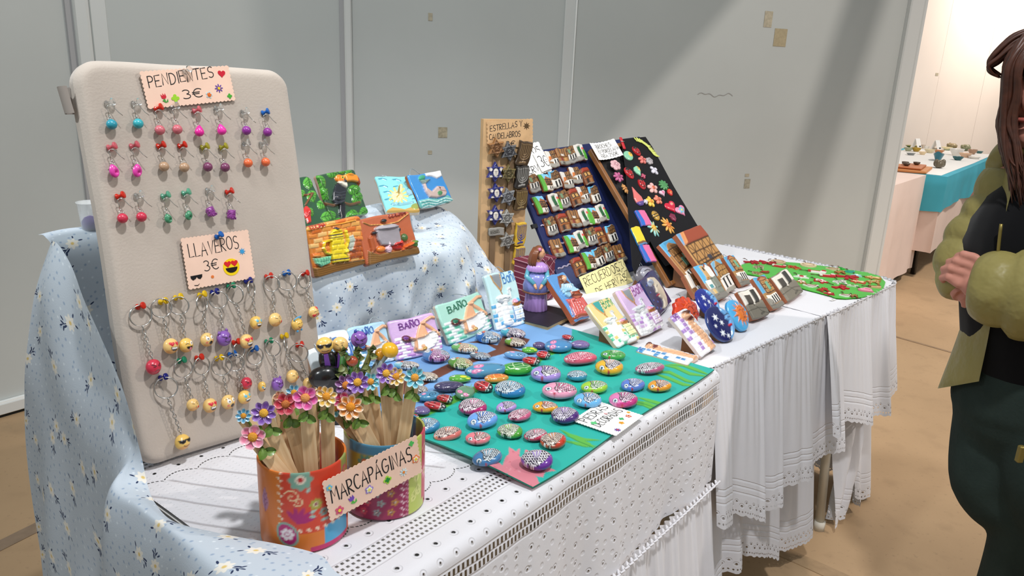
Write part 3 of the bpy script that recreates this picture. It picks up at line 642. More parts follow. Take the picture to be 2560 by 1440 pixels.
for j in range(g2.shape[0]):
    for i in range(g2.shape[1]): V2.append(WA(E_[j,i],N_[j,i],Z_[j,i])); U2.append((du[j]+3.1,1.06-dl[j,i]+.2))
fc=mk('floral_cloth',V1+V2,F1+gridfaces(g2.shape[1],g2.shape[0],k),m_flor,None,True,uv=uvs+U2)
tag(fc,'pale blue cotton cloth with small daisies draped over the stepped display and table end','cloth')
# the boxes under the cloth
for (e0,e1,n0,n1,z1,lab) in ((-.07,.16,.738,.762,1.04,'tall carton under the blue floral cloth at its left end'),(.27,.78,.785,.85,.985,'long carton under the upper step of the blue floral cloth'),(.27,.74,.61,.75,.935,'low carton under the front step of the blue floral cloth')):
    v=[WA(a,b,z) for z in (.7502,z1) for a,b in ((e0,n0),(e1,n0),(e1,n1),(e0,n1))]
    o=MB().add(v,[(3,2,1,0),(4,5,6,7),(0,1,5,4),(1,2,6,5),(2,3,7,6),(3,0,4,7)]).build('carton',mat('carton_brown','a98b66',.8),None,False); tag(o,lab,'box')

# ---------------------------------------------------------------- added bar and panel above the view, casting shadow bands on the wall
def wallpt(px,py): return onpl(px,py,WW(0,0,0),(*WN,0))
def toward(p,f): return np.array(FLR)+(p-np.array(FLR))*f
P1=toward(wallpt(2218,-160),.42); P2=toward(wallpt(1912,760),.42)
o=MB().tube([P1+(P1-P2)*.6,P2],.056,4).build('blocker_bar',m_post,None,False); struct(o)
q_=[toward(wallpt(*p),.5) for p in ((1880,-45),(1430,450),(1330,500),(700,380),(500,-700),(1880,-700))]
nn=np.cross(q_[1]-q_[0],q_[3]-q_[0]); nn/=np.linalg.norm(nn); vs=[tuple(p) for p in q_]+[tuple(p+nn*.02) for p in q_]; k=len(q_)
o=mk('blocker_panel',vs,[tuple(range(k)),tuple(range(2*k-1,k-1,-1))]+[(i,k+i,k+(i+1)%k,(i+1)%k) for i in range(k)],m_post,None,False); struct(o)
# ---------------------------------------------------------------- shared small materials
m_steel=mat('bright_steel','c9c7c2',.22,metal=1); m_ink=mat('black_marker','1b1a1c',.7); m_clay=mat('glazed_clay',vc=True,rough=.28,coat=.35)
m_matte=mat('painted_matte',vc=True,rough=.55); m_gloss=mat('varnished_paint',vc=True,rough=.16,coat=.6,bump=.25,bscale=160); m_paper=mat('paper_print',vc=True,rough=.8,spec=.2)
m_peach=mat('peach_card','f0cdb8',.8,spec=.2,var=.04,vscale=30); m_white_card=mat('white_card','eeece8',.8,spec=.2)
def scallop(w_,h_,a,n):
    """rectangle outline with pinked edge, centred"""
    P=[]; c=[(-w_/2,-h_/2),(w_/2,-h_/2),(w_/2,h_/2),(-w_/2,h_/2)]
    for i in range(4):
        p=np.array(c[i]); q_=np.array(c[(i+1)%4]); L=np.linalg.norm(q_-p); k=max(2,int(round(L/n))); d=(q_-p)/L; nn=np.array([d[1],-d[0]])
        for j in range(k*4): t=j/(k*4); P.append(p+d*L*t+nn*a*(abs(math.sin(math.pi*t*k))-.5)*2*.5)
    return P
PINC={'clear':('f4f7f7',.96),'red':('d8321f',.35),'pink':('e2717c',.5),'yellow':('e0b91c',.2),'blue':('1f5fae',.15),'navy':('1d2270',.1),'green':('1f8a63',.3),'mint':('6fc0a0',.55),'olive':('b9b13a',.55)}
def pin_mesh():
    mb=MB(); mb.lathe([(.0004,-.004),(.0004,0),(.0042,.0),(.0045,.0012),(.0042,.0022),(.0021,.0035),(.0019,.0062),(.0036,.0082),(.0052,.0092),(.0052,.0112),(.004,.0118)],14); o=mb.build('push_pin',None); me=o.data; bpy.data.objects.remove(o); return me
PINM=pin_mesh(); PINS={}
for k_,(c_,t_) in PINC.items():
    me=PINM.copy(); me.materials.append(mat('pin_'+k_,c_,.12,trans=t_,ior=1.35)); PINS[k_]=me
def pin(M,color,label,group=None,tilt=.5,side=.5):
    o=share('push_pin',PINS[color],None,M@Matrix.Rotation(-tilt,4,'X')@Matrix.Rotation(side,4,'Y')); return tag(o,label,'push pin',group)
STK=dict()
def flower_pts(n,r,inner=.45,k=8,pw=.7):
    return [( (r*inner+r*(1-inner)*abs(math.cos(n*a/2))**pw)*math.cos(a),(r*inner+r*(1-inner)*abs(math.cos(n*a/2))**pw)*math.sin(a)) for a in np.linspace(0,2*math.pi,n*k,endpoint=False)]
def heart_pts(r,n=28): return [(r*.062*16*math.sin(a)**3,r*.062*(13*math.cos(a)-5*math.cos(2*a)-2*math.cos(3*a)-math.cos(4*a))) for a in np.linspace(0,2*math.pi,n,endpoint=False)]
def circ(r,n=16,x=0,y=0,ry=None): return [(x+r*math.cos(a),y+(ry or r)*math.sin(a)) for a in np.linspace(0,2*math.pi,n,endpoint=False)]
def star_pts(n,r,ri,rot=90): return [((r if i%2==0 else ri)*math.cos(R_(rot+i*180/n)),(r if i%2==0 else ri)*math.sin(R_(rot+i*180/n))) for i in range(2*n)]
def sticker(kind,r,cols,parent,x,y,z,rot=0):
    mb=MB(); c=cols
    def L(pts,k,h): mb.prism(pts,z+h*.0004,z+(h+1)*.0004,T(x,y)@Rz(R_(rot)),c[k])
    if kind=='heart': L(heart_pts(r),0,0)
    elif kind=='flower': L(flower_pts(5,r,.55),0,0); L(flower_pts(5,r*.68,.55),1,1) if len(c)>2 else None; L(circ(r*.34),len(c)-1,2)
    elif kind=='daisy': L(flower_pts(8,r,.3,8,1.6),0,0); L(circ(r*.32),1,1)
    elif kind=='tulip': L([(-.5*r,.9*r),(-.2*r,.45*r),(0,r),(.2*r,.45*r),(.5*r,.9*r),(.55*r,.1*r),(.2*r,-.2*r),(-.2*r,-.2*r),(-.55*r,.1*r)],0,0); L([(-.06*r,-.2*r),(.06*r,-.2*r),(.1*r,-.9*r),(.7*r,-.35*r),(.55*r,-1.0*r),(-.06*r,-1.05*r),(-.6*r,-.5*r)],1,0)
    elif kind=='clover': L(flower_pts(4,r,.5),0,0); L(flower_pts(4,r*.62,.5),1,1) if len(c)>1 else None; 
    elif kind=='star': L(star_pts(8,r,r*.45),0,0)
    elif kind=='dot': L(circ(r),0,0)
    elif kind=='smile': 
        L(circ(r,24),0,0); 
        for s_ in (-1,1): mb.prism([(a+s_*.42*r,b+.42*r) for a,b in heart_pts(r*.42)],z+.0004,z+.0009,T(x,y)@Rz(R_(rot)),c[1])
        L([(-.72*r,-.05*r),(.72*r,-.05*r)]+[(.72*r*math.cos(a),-.05*r-.62*r*math.sin(a)) for a in np.linspace(.2,math.pi-.2,9)],2,1)
    elif kind=='shades': L([(-r,.3*r),(r,.45*r),(.95*r,0),(.6*r,-.35*r),(.25*r,-.2*r),(.05*r,.1*r),(-.15*r,-.2*r),(-.6*r,-.45*r),(-.95*r,-.1*r)],0,0); L([(-.5*r,-1.25*r),(.1*r,-1.3*r),(.4*r,-1.05*r),(.38*r,-1.15*r),(.1*r,-1.42*r),(-.45*r,-1.36*r)],0,0)
    return mb.build('sticker',m_paper,parent,False,vc=True)
def sign(name,label,M,w_,h_,mt,lines,stickers=(),pen=.0011,edge=(.0016,.006),curl=0,jit=.12,th=.0007):
    """card centred on M; lines: (text, x0, ybase, capheight, width) in fractions of the card"""
    def zc(x,y): return curl*(2*x/w_)**2
    P=scallop(w_,h_,*edge) if edge else [(-w_/2,-h_/2),(w_/2,-h_/2),(w_/2,h_/2),(-w_/2,h_/2)]
    mb=MB()
    if curl:
        nx=24; xs=np.linspace(-w_/2,w_/2,nx); wob=edge[0]*.5*np.sin(np.arange(nx)*2.1)
        vs=[(x,y+wo,zc(x,y)+dz) for dz in (0,th) for y in (-h_/2,0,h_/2) for x,wo in zip(xs,wob)]
        f=gridfaces(nx,3,3*nx)+[q_[::-1] for q_ in gridfaces(nx,3)]
        b=[i for i in range(nx)]+[nx*2-1]+[2*nx+i for i in range(nx-1,-1,-1)]+[nx]
        f+=[(b[i],b[(i+1)%len(b)],b[(i+1)%len(b)]+3*nx,b[i]+3*nx) for i in range(len(b))]; mb.add(vs,f)
    else: mb.prism(P,0,th)
    o=mb.build(name,mt,None,False,M=M); tag(o,label,'sign')
    tm=MB()
    for i,ln in enumerate(lines):
        t,x0,yb,ch,wd=ln[:5]; c_=ln[5] if len(ln)>5 else None
        sl=ln[6] if len(ln)>6 else 0.
        k=textwidth(t); kx=wd*w_/k
        sts=strokes(t,1,(x0-.5)*w_,(yb-.5)*h_,(kx,sl*kx),(0,ch*h_),jit=jit,seed=i+len(t))
        ribbon_draped(sts,pen,zc,th+.00025,tm)
    if lines: tm.build('lettering',m_ink,o,False)
    for k_,x,y,r,cols,rot in stickers: sticker(k_,r*w_,cols,o,(x-.5)*w_,(y-.5)*h_,th+.0002+zc((x-.5)*w_,0),rot)
    return o
def on_board(M,corners,lift=.0):
    P=[plane_pt(*c,M) for c in corners]; P=[np.array(p) for p in P]; c=sum(P)/4; x=nrm((P[1]-P[0])+(P[2]-P[3])); w_=(np.linalg.norm(P[1]-P[0])+np.linalg.norm(P[2]-P[3]))/2; h_=(np.linalg.norm(P[3]-P[0])+np.linalg.norm(P[2]-P[1]))/2
    return M@T(c[0],c[1],lift)@Rz(math.atan2(x[1],x[0])),w_,h_
def crop(x0,y0,s): return lambda x,y:(x0+x/s,y0+y/s)
def ordn(i): return ['first','second','third','fourth','fifth','sixth','seventh','eighth','ninth','tenth','eleventh','twelfth'][i]
# ---------------------------------------------------------------- fabric covered earring and key ring board
def tilted(x,y,z,phi,th,roll=0):
    a=np.array([math.cos(phi),math.sin(phi),0]); b=np.array([-a[1],a[0],0]); u=np.array([0,0,1])*math.cos(th)+b*math.sin(th)
    a2=a*math.cos(roll)+u*math.sin(roll); u2=u*math.cos(roll)-a*math.sin(roll); return frame((x,y,z),a2,u2,np.cross(a2,u2))
MP=tilted(-.5253,.9835,.761,.8178,.1839); WP,HP=.3226,.5841      # z=0 is the front face
m_fab=mat('beige_suede','b9aea3',.9,spec=.1,var=.09,vscale=9,bump=.2,bscale=300,sheen=.3)
bd=thing('display_board','beige fabric covered board standing upright, hung with earrings and key rings','display board',MP)
nx,ny=60,100
def pf(U,V): return Paint(U,V,'b9aea3',.01)
o=rect_relief('padded_panel',WP,HP,.03,nx,ny,pf,m_fab,parent=bd,M=T(WP/2,0,-.03),rnd=.014,wob=.002,crn=.032)
me=o.data; co=np.empty(len(me.vertices)*3); me.vertices.foreach_get('co',co); co=co.reshape(-1,3)
co[:,2]=np.where(co[:,2]>.02,co[:,2]+.0016*np.sin(co[:,0]*25+co[:,1]*9)*np.sin(co[:,1]*14+1)-.0008,co[:,2]); me.vertices.foreach_set('co',co.ravel())
v=[];
for j in range(14):
    a=math.pi*1.35*j/13
    for i in range(5): y=-.0+.036*i/4; v.append((-.004-.009*math.sin(a)-.004*(i/4),HP-.068+y,-.008-.010*(1-math.cos(a))-.004))
mk('folded_corner',v,gridfaces(5,14),mat('suede_fold_grey','8d857e',.9),bd)
C1=crop(140,140,3.0)
Ms,w_,h_=on_board(MP,[C1(615,130),C1(1285,70),C1(1330,340),C1(690,390)],.004)
sign('price_sign','peach card sign reading PENDIENTES 3€ pinned near the top of the beige board',Ms@Matrix.Rotation(.04,4,'X'),w_,h_,m_peach,[('PENDIENTES',.06,.56,.30,.74,None,.08),('3€',.40,.17,.24,.22,None,.03)],
 [('heart',.90,.79,.045,['c8283a'],-5),('daisy',.83,.38,.05,['6a4a9c','e5c62f'],0),('tulip',.19,.25,.05,['c92f3d','4f9a45'],10),('clover',.31,.21,.045,['9ccf3a'],0),('flower',.70,.22,.04,['bcd8de','e0702c','e0702c'],0),('clover',.94,.13,.03,['4aa63a'],0)],pen=.0013)
C2=crop(240,560,2.3226)
Ms2,w_,h_=on_board(MP,[C2(485,85),C2(870,35),C2(920,310),C2(535,380)],.0035)
sign('price_sign','peach card sign reading LLAVEROS 3€ with a heart eyed smiley',Ms2,w_,h_,m_peach,[('LLAVEROS',.08,.60,.26,.74,None,.06),('3€',.26,.30,.2,.21,None,.04)],
 [('smile',.66,.30,.125,['f2cf1d','d3282e','201a1a'],0),('star',.86,.58,.055,['3f9ad0'],0),('shades',.13,.21,.085,['1d1c1e'],-3),('dot',.36,.17,.022,['df7a3c'],0)],pen=.0013)
def bp_(px,py,z=0): x,y=plane_pt(px,py,MP); return x,y
pin(MP@T(*bp_(*C1(950,128)),.006),'clear','clear push pin holding the PENDIENTES sign',None)
pin(MP@T(*bp_(*C2(690,78)),.005),'blue','blue push pin holding the LLAVEROS sign',None)
# earrings
BEAD={}
def bead_mesh(kind):
    if kind in BEAD: return BEAD[kind]
    mb=MB()
    if kind=='round': mb.ball((0,0,0),(.0072,.0071,.0068),16,12)
    elif kind=='drop': mb.lathe([(.0003,.0085),(.0022,.007),(.0048,.0035),(.0068,-.001),(.0066,-.0045),(.004,-.0075),(.0003,-.0085)],16,Matrix.Rotation(-math.pi/2,4,'X'))
    elif kind=='cube':
        mb.box((0,0,0),(.0105,.0135,.0105),bev=.002)
        r=random.Random(3)
        for i in range(46):
            a=r.choice([0,1,2]); s_=r.choice([-1,1]); p=[r.uniform(-.0045,.0045),r.uniform(-.006,.006),r.uniform(-.0045,.0045)]; p[a]=s_*(.0066 if a==1 else .0052); mb.ball(p,.0012,6,4)
    else:
        # pinched petal shape with a hollow
        n,mm=20,14; wide=.0125 if kind=='petal' else .0105; tall=.019 if kind=='petal' else .0145; vs=[]
        for s_ in (1,-1):
            for j in range(mm):
                rho=j/(mm-1)
                for i in range(n):
                    a=2*math.pi*i/n; rr=1-.28*max(0,math.sin(a))**2; x=wide*.5*rr*rho*math.cos(a)*1.1; y=tall*.5*rho*math.sin(a)*(1.05 if math.sin(a)>0 else .95)
                    prof=math.sqrt(max(0,1-rho**2.5)); dent=.0042*math.exp(-((x-.0015)**2+(y+.002)**2)/(.0026 if kind=='petal' else .0022)**2) if s_>0 else 0
                    vs.append((x,y,s_*(.0042*prof)-dent))
        k=n*mm; mb.add(vs,gridfaces(n,mm,0,True)+[f[::-1] for f in gridfaces(n,mm,k,True)])
    o=mb.build('bead',None,auto=60 if kind!='cube' else 35); me=o.data; bpy.data.objects.remove(o); BEAD[kind]=me; return me
BM={}
def bead(kind,c):
    k=(kind,c)
    if k not in BM: me=bead_mesh(kind).copy(); me.materials.append(mat('bead_'+c,c,.3,coat=.2)); BM[k]=me
    return BM[k]
ER=[[((375,360),'clear',(402,518),'round','2a8fa3','teal'),((575,360),'clear',(600,512),'round','35a3ad','teal'),((740,398),'red',(762,560),'round','c2646f','dusty rose'),((862,386),'clear',(893,555),'round','c2646f','dusty rose'),((1030,415),'pink',(1057,565),'drop','dc2494','hot pink'),((1195,398),'clear',(1222,555),'drop','e02f9f','hot pink'),((1390,425),'clear',(1410,563),'round','862f8c','violet'),((1545,430),'blue',(1567,575),'round','862d88','violet')],
[((390,690),'pink',(420,868),'petal','d43c9e','magenta'),((560,680),'pink',(593,865),'petal','d43c9e','magenta'),((760,680),'red',(793,832),'round','ae8d70','sand brown'),((920,680),'red',(945,838),'round','ae8d70','sand brown'),((1090,690),'olive',(1120,835),'round','75395c','plum'),((1230,690),'olive',(1250,838),'round','75395c','plum'),((1400,662),'clear',(1422,805),'round','df683c','orange'),((1530,662),'clear',(1553,798),'round','df683c','orange')],
[((453,1058),'red',(483,1218),'round','c22f49','crimson'),((595,1050),'clear',(625,1208),'round','c22f49','crimson'),((795,1055),'mint',(825,1222),'hoop','3f8560','green'),((950,1033),'mint',(978,1198),'hoop','3f8560','green'),((1130,1010),'clear',(1143,1170),'cube','8a3f8c','purple'),((1275,1025),'red',(1297,1190),'cube','8a3f8c','purple')]]
RW=['top','second','third']
KN={'round':'ball','drop':'drop','petal':'petal','hoop':'pinched oval','cube':'rough cube'}
for ri,row in enumerate(ER):
    for ci,(pp,pc,bb,kind,c_,cn) in enumerate(row):
        px_,py_=bp_(*C1(*pp)); bx,by=bp_(*C1(*bb)); L=py_-by; dx=bx-px_; top=.0075 if kind in('round','cube','drop') else (.0105 if kind=='petal' else .0085)
        side='left' if ci%2==0 else 'right'
        M0=MP@T(px_,py_,.0005)
        pin(M0,pc,'%s push pin holding the %s earring of the %s %s pair'%(pc if pc not in('mint','olive') else {'mint':'pale green','olive':'yellow green'}[pc],side,cn,KN[kind]),'pins holding the earrings',.35,.75)
        e=thing('earring','%s one of the two %s %s earrings, %s row of the beige board'%(side,cn,KN[kind],RW[ri]),'earring',M0,'earrings pinned to the beige board')
        zz=.006; yb=-L+top; y0=-.008
        hk=[(dx-.001,y0-.0105,zz),(dx-.0015,y0-.002,zz+.001)]+[(dx*.6+.0018-.0045*math.cos(a),y0+.001+.0046*math.sin(a),zz+.0005+.003*math.sin(a/2)) for a in np.linspace(0,math.pi*.75,8)]+[(dx+.010,y0-.0045,zz+.006),(dx+.0145,y0-.0095,zz+.0075)]
        MB().tube(hk,.00055,6).build('ear_wire',m_steel,e)
        mb=MB()
        mb.ball((dx,y0-.0105,zz),.0014,8,6); mb.build('wire_ball',m_steel,e)
        y1=y0-.0125; gap=y1-yb; n=max(1,int(round(gap/.0045))); mb=MB()
        for k in range(n):
            yc=y1-gap*(k+.5)/n; hh=gap/n*.62; ww=.0024 if n>1 else .0038
            pts=[(dx+ (ww*math.cos(a) if k%2==0 else 0),yc+hh*math.sin(a),zz+(0 if k%2==0 else ww*math.cos(a))) for a in np.linspace(0,2*math.pi,14,endpoint=False)]; mb.tube(pts,.0005,5,closed=True)
        mb.tube([(dx,yb+.002,zz),(dx,yb-.002,zz)],.0005,5); mb.build('link_chain',m_steel,e)
        b=share('bead',bead(kind,c_),e,T(dx,-L,zz+.002)@Rz(.25*math.sin(ci*3+ri))@Matrix.Rotation(.3,4,'Y'))
# key rings
def emoji(face,r):
    n,mm=44,30; vs=[];
    for j in range(mm+1):
        ph=math.pi*j/mm
        for i in range(n): th=2*math.pi*i/n; vs.append((math.sin(ph)*math.cos(th),math.sin(ph)*math.sin(th),math.cos(ph)))
    v=np.array(vs); fs=gridfaces(n,mm+1,0,True)
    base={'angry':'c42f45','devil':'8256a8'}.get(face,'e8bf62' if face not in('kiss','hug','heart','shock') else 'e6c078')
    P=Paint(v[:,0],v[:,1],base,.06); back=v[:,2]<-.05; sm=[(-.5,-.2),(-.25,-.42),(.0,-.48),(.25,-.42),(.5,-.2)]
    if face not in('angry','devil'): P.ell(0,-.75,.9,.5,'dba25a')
    def grin():
        P.poly([(-.55,-.08),(.55,-.08),(.45,-.4),(.2,-.6),(-.2,-.6),(-.45,-.4)],'1c1416'); P.poly([(-.45,-.13),(.45,-.13),(.38,-.34),(-.38,-.34)],'f4f0ea')
    def eyes_(c='1c1416',r_=.1): P.ell(-.32,.22,r_,r_*1.4,c); P.ell(.32,.22,r_,r_*1.4,c)
    def hearts(s_=.3): 
        for sx in (-1,1): P.poly([(x+sx*.36,y+.3) for x,y in heart_pts(s_)],'d0263a',.08)
    if face=='angry':
        for sx in (-1,1): P.line([(sx*.6,.42),(sx*.15,.15)],.12,'1c1416'); P.line([(sx*.5,.12),(sx*.28,.05)],.1,'1c1416')
        P.line([(-.35,-.5),(0,-.35),(.35,-.5)],.1,'1c1416')
    elif face=='devil':
        for sx in (-1,1): P.line([(sx*.65,.4),(sx*.12,.1)],.13,'2a1730'); P.ell(sx*.36,.06,.13,.07,'2a1730')
        P.line(sm,.12,'2a1730')
    elif face=='heart': hearts(.34); grin()
    elif face=='wink':
        P.ell(.35,.3,.24,.26,'f6f3ee'); P.ell(.38,.28,.1,.11,'1c1416'); P.line([(-.55,.2),(-.35,.3),(-.12,.2)],.09,'1c1416'); P.poly([(-.5,-.1),(.5,-.1),(.35,-.5),(-.1,-.55),(-.4,-.4)],'1c1416'); P.ell(.1,-.5,.2,.24,'d9788a',.06)
    elif face=='shock':
        for sx in (-1,1): P.ell(sx*.36,.26,.25,.27,'f6f3ee',.06); P.ell(sx*.34,.24,.1,.11,'1c1416'); P.line([(sx*.55,.62),(sx*.2,.66)],.07,'1c1416')
        P.ell(0,-.42,.3,.26,'1c1416'); P.ell(-.6,-.25,.15,.12,'e0706a'); P.ell(.6,-.25,.15,.12,'e0706a')
    elif face=='star':
        for sx in (-1,1): P.poly([(x+sx*.36,y+.3) for x,y in star_pts(5,.34,.16)],'4fb3d4',.07)
        grin()
    elif face=='kiss':
        P.line([(-.55,.3),(-.25,.22)],.09,'1c1416'); P.line([(.1,.42),(.42,.5)],.08,'1c1416'); P.ell(.25,.2,.08,.1,'1c1416'); P.line([(-.05,-.12),(.08,-.22),(-.02,-.32),(.08,-.42)],.07,'1c1416'); P.poly([(x+.58,y-.35) for x,y in heart_pts(.28)],'cc2336',.1)
    elif face=='angel': 
        for sx in (-1,1): P.line([(sx*.52,.15),(sx*.33,.25),(sx*.14,.15)],.08,'1c1416')
        P.line(sm,.09,'1c1416')
    elif face=='hug':
        for sx in (-1,1): P.line([(sx*.52,.15),(sx*.33,.25),(sx*.14,.15)],.08,'1c1416')
        P.line([(-.3,-.2),(0,-.35),(.3,-.2)],.08,'1c1416')
        for x,y in ((-.55,-.4),(.5,-.5),(.35,.65)): P.poly([(a+x,b+y) for a,b in heart_pts(.32)],'cf2a3a',.1)
    elif face=='shades':
        P.poly([(-.85,.42),(.85,.42),(.8,.1),(.5,-.08),(.18,.05),(.05,.25),(-.05,.25),(-.18,.05),(-.5,-.08),(-.8,.1)],'1b1a1c',.1); P.line([(-.4,-.35),(0,-.5),(.42,-.38)],.09,'1c1416')
    elif face=='laugh':
        for sx in (-1,1): P.line([(sx*.52,.2),(sx*.33,.32),(sx*.14,.2)],.08,'1c1416'); P.ell(sx*.6,-.05,.14,.2,'4fb3d4',.08)
        grin()
    c=np.where(back[:,None],lin(base),P.c); k=1+P.h*(~back)
    vv=v*np.array([r,r*1.02,r*.82])*k[:,None]; return vv,fs,c
EMO={}
KR=[((238,483),'red',(250,530,65,62),(318,825,45),'angry'),((370,455),'yellow',(365,485,48,55),(418,705,45),'heart'),((458,430),'yellow',(466,472,43,52),(507,700,42),'wink'),((597,415),'yellow',(598,458,40,50),(628,668,40),'shock'),((670,400),'navy',(692,438,40,50),(725,660,45),'devil'),((765,365),'green',(782,405,25,55),(855,678,42),'heart'),((865,335),'navy',(882,375,35,50),(912,570,38),'star'),((985,308),'red',(998,345,30,46),(1022,553,40),'kiss'),((1088,290),'blue',(1092,330,46,53),(1150,580,37),'angel'),((1197,292),'red',(1195,325,43,47),(1247,510,34),'hug'),
((370,895),'navy',(390,945,53,62),(485,1258,45),'shades'),((478,797),'green',(496,835,50,53),(547,1045,36),'kiss'),((580,780),'red',(601,820,48,52),(645,1048,42),'heart'),((695,783),'yellow',(713,820,47,55),(750,1028,42),'shock'),((772,760),'blue',(790,800,42,50),(845,1000,40),'star'),((795,690),'red',(815,730,38,42),(858,920,35),'angry'),((900,730),'blue',(912,765,48,50),(950,940,30),'laugh'),((985,685),'green',(1002,715,25,48),(1036,925,38),'devil'),((1075,655),'yellow',(1078,695,25,45),(1122,880,38),'kiss'),((1165,705),'red',(1155,745,40,52),(1215,920,32),'kiss')]
KL=['red angry face key ring on a long chain, lowest of the upper key ring row','heart eyed smiling key ring hung left of the winking one','winking key ring face with its tongue out','wide eyed shocked key ring face in the upper row','purple devil key ring hung left of the upper grinning heart eyed face','heart eyed grinning key ring hung from a green pin under the LLAVEROS sign','star eyed grinning key ring just right of the LLAVEROS sign','kissing face key ring in the upper row, hung from a red pin','smiling key ring face with a blue halo','blushing key ring face ringed by red hearts, last of the upper row','key ring face in black sunglasses, lowest on the board','kissing face key ring hung from the green pin in the lower row','heart eyed grinning key ring in the lower row, between kissing and shocked faces','wide eyed shocked key ring face in the lower row','star eyed grinning key ring in the lower row','red angry key ring face partly behind the star eyed one','laughing key ring face with blue tears in the lower row','purple devil key ring in the lower row','kissing face key ring hung from the yellow pin, lower row','key ring at the right end of the lower row, its face hidden behind bookmark flowers']
def linkpts(c,d,side,l,w_):
    d=np.array(d); side=np.array(side); return [c+d*l*math.sin(a)+side*w_*math.cos(a) for a in np.linspace(0,2*math.pi,12,endpoint=False)]
for i,(pp,pc,(rx,ry,ra,rb),(ex,ey,er),face) in enumerate(KR):
    p0=bp_(*C2(*pp)); rc=bp_(*C2(rx,ry)); rt=bp_(*C2(rx,ry-rb)); ec=bp_(*C2(ex,ey)); e1=bp_(*C2(ex,ey-er))
    R=abs(rt[1]-rc[1]); asp=min(1,ra/rb*1.06); r=abs(e1[1]-ec[1])*1.0
    M0=MP@T(p0[0],p0[1],.0005)
    pin(M0,pc,'%s push pin holding the %s %s key ring'%(pc,('upper' if i<10 else 'lower'),['red angry','left heart eyed','winking','shocked','devil','right heart eyed','star eyed','kissing','haloed','hearted','sunglasses','left kissing','heart eyed','shocked','star eyed','red angry','laughing','devil','middle kissing','last'][i]),'pins holding the key rings',.25,.6)
    o=thing('key_ring',KL[i],'key ring',M0,'emoji key rings on the beige board')
    c=np.array([rc[0]-p0[0],rc[1]-p0[1],.006]); mb=MB(); yaw=math.acos(asp)*(1 if i%3 else -1)
    for k,(dr,dz) in enumerate(((0,.0007),(.0001,-.0007))):
        pts=[c+np.array([R*math.cos(a)*math.cos(yaw),R*math.sin(a),R*math.cos(a)*math.sin(yaw)+dz+abs(R*math.sin(yaw))*.6]) for a in np.linspace(0,2*math.pi,40,endpoint=False)]; mb.tube(pts,.00085,6,closed=True)
    mb.build('split_ring',m_steel,o)
    a=c+np.array([0,-R,abs(R*math.sin(yaw))*.6]); b=np.array([ec[0]-p0[0],ec[1]-p0[1]+r,r*.8+.001]); d=b-a; L=np.linalg.norm(d); d/=L; n=max(4,int(L/.0052)); mb=MB(); s1=np.cross(d,[0,0,1.]); s1/=np.linalg.norm(s1); s2=np.cross(d,s1)
    for k in range(n): mb.tube(linkpts(a+d*L*(k+.5)/n,d,s1 if k%2 else s2,L/n*.72,.0024),.00062,5,closed=True)
    mb.build('chain',m_steel,o)
    kk=(face,round(r,3))
    vv,fs,cc_=emoji(face,r); Me=T(ec[0]-p0[0],ec[1]-p0[1],r*.82+.0005)@Matrix.Rotation(.32,4,'Y')@Rz(.12*math.sin(i*5))@(S(.72,1,1) if i==16 else S(1,1,1))
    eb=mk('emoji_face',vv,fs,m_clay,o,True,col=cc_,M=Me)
    if face=='devil':
        for s_ in (-1,1): MB().tube([(s_*r*.55,r*.72,0),(s_*r*.68,r*.98,.1*r),(s_*r*.6,r*1.2,.1*r)],[r*.26,r*.17,r*.03],8).build('horn',mat('devil_purple','7d52a3',.3,coat=.3),eb)
    if face=='angel':
        MB().tube([(r*.8*math.cos(a),r*.95+r*.26*math.sin(a),r*.35+r*.3*math.sin(a)) for a in np.linspace(0,2*math.pi,24,endpoint=False)],r*.1,7,closed=True).build('halo',mat('halo_blue','4da3d8',.3,coat=.3),eb)
        for s_ in (-1,1): MB().ball((s_*r*.45,-r*.98,.25*r),r*.2,8,6).build('blue_foot',mat('halo_blue','4da3d8'),eb)
# ---------------------------------------------------------------- paper covered cups with wooden bookmarks
C3=crop(560,820,2.483)
m_cup=mat('patterned_paper',vc=True,rough=.38,coat=.15)
def swirl(P,x,y,r,col,wd,turn=1):
    P.line([(x+r*t*math.cos(turn*t*9),y+r*t*math.sin(turn*t*9)) for t in np.linspace(.15,1,22)],wd,col)
def pflower(P,x,y,r,c,c2,c3,n=8):
    for k in range(n): a=2*math.pi*k/n; P.ell(x+r*.6*math.cos(a),y+r*.6*math.sin(a),r*.42,r*.3,c,rot=math.degrees(a))
    P.ell(x,y,r*.42,r*.42,c2); P.ell(x,y,r*.24,r*.24,c3)
def lotus(P,x,y,r,c):
    for a in (-80,-50,-20,10,40): P.ell(x+r*.5*math.cos(R_(90+a)),y+r*.5*math.sin(R_(90+a)),r*.6,r*.17,c,rot=90+a)
def lacel(P,pts,wd,c='f0dcc0'):
    for (ax,ay),(bx,by) in zip(pts[:-1],pts[1:]):
        n=max(2,int(math.hypot(bx-ax,by-ay)/(wd*1.5)))
        for i in range(n): t=i/n; P.ell(ax+(bx-ax)*t+wd*.5*(-1)**i,ay+(by-ay)*t+wd*.3*(-1)**i,wd*.55,wd*.4,c,rot=40*(-1)**i)
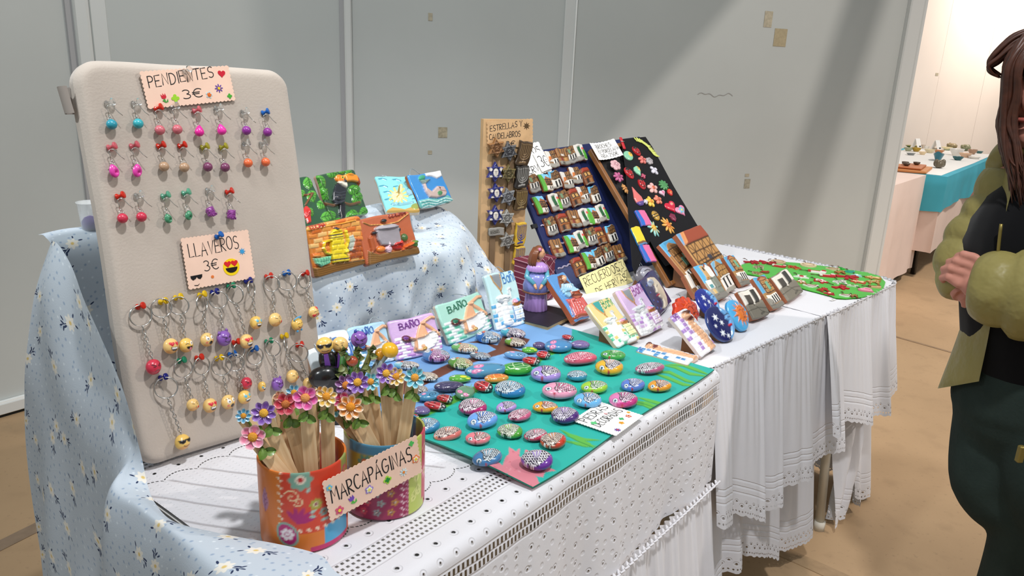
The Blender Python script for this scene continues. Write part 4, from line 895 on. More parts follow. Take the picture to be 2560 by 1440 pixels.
def paintA(P):
    for k in (0,1.571,-1.571):
        P.poly([(k-.9,-.1),(k-.27,-.1),(k-.25,1.1),(k-.9,1.1)],'d9772c'); P.poly([(k-.5,-.1),(k+.25,-.1),(k+.25,.25),(k-.5,.25)],'d9772c'); P.poly([(k+.22,.05),(k+.62,.05),(k+.62,.30),(k+.22,.30)],'4a9fc8'); P.poly([(k+.05,-.1),(k+.6,-.1),(k+.6,.06),(k+.05,.06)],'bb2c64')
        P.poly([(k+.5,.3),(k+.75,.3),(k+.75,1.1),(k+.5,1.1)],'8f9a54')
        lacel(P,[(k-.26,1.0),(k-.27,.28),(k+.5,.30)],.032)
        pflower(P,k-.03,.93,.135,'7fa895','e8ddc8','c02b2b'); swirl(P,k-.13,.72,.09,'f0d7a8',.014); swirl(P,k-.06,.66,.06,'f0d7a8',.012,-1)
        lotus(P,k-.07,.40,.17,'a81d6b'); pflower(P,k+.13,.60,.075,'a9a548','d8c9a0','8a2a52'); pflower(P,k+.22,.48,.055,'79a39a','3a4a4a','d06a3a',6); pflower(P,k+.40,.40,.09,'87a08a','d9c9b0','c0504a',6)
        for x,y,a in ((.03,.76,60),(.06,.5,20),(.12,.44,160),(.3,.72,30),(.34,.58,120),(.18,.38,0),(.28,.38,180)): P.leaf(k+x,y,.07,.022,a,'7fa8a0','c8d8c8',0)
        P.ell(k-.2,.24,.125,.16,'7fae9c',rot=25); P.ell(k-.2,.24,.10,.135,'b3246e',rot=25); pflower(P,k-.2,.24,.08,'efe6e6','b3246e','efe6e6',7)
        P.leaf(k-.50,.45,.32,.06,88,'b87a9a','7a2a5a',0)
        for x,y in ((.45,.7),(.58,.85),(.6,.5)): pflower(P,k+x,y,.07,'c0406a','e0c060','6a2a5a',6)
def paintB(P):
    for k in (0,1.571,-1.571):
        P.poly([(k-.8,-.1),(k+.3,-.1),(k+.3,.62),(k-.8,.62)],'8f1f4c'); P.poly([(k+.3,-.1),(k+.62,-.1),(k+.62,1.1),(k+.3,1.1)],'b5c25e'); P.poly([(k-.8,.62),(k+.3,.62),(k+.3,1.1),(k-.8,1.1)],'a9a84e'); P.poly([(k-.5,.88),(k+.3,.88),(k+.3,1.1),(k-.5,1.1)],'4f8fb0'); P.poly([(k+.55,.1),(k+.8,.1),(k+.8,1.1),(k+.55,1.1)],'c03a50')
        for i in range(16): 
            x,y=-.44+.17*(i%4)+.05*(i//4%2),.1+.13*(i//4); pflower(P,k+x,y,.05,['9aa8a6','c8455a','8fa3a0','b9862f'][i%4],'5a1a3a','d0c0b0',5)
        lacel(P,[(k+.22,0),(k+.22,.6)],.03,'e8c8d0'); lacel(P,[(k+.28,0),(k+.28,.6)],.02,'d89ab0'); lacel(P,[(k-.5,.60),(k+.22,.60)],.02,'e8c8d0')
        for x,y,a in ((.36,.15,70),(.45,.4,100),(.4,.65,60),(.5,.2,110)): P.leaf(k+x,y,.2,.05,a,'d8d98a','8fa03a',0)
        swirl(P,k+.66,.75,.09,'efc0a0',.014); pflower(P,k+.66,.45,.09,'e08aa0','d8d060','8a2a4a',6); pflower(P,k-.25,.78,.1,'5a9a8a','d0502a','e8d8a0',6); pflower(P,k+.08,.76,.09,'c0452a','e0d070','5a8a3a',6)
def cup(name,label,c,r,h,paint,base,z0=TZ):
    na,nz=150,60; vs=[];X=[];Y=[]; ths=np.linspace(0,2*math.pi,na,endpoint=False); fr=math.atan2(-c[1],-c[0])
    for j in range(nz):
        for a in ths:
            vs.append((r*math.cos(a+fr),r*math.sin(a+fr),h*j/(nz-1))); X.append((a if a<math.pi else a-2*math.pi)*.5); Y.append(j/(nz-1))
    P=Paint(X,Y,base,.012); paint(P)
    k=len(vs); inner=[]; ri=r-.003
    for rr,zz in ((r-.0005,h+.0012),(ri,h+.0008),(ri,h*.5),(ri,.004),(.0001,.004)): inner+=[(rr*math.cos(a+fr),rr*math.sin(a+fr),zz) for a in ths]
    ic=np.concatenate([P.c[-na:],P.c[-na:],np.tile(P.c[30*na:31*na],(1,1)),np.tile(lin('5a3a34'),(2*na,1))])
    col=np.concatenate([P.c,ic]); f=gridfaces(na,nz+5,0,True)+[tuple(range(na-1,-1,-1))]
    o=mk(name,np.array(vs+inner),f,m_cup,None,True,col=col,M=T(c[0],c[1],z0),auto=60); return tag(o,label,'cup','paper covered cups')
RCUP=.0555
def cup_at(bx,by,tx,ty):
    f=zp(bx,by,TZ); d=nrm([f[0],f[1],0]); t=onpl(tx,ty,f,d); return f+d*RCUP,t[2]-TZ,d
cL,hL,dL=cup_at(765,1382,748,1187); cR,hR,dR=cup_at(963,1300,945,1119)
cup('bookmark_cup','round cup covered in orange and red flowered paper, nearest the table edge',cL,RCUP,hL,paintA,'d2452e')
cup('bookmark_cup','round cup covered in crimson and green flowered paper, behind the orange one',cR,RCUP,hR,paintB,'a82a4c')
# the sign across both cups
P4=[C3(585,960),C3(1160,675),C3(1245,870),C3(670,1180)]
xa=nrm([cR[0]-cL[0],cR[1]-cL[1],0]); nn=np.cross(xa,[0,0,1.]); a=cL+nn*(RCUP+.002)
MSG=frame((a[0],a[1],.80),xa,(0,0,1),nn)
if nn[1]>0: pass
Ms,w_,h_=on_board(MSG,P4,.003)
sign('price_sign','long peach card sign reading MARCAPÁGINAS propped across the two flowered cups',Ms,w_,h_,m_peach,[('MARCAPÁGINAS',.05,.40,.36,.86,None,.03)],
 [('flower',.10,.15,.045,['d4607a','f2d84a'],0),('flower',.05,.80,.032,['7ac0dc','f0d64a'],0),('tulip',.24,.24,.05,['7a52b4','5fb84e'],20),('flower',.42,.27,.045,['9a84cc','eef0d8','ead96a'],0),('clover',.62,.27,.045,['a8d84a','2c8a3c'],0),('daisy',.80,.25,.045,['cfe8ee','e88a3a'],0),('flower',.95,.42,.045,['e8804a','f4ead8','ecd04a'],0),('clover',.93,.86,.03,['54c060'],0)],pen=.0017)
# bookmarks
m_stick=bpy.data.materials.new('pale_wood'); m_stick.use_nodes=True; q=SN(m_stick); B=q.N['Principled BSDF']; x,y,z=q.sep(q.obj())
n=q.noise(q.comb(q.m('MULTIPLY',x,260),q.m('MULTIPLY',y,14),z),1.,4); q.L.new(q.mix(q.step(n,.3,.7),'d9b384','efd2a6'),B.inputs['Base Color']); B.inputs['Roughness'].default_value=.6
def stick_mesh(L):
    w_=.0085; pts=[(-w_,0),(w_,0)]+[(w_*math.cos(a),L-w_+w_*math.sin(a)) for a in np.linspace(0,math.pi,10)]; o=MB().prism(pts,-.0009,.0009).build('stick',m_stick,None,False); return o
def petal_mesh(c,edge,r,wd,core):
    nu,nv=9,11; vs=[];col=[]
    for j in range(nv):
        t=j/(nv-1)
        for i in range(nu):
            s_=2*i/(nu-1)-1; ww=wd*r*(math.sin(math.pi*min(1,t*.70+.15))**.8); vs.append((s_*ww,r*(.18+.82*t)-.06*r*s_*s_*t,.14*r*abs(s_)**1.7+.16*r*t*t-.02*r)); f=min(1,max(abs(s_)**3,max(0,(t-.72)/.28)))
            col.append(lin(c)*(1-f)+lin(edge)*f if t>.18 else lin(core))
    k=len(vs); vs2=[(x,y,z-.05*r) for x,y,z in vs]; b=[i for i in range(nu)]+[j*nu+nu-1 for j in range(1,nv)]+[(nv-1)*nu+i for i in range(nu-2,-1,-1)]+[j*nu for j in range(nv-2,0,-1)]
    f=gridfaces(nu,nv)+[q_[::-1] for q_ in gridfaces(nu,nv,k)]+[(b[(i+1)%len(b)],b[i],b[i]+k,b[(i+1)%len(b)]+k) for i in range(len(b))]
    o=mk('petal',vs+vs2,f,m_clay,None,True,col=np.array(col+col),auto=50); me=o.data; bpy.data.objects.remove(o); return me
m_leafv=mat('clay_leaf_green','6b8a3a',.4,coat=.2,var=.25,vscale=120)
def leaf_part(parent,M,l=.016,w_=.0055,mt=None):
    nu,nv=5,8; vs=[]
    for j in range(nv):
        t=j/(nv-1)
        for i in range(nu): s_=2*i/(nu-1)-1; vs.append((s_*w_*math.sin(math.pi*t)**.8,l*t,.0035*abs(s_)+.006*math.sin(t*2.5)))
    k=len(vs); vs+= [(x,y,z-.0012) for x,y,z in vs]; return mk('leaf',vs,gridfaces(nu,nv)+[f[::-1] for f in gridfaces(nu,nv,k)],mt or m_leafv,parent,True,M=M)
FLS={}
def bookmark(cupc,d,fl,r,rim,col,dd,yaw,label,cupn,npet=8):
    p0=cupc-d*dd; P=onpl(*fl,p0,d); Q=onpl(*rim,p0,d); y=nrm(P-Q); L1=np.linalg.norm(P-Q); lat=np.array([-d[1],d[0],0]); 
    ext=.085
    for _ in range(20):
        E=Q-y*ext
        if (E[2]<TZ+.008) or np.linalg.norm((E-cupc)[:2])>RCUP-.012: ext*=.85
        else: break
    E=Q-y*ext; L=np.linalg.norm(P-E)+.004
    z=-d-y*(-d@y); z=nrm(z); x=np.cross(y,z); M=frame(E,x,y,z)@Matrix.Rotation(yaw,4,'Y')
    o=thing('bookmark',label,'bookmark',M,'flower bookmarks in the paper covered cups')
    s_=stick_mesh(L); s_.parent=o
    dist=np.linalg.norm(P-CAM); R=r/2.483/1900*dist*1.12
    Mf=T(0,L-.004,.006)@Matrix.Rotation(-yaw*.75,4,'Y')@Matrix.Rotation(-.25,4,'X')
    c,edge,core=col; k=(c,edge,core,round(R,4),npet)
    if k not in FLS: FLS[k]=petal_mesh(c,edge,R,{8:.30,6:.42,5:.5}[npet],core)
    fc=MB().lathe([(.0005,.0),(R*.33,0),(R*.36,R*.12),(R*.28,R*.21),(.0005,R*.24)],16).build('flower_centre',mat('pollen_'+core,core,.5,bump=.8,bscale=900),o,M=Mf)
    for i in range(npet): share('petal',FLS[k],fc,Rz(2*math.pi*i/npet+.2)@T(0,0,.0006*(i%2)))
    for i,(a,yy) in enumerate(((2.3,-.022),(-2.2,-.026))): leaf_part(o,T(.002*(-1)**i,L+yy,.003)@Rz(a))
    MB().tube([(0,L-.006,.003),(.001,L-.018,.0035),(-.001,L-.03,.003)],.0016,6).build('stem',m_leafv,o)
    return o
Y='e8a02e'
PKL=('e87fa0','f7d3da',Y); BLU=('4d9fc6','cfe6ee',Y); PUR=('7e4fae','b79ad0','f0b53a'); RED=('bf2640','e88a90','d07a3a'); PNK=('d94a98','f2a8cc','efa05a'); YEL=('efbf45','f6efe0','eda02c'); ORA=('e98f28','fbeed8','ef9a24'); CRI=('b02a5c','e0a0b8','c0502a'); DPU=('74457f','a988b4','e08a34'); LBL=('54b4c8','bfe2e8','f0a63a')
LC='in the orange cup'; RCN='in the crimson cup'
for fl,r,rim,col,dd,yaw,lab,n in [((110,540),40,(330,830),BLU,-.01,.5,'small pale blue flower bookmark at the far left of the orange cup',8),((320,430),34,(420,850),('c9846a','e0b8a0',Y),-.022,1.0,'dull orange flower bookmark turned sideways behind the red one in the orange cup',6),((425,390),44,(515,860),BLU,-.018,.3,'blue flower bookmark peeking from behind the pink one in the orange cup',8),((572,398),36,(575,860),('c98a3e','e6c89a',Y),-.012,1.15,'ochre flower bookmark seen edge on in the orange cup',6),((378,460),60,(500,890),RED,.012,.15,'red flower bookmark in the orange cup',6),((170,668),66,(345,880),PKL,.034,.35,'light pink flower bookmark leaning far out of the orange cup',6),((243,515),64,(410,895),PUR,.028,.15,'purple flower bookmark in the orange cup',8),((505,420),66,(545,905),PNK,.026,-.05,'bright pink flower bookmark standing in the orange cup',6),((640,412),58,(650,895),YEL,.012,-.2,'white and yellow flower bookmark at the right of the orange cup',8)]:
    bookmark(cL,dL,C3(*fl),r,C3(*rim),col,dd,yaw,lab,LC,n)
for fl,r,rim,col,dd,yaw,lab,n in [((905,322),50,(960,690),LBL,-.015,.2,'teal blue flower bookmark behind the purple pair in the crimson cup',8),((755,345),60,(900,700),DPU,-.005,.2,'dusky purple flower bookmark, left of the purple pair in the crimson cup',8),((828,325),62,(930,705),PUR,.012,.1,'bright purple flower bookmark, right of the purple pair in the crimson cup',8),((1000,270),58,(1032,710),PUR,.016,.25,'purple flower bookmark standing alone and tallest in the crimson cup',8),((1080,290),52,(1060,705),YEL,.018,-.45,'pale yellow flower bookmark in the crimson cup',8),((1180,295),60,(1110,700),LBL,.03,.1,'turquoise flower bookmark at the right of the crimson cup',8),((680,500),46,(850,690),LBL,.022,.7,'blue flower bookmark leftmost in the crimson cup',8),((722,450),50,(875,700),CRI,.026,.6,'crimson flower bookmark behind the orange one in the crimson cup',6),((785,478),70,(920,725),ORA,.042,.1,'orange flower bookmark with white edged petals leaning left in the crimson cup',8)]:
    bookmark(cR,dR,C3(*fl),r,C3(*rim),col,dd,yaw,lab,RCN,n)
# dark cup behind with figure-topped pencils
f=zp(*C3(715,600),TZ); dK=nrm([f[0],f[1],0]); cK=f+dK*.035
m_blk=mat('black_gloss','121214',.25,coat=.4); m_stem=mat('stem_green','3f7a34',.45,var=.25,vscale=90)
rimz=onpl(*C3(640,320),f,dK)[2]-TZ
kc=MB().lathe([(.032,0),(.034,.002),(.037,rimz*.5),(.039,rimz),(.036,rimz),(.033,rimz*.5),(.03,.006),(.0005,.005)],28).build('pencil_cup',m_blk,None,M=T(cK[0],cK[1],TZ),auto=50); tag(kc,'glossy black cup holding figure topped pencils behind the flowered cups','cup')
def pencil(head,foot,label,body,dd=0,headfn=None,r=.0016*2.2):
    p0=cK-dK*dd; P=onpl(*C3(*head),p0,dK); Q=onpl(*C3(*foot),p0,dK); y=nrm(P-Q); E=cK+np.array([0,0,.01])+ (Q-cK)*np.array([.35,.35,0]); E[2]=TZ+.012; y=nrm(P-E); L=np.linalg.norm(P-E); z=nrm(-dK-y*(-dK@y)); x=np.cross(y,z)
    o=thing('topped_pencil',label,'pencil',frame(E,x,y,z),'figure topped pencils in the black cup')
    MB().tube([(0,0,0),(0,L-.012,0)],r,8).build('shaft',body,o); headfn(o,L); return o
def emo_head(face,r,suit=None):
    def fn(o,L):
        vv,fs,cc_=emoji(face,r); eb=mk('emoji_face',vv,fs,m_clay,o,True,col=cc_,M=T(0,L,.002))
        if face=='devil':
            for s_ in (-1,1): MB().tube([(s_*r*.55,r*.72,0),(s_*r*.68,r*.98,.1*r),(s_*r*.6,r*1.2,.1*r)],[r*.26,r*.17,r*.03],8).build('horn',mat('horn_blue','3b4aa0',.3),eb)
        if suit:
            MB().lathe([(.004,-.04),(.013,-.034),(.0145,-.015),(.012,-.004),(.005,.0)],14,Matrix.Rotation(-math.pi/2,4,'X')@S(1,.7,1)).build('suit',m_blk,o,M=T(0,L-r*.8,0))
            MB().prism([(-.0035,0),(.0035,0),(.005,-.026),(0,-.033),(-.005,-.026)],.007,.0105).build('necktie',mat('tie_purple','6a3d94',.4),o,False,M=T(0,L-r*.9,.001))
    return fn
def ball_head(c,r):
    def fn(o,L): MB().ball((0,L,0),(r,r*.9,r*.9),18,12).build('ball_head',mat('clay_'+c,c,.3,coat=.3),o)
    return fn
def leafy(o,L):
    for i,(a,yy) in enumerate(((1.2,-.006),(-1.3,-.012),(.4,-.002),(2.4,-.03),(-2.2,-.034),(1.6,-.045))): leaf_part(o,T(0,L+yy,.002)@Rz(a)@Matrix.Rotation(.5,4,'X'),.016,.006,mat('clay_leaf_dull','76804a',.45,var=.3,vscale=120))
pencil((625,105),(655,300),'pencil topped by a yellow sunglasses face in a black suit','' and None or m_blk,.012,emo_head('shades',.0142,True))
pencil((720,102),(715,300),'pencil topped by a pale kissing face in a black suit',m_blk,-.005,emo_head('kiss',.0138,True))
pencil((838,68),(770,300),'pencil topped by a purple horned devil face',m_stem,-.012,emo_head('devil',.0142))
pencil((752,120),(690,340),'green stemmed pencil with curled leaves, left of the two leafy ones',m_stem,.026,leafy,.0062)
pencil((842,125),(790,320),'green stemmed pencil with a ragged leafy top below the purple devil face',m_stem,.015,leafy,.0068)
pencil((925,120),(890,300),'olive knobbly leafed pencil left of the yellow balls',mat('olive_stem','6f6a2a',.5),-.01,leafy,.005)
pencil((1030,137),(930,330),'pencil topped by a bright yellow ball',mat('stem_grey','8a8f8c',.5),.012,ball_head('e0a81c',.0150))
pencil((978,165),(900,330),'pencil topped by an amber ball behind the bright yellow one',mat('stem_grey','8a8f8c',.5),-.006,ball_head('c98a1a',.0125))
pencil((625,300),(640,330),'short pencil with a large black oval head at the left of the black cup',m_blk,.02,lambda o,L:MB().ball((0,L,0),(.027,.02,.018),20,14).build('oval_head',m_blk,o))
pencil((795,205),(790,320),'short pencil topped by a rust red bud between the leafy stems',m_stem,.03,ball_head('a0482c',.010))
# ---------------------------------------------------------------- ceramic tiles
C4=crop(720,400,2.667); C8=crop(1260,600,4.267); C9=crop(1640,560,4.129)
m_tile=mat('glazed_ceramic',vc=True,rough=.22,coat=.5,bump=.35,bscale=55); m_tmat=mat('painted_plaster',vc=True,rough=.5,bump=.3,bscale=220)
m_wedge=mat('dark_wood_wedge','6e4628',.55,var=.25,vscale=25); m_wire=mat('hanging_wire','a9b6bd',.35,metal=.6)
ZLOW,ZUP=.955,1.009
def tile(label,cs,cr_,paint,base,z=TZ,side='c9b8ab',th=.012,n=None,unit=False,wedge=None,wire=None,mt=None,name='ceramic_tile',group=None,wob=.0012,rnd=.004,amp=.0016,tiltmin=None):
    TL,TR,BR,BL=cs; px=[cr_(*c) for c in cs]
    M,w_,h_,tilt=stand_frame(px[3],px[2],px[0],z,th)
    nx=n or int(min(130,max(84,math.dist(px[2],px[3])*1.1))); ny=int(min(170,max(40,nx*h_/w_)))
    def pf(U,V):
        if unit: P=Paint(U,V,base,1.3/nx)
        else:
            X=(1-U)*(1-V)*BL[0]+U*(1-V)*BR[0]+(1-U)*V*TL[0]+U*V*TR[0]; Y=(1-U)*(1-V)*BL[1]+U*(1-V)*BR[1]+(1-U)*V*TL[1]+U*V*TR[1]
            P=Paint(X,Y,base,1.3*math.dist(BL,BR)/nx)
        paint(P); return P
    o=thing(name,label,'tile',M,group)
    rect_relief('tile_body',w_,h_,th,nx,ny,pf,mt or m_tile,side,o,None,rnd,wob,len(label),amp=amp)
    if wedge:
        d=h_*.52; a=max(tilt,.12); L=d/math.cos(a)*0+h_*.55; dep=L*math.sin(a)+.001; foot=min(.09,L*.75)
        # triangular prop: along the back of the tile, then down to the table
        up=M.to_3x3().inverted()@Vector((0,0,1)); bk=M.to_3x3().inverted()@Vector((M.col[0][1],-M.col[0][0],0)); bk=-bk if bk.z>0 else bk
        p1=Vector((0,L,-.0005)); p2=Vector((0,.004,-.0005)); hz=(M@p1).z-z; p3=p1-up*hz+up*.0005
        if (p3-p2).length<.02: p3=p3+bk*.02
        ww=w_*wedge
        vs=[]
        for sx in (-ww/2,ww/2): vs+=[(sx,p1.y,p1.z),(sx,p2.y,p2.z),(sx,p3.y,p3.z)]
        MB().add(vs,[(0,1,2),(5,4,3),(0,3,4,1),(1,4,5,2),(2,5,3,0)]).build('wooden_prop',m_wedge,o,False)
    if wire:
        x0,x1,hh=wire; mb=MB(); mb.tube([((x0-.5)*w_+((x1-x0)*w_)*t,h_*.985+hh*math.sin(math.pi*t)-.004*0,th*.5-.002*math.sin(math.pi*t)) for t in np.linspace(0,1,12)],.0008,6); mb.build('wire_loop',m_wire,o)
    return o
SKN='e0ab84'
# --- animals on the upper step
def p_toucan(P):
    for x,y,l,w_,a in ((175,95,120,38,55),(250,75,95,34,20),(190,190,110,36,40),(330,75,70,26,-10),(215,240,70,30,-50),(430,75,60,28,150),(400,190,90,34,20),(440,230,90,36,60),(470,170,60,28,100),(380,390,90,34,-20),(540,330,80,32,150),(510,240,60,28,170),(270,330,90,34,70),(300,400,80,30,20),(420,330,80,30,70),(500,390,90,30,-170),(330,230,50,24,100)): P.leaf(x,y,l,w_,a,'4f9a35','2a5a22',2.2)
    P.line([(245,285),(300,300),(360,285),(410,300),(470,290)],20,'6a4a30',2.5)
    P.poly([(305,170),(330,150),(375,165),(385,215),(378,260),(360,300),(305,300),(290,270),(292,215)],'23252c',4); P.poly([(335,290),(378,295),(375,400),(345,405),(335,350)],'1e2026',3)
    for y in (215,235,255,275): P.line([(300,y),(330,y+10),(372,y)],5,'3a3d46')
    P.poly([(325,140),(370,140),(382,165),(375,195),(345,180),(325,165)],'efe6d2',4); P.ell(338,125,32,24,'e8862c',4); P.ell(350,122,11,10,'e8d24a'); P.ell(350,122,6,6,'1c1c1e')
    P.poly([(362,105),(400,95),(450,105),(478,140),(482,175),(462,155),(420,148),(372,150)],'e8922e',5); P.poly([(450,105),(478,140),(484,180),(460,158),(455,130)],'a9452a'); P.poly([(360,120),(372,150),(366,168),(352,150)],'22242a',4)
tile('square tile with a black toucan among green leaves on the upper step',[(185,95),(450,62),(540,362),(290,412)],C4,p_toucan,'31513a',ZUP,'a9897a',.012,wedge=.5)
def p_parrot(P):
    for x,y,l,w_,a in ((90,120,90,34,70),(120,210,90,32,60),(180,290,80,32,20),(210,390,100,34,-10),(110,330,70,30,40),(60,200,70,30,80)): P.leaf(x,y,l,w_,a,'58a53a','2c5f24',2)
    P.line([(90,240),(140,235),(110,300)],14,'7a4a30',2); P.poly([(110,340),(140,360),(150,420),(125,425),(112,390)],'cf2f2a',3); P.ell(115,350,20,40,'c92c2a',3)
tile('green leafy tile with a red bird, half hidden behind the beige board',[(-110,140),(95,112),(310,416),(75,466)],C4,p_parrot,'2c5438',ZUP,'a9897a',.012)
def p_sea(P):
    for i,(x,y) in enumerate(((600,130),(610,180),(690,130),(640,220),(700,180),(650,270),(770,140),(790,190),(690,300),(830,260))): P.line([(x,y),(x+22,y-6),(x+48,y+2)],9,'3d8fa8',1)
    P.poly([(655,345),(700,318),(780,330),(850,300),(890,335),(880,350),(660,352)],'c09a52',1.5); P.ell(850,310,30,22,'8f9a4a',2)
    for a in range(0,360,30): P.line([(735,240),(735+62*math.cos(R_(a)),240+58*math.sin(R_(a)))],12,'e0cf72',1.5)
    P.ell(730,245,38,36,'e9dfa8',3); P.line([(720,235),(740,250),(725,262)],6,'b9963f'); P.poly([(760,170),(800,240),(832,230),(815,200),(790,205)],'8fb9d0',3); P.line([(700,300),(760,300),(830,280)],16,'7fb4c0',2); P.ell(745,180,14,26,'e6dca0',2)
tile('turquoise sea tile with a yellow starfish on the upper step',[(572,108),(780,95),(888,338),(662,346)],C4,p_sea,'86cdd0',ZUP,'c9b8a4',.012,wedge=.55,wire=(.05,.55,.016))
def p_whale(P):
    P.poly([(905,100),(960,92),(1005,95),(1020,130),(985,140),(950,125),(915,120)],'e9ecee',2)
    P.poly([(870,275),(930,255),(1000,262),(1060,240),(1105,272),(1100,290),(890,332)],'6db7b0',1.5)
    for k in range(5): P.line([(880+5*k,285+9*k),(930,268+9*k),(985,280+7*k),(1040,258+8*k),(1095,268+6*k)],5,'2f8f94' if k%2 else 'd9ecea',1)
    P.poly([(888,160),(905,155),(915,190),(945,215),(985,185),(1025,190),(1048,225),(1040,245),(980,258),(930,250),(905,215)],'c4ada6',4); P.poly([(868,140),(900,138),(945,140),(915,160),(890,165)],'7a8f88',3); P.line([(985,188),(1000,215),(1045,222)],4,'8a5a50'); P.ell(993,232,17,14,'4a8a5a',1); P.ell(995,200,4,4,'2a2a2a'); P.ell(885,125,22,16,'3fa07a',3)
tile('blue tile with a pink spouting whale at the end of the upper step',[(800,102),(1010,96),(1103,278),(890,326)],C4,p_whale,'3f8ed0',ZUP,'8a5a40',.012,wedge=.5,wire=(.1,.4,.018))
# --- kitchen tiles
def wood(P,pts,c='8a5d30'):
    P.poly(pts,c,2); 
def p_coc1(P):
    r=random.Random(2)
    for j in range(9):
        for i in range(6):
            x=120+i*60+(j%2)*30+j*6; y=432+j*31-i*5; c=r.choice(['e8a95a','e08a3f','d9722f','eec07a','e59a4a']); P.poly([(x,y),(x+54,y-4),(x+56,y+23),(x+2,y+27)],c,1)
    P.line([(130,462),(250,452),(420,436)],9,'e0a040',2); P.text('COCINA',140,458,22,'b0281f',7,1.2,(1,-.08),(0,-1))
    P.poly([(255,500),(330,490),(345,560),(385,665),(385,680),(275,692),(268,640)],'ecd22c',5); P.poly([(262,500),(328,492),(325,478),(300,468),(268,480)],'e5c926',5); P.ell(293,470,12,8,'22233a',3)
    P.line([(258,515),(330,507)],7,'22264a'); P.line([(258,530),(335,522)],5,'22264a'); P.line([(272,672),(385,660)],8,'22264a')
    P.line([(256,545),(225,550),(222,590),(240,620),(262,630)],15,'e3c628',4); P.line([(355,620),(375,560),(358,495)],20,'e8ce2a',4); P.poly([(375,530),(410,518),(432,580),(425,615),(385,620)],'b9c2b4',3)
    P.poly([(420,540),(470,545),(480,660),(400,668),(395,640)],'b25a2c',2); P.poly([(165,648),(270,640),(262,690),(205,710),(175,685)],'7ec6a0',4)
    for k in range(5): P.line([(178+18*k,648-k),(192+14*k,700-3*k)],4,'4a9a78')
    P.ell(190,635,25,12,'c8803a',3); P.poly([(165,715),(300,690),(520,665),(530,702),(300,760),(180,790)],'8d6434',2.5)
    for k in range(4): P.line([(175,730+14*k),(330,705+13*k),(525,672+9*k)],4,'5f4020')
tile('kitchen tile with a yellow coffee pot before orange bricks, lettered COCINA',[(128,438),(450,407),(530,700),(182,788)],C4,p_coc1,'d9853a',ZLOW,'9a5a3a',.013)
def p_coc2(P):
    P.text('COCINA',672,392,30,'7a1f16',9,1.2,(1,-.22),(0,-1))
    P.poly([(530,600),(600,630),(870,580),(880,632),(700,670),(530,704)],'8d6434',2.5)
    for k in range(5): P.line([(530,625+15*k),(640,640+9*k),(875,590+9*k)],4,'5f4020')
    P.poly([(580,465),(735,440),(745,560),(690,580),(610,575),(590,540)],'9a949a',5); P.ell(657,452,80,20,'aaa4aa',4,rot=-9); P.line([(580,470),(655,470),(735,448)],6,'75707a'); P.ell(635,412,20,14,'1e1c22',5); P.ell(570,488,16,12,'1e1c22',4); P.ell(740,470,10,16,'1e1c22',4)
    P.poly([(530,515),(562,505),(580,600),(550,618)],'a5522c',4); P.ell(612,598,30,22,'d97a30',4); P.ell(660,600,26,24,'d8b0bc',5); P.poly([(652,585),(660,555),(668,585)],'d8b0bc',3); P.ell(722,580,36,26,'c92a22',5); P.ell(745,560,20,18,'d03028',4)
    for x,y in ((750,600),(770,585),(790,575)): P.line([(x,y),(x+62,y-28)],20,'e0672c',3)
    P.ell(775,522,24,28,'4a6a3a',4); P.ell(850,558,26,22,'5a8a3a',3); P.line([(500,415),(545,435),(640,438),(740,415),(812,362)],7,'d6a85a',2)
tile('terracotta kitchen tile with a grey pot and vegetables, lettered COCINA',[(450,395),(826,342),(880,630),(526,705)],C4,p_coc2,'b8623f',ZLOW,'9a4f34',.013)
# --- bathroom tiles
def bath(c,c2,tx,unitflip=False):
    def f(P):
        r=random.Random(5)
        for j in range(8):
            for i in range(6):
                x=i*.18+(j%2)*.09-.05; y=j*.07-.02
                if x<.28 or x>.72: P.rect(x,y,x+.16,y+.058,'f0eef0' if (i+j)%2 else c2,.8)
        P.poly([(.30,.47),(.90,.52),(.93,.34),(.80,.13),(.52,.07),(.40,.14),(.33,.30)],'f1f1ef',3); P.line([(.30,.47),(.6,.46),(.90,.53)],.03,'e0e0de',1)
        for k in range(16): t=k/15; P.ell(.36+.5*t,.455+.06*t*t,.012,.016,'4a4a52')
        P.poly([(.44,.44),(.62,.80),(.72,.82),(.74,.48),(.60,.42)],SKN,3); P.line([(.68,.79),(.90,.88),(.99,.85)],.085,SKN,3); P.line([(.72,.76),(.84,.62),(.97,.40)],.085,SKN,2.5)
        P.ell(.27,.48,.105,.10,'5f2a24',4); P.ell(.24,.50,.05,.05,tx); P.ell(.37,.46,.06,.055,SKN,4); P.line([(.42,.44),(.38,.16),(.56,.14),(.54,.24)],.075,SKN,3); P.ell(.56,.16,.06,.05,'b9924a',2)
        P.text('BAÑO',.20,.73,.15,tx,.030,.8,(.95,.10),(0,1))
    return f
LIL=[(665,1080),(966,970),(1040,1262),(736,1342)]
tile('lilac tile lettered BAÑO with a bather in a white tub',LIL,C4,bath('c8a3d4','b07cc0','6a2f80'),'cba9d6',TZ+.002,'c9b6ac',.012,unit=True,wire=(.68,.95,.012))
tile('mint green tile lettered BAÑO with a bather in a white tub',[(985,975),(1251,900),(1366,1120),(1086,1240)],C4,bath('9fd4c4','5fb49c','1f6a50'),'abdacb',TZ+.002,'c9bfb0',.012,unit=True,wire=(.15,.75,.014))
tile('pale blue bath tile with bare legs, behind the emoji pencils',[(395,1128),(636,1077),(716,1330),(470,1405)],C4,bath('a9d0e6','6aa8d0','2f62a8'),'aed4e8',TZ+.002,'c9bfb0',.012,unit=True,wire=(.6,.95,.012))
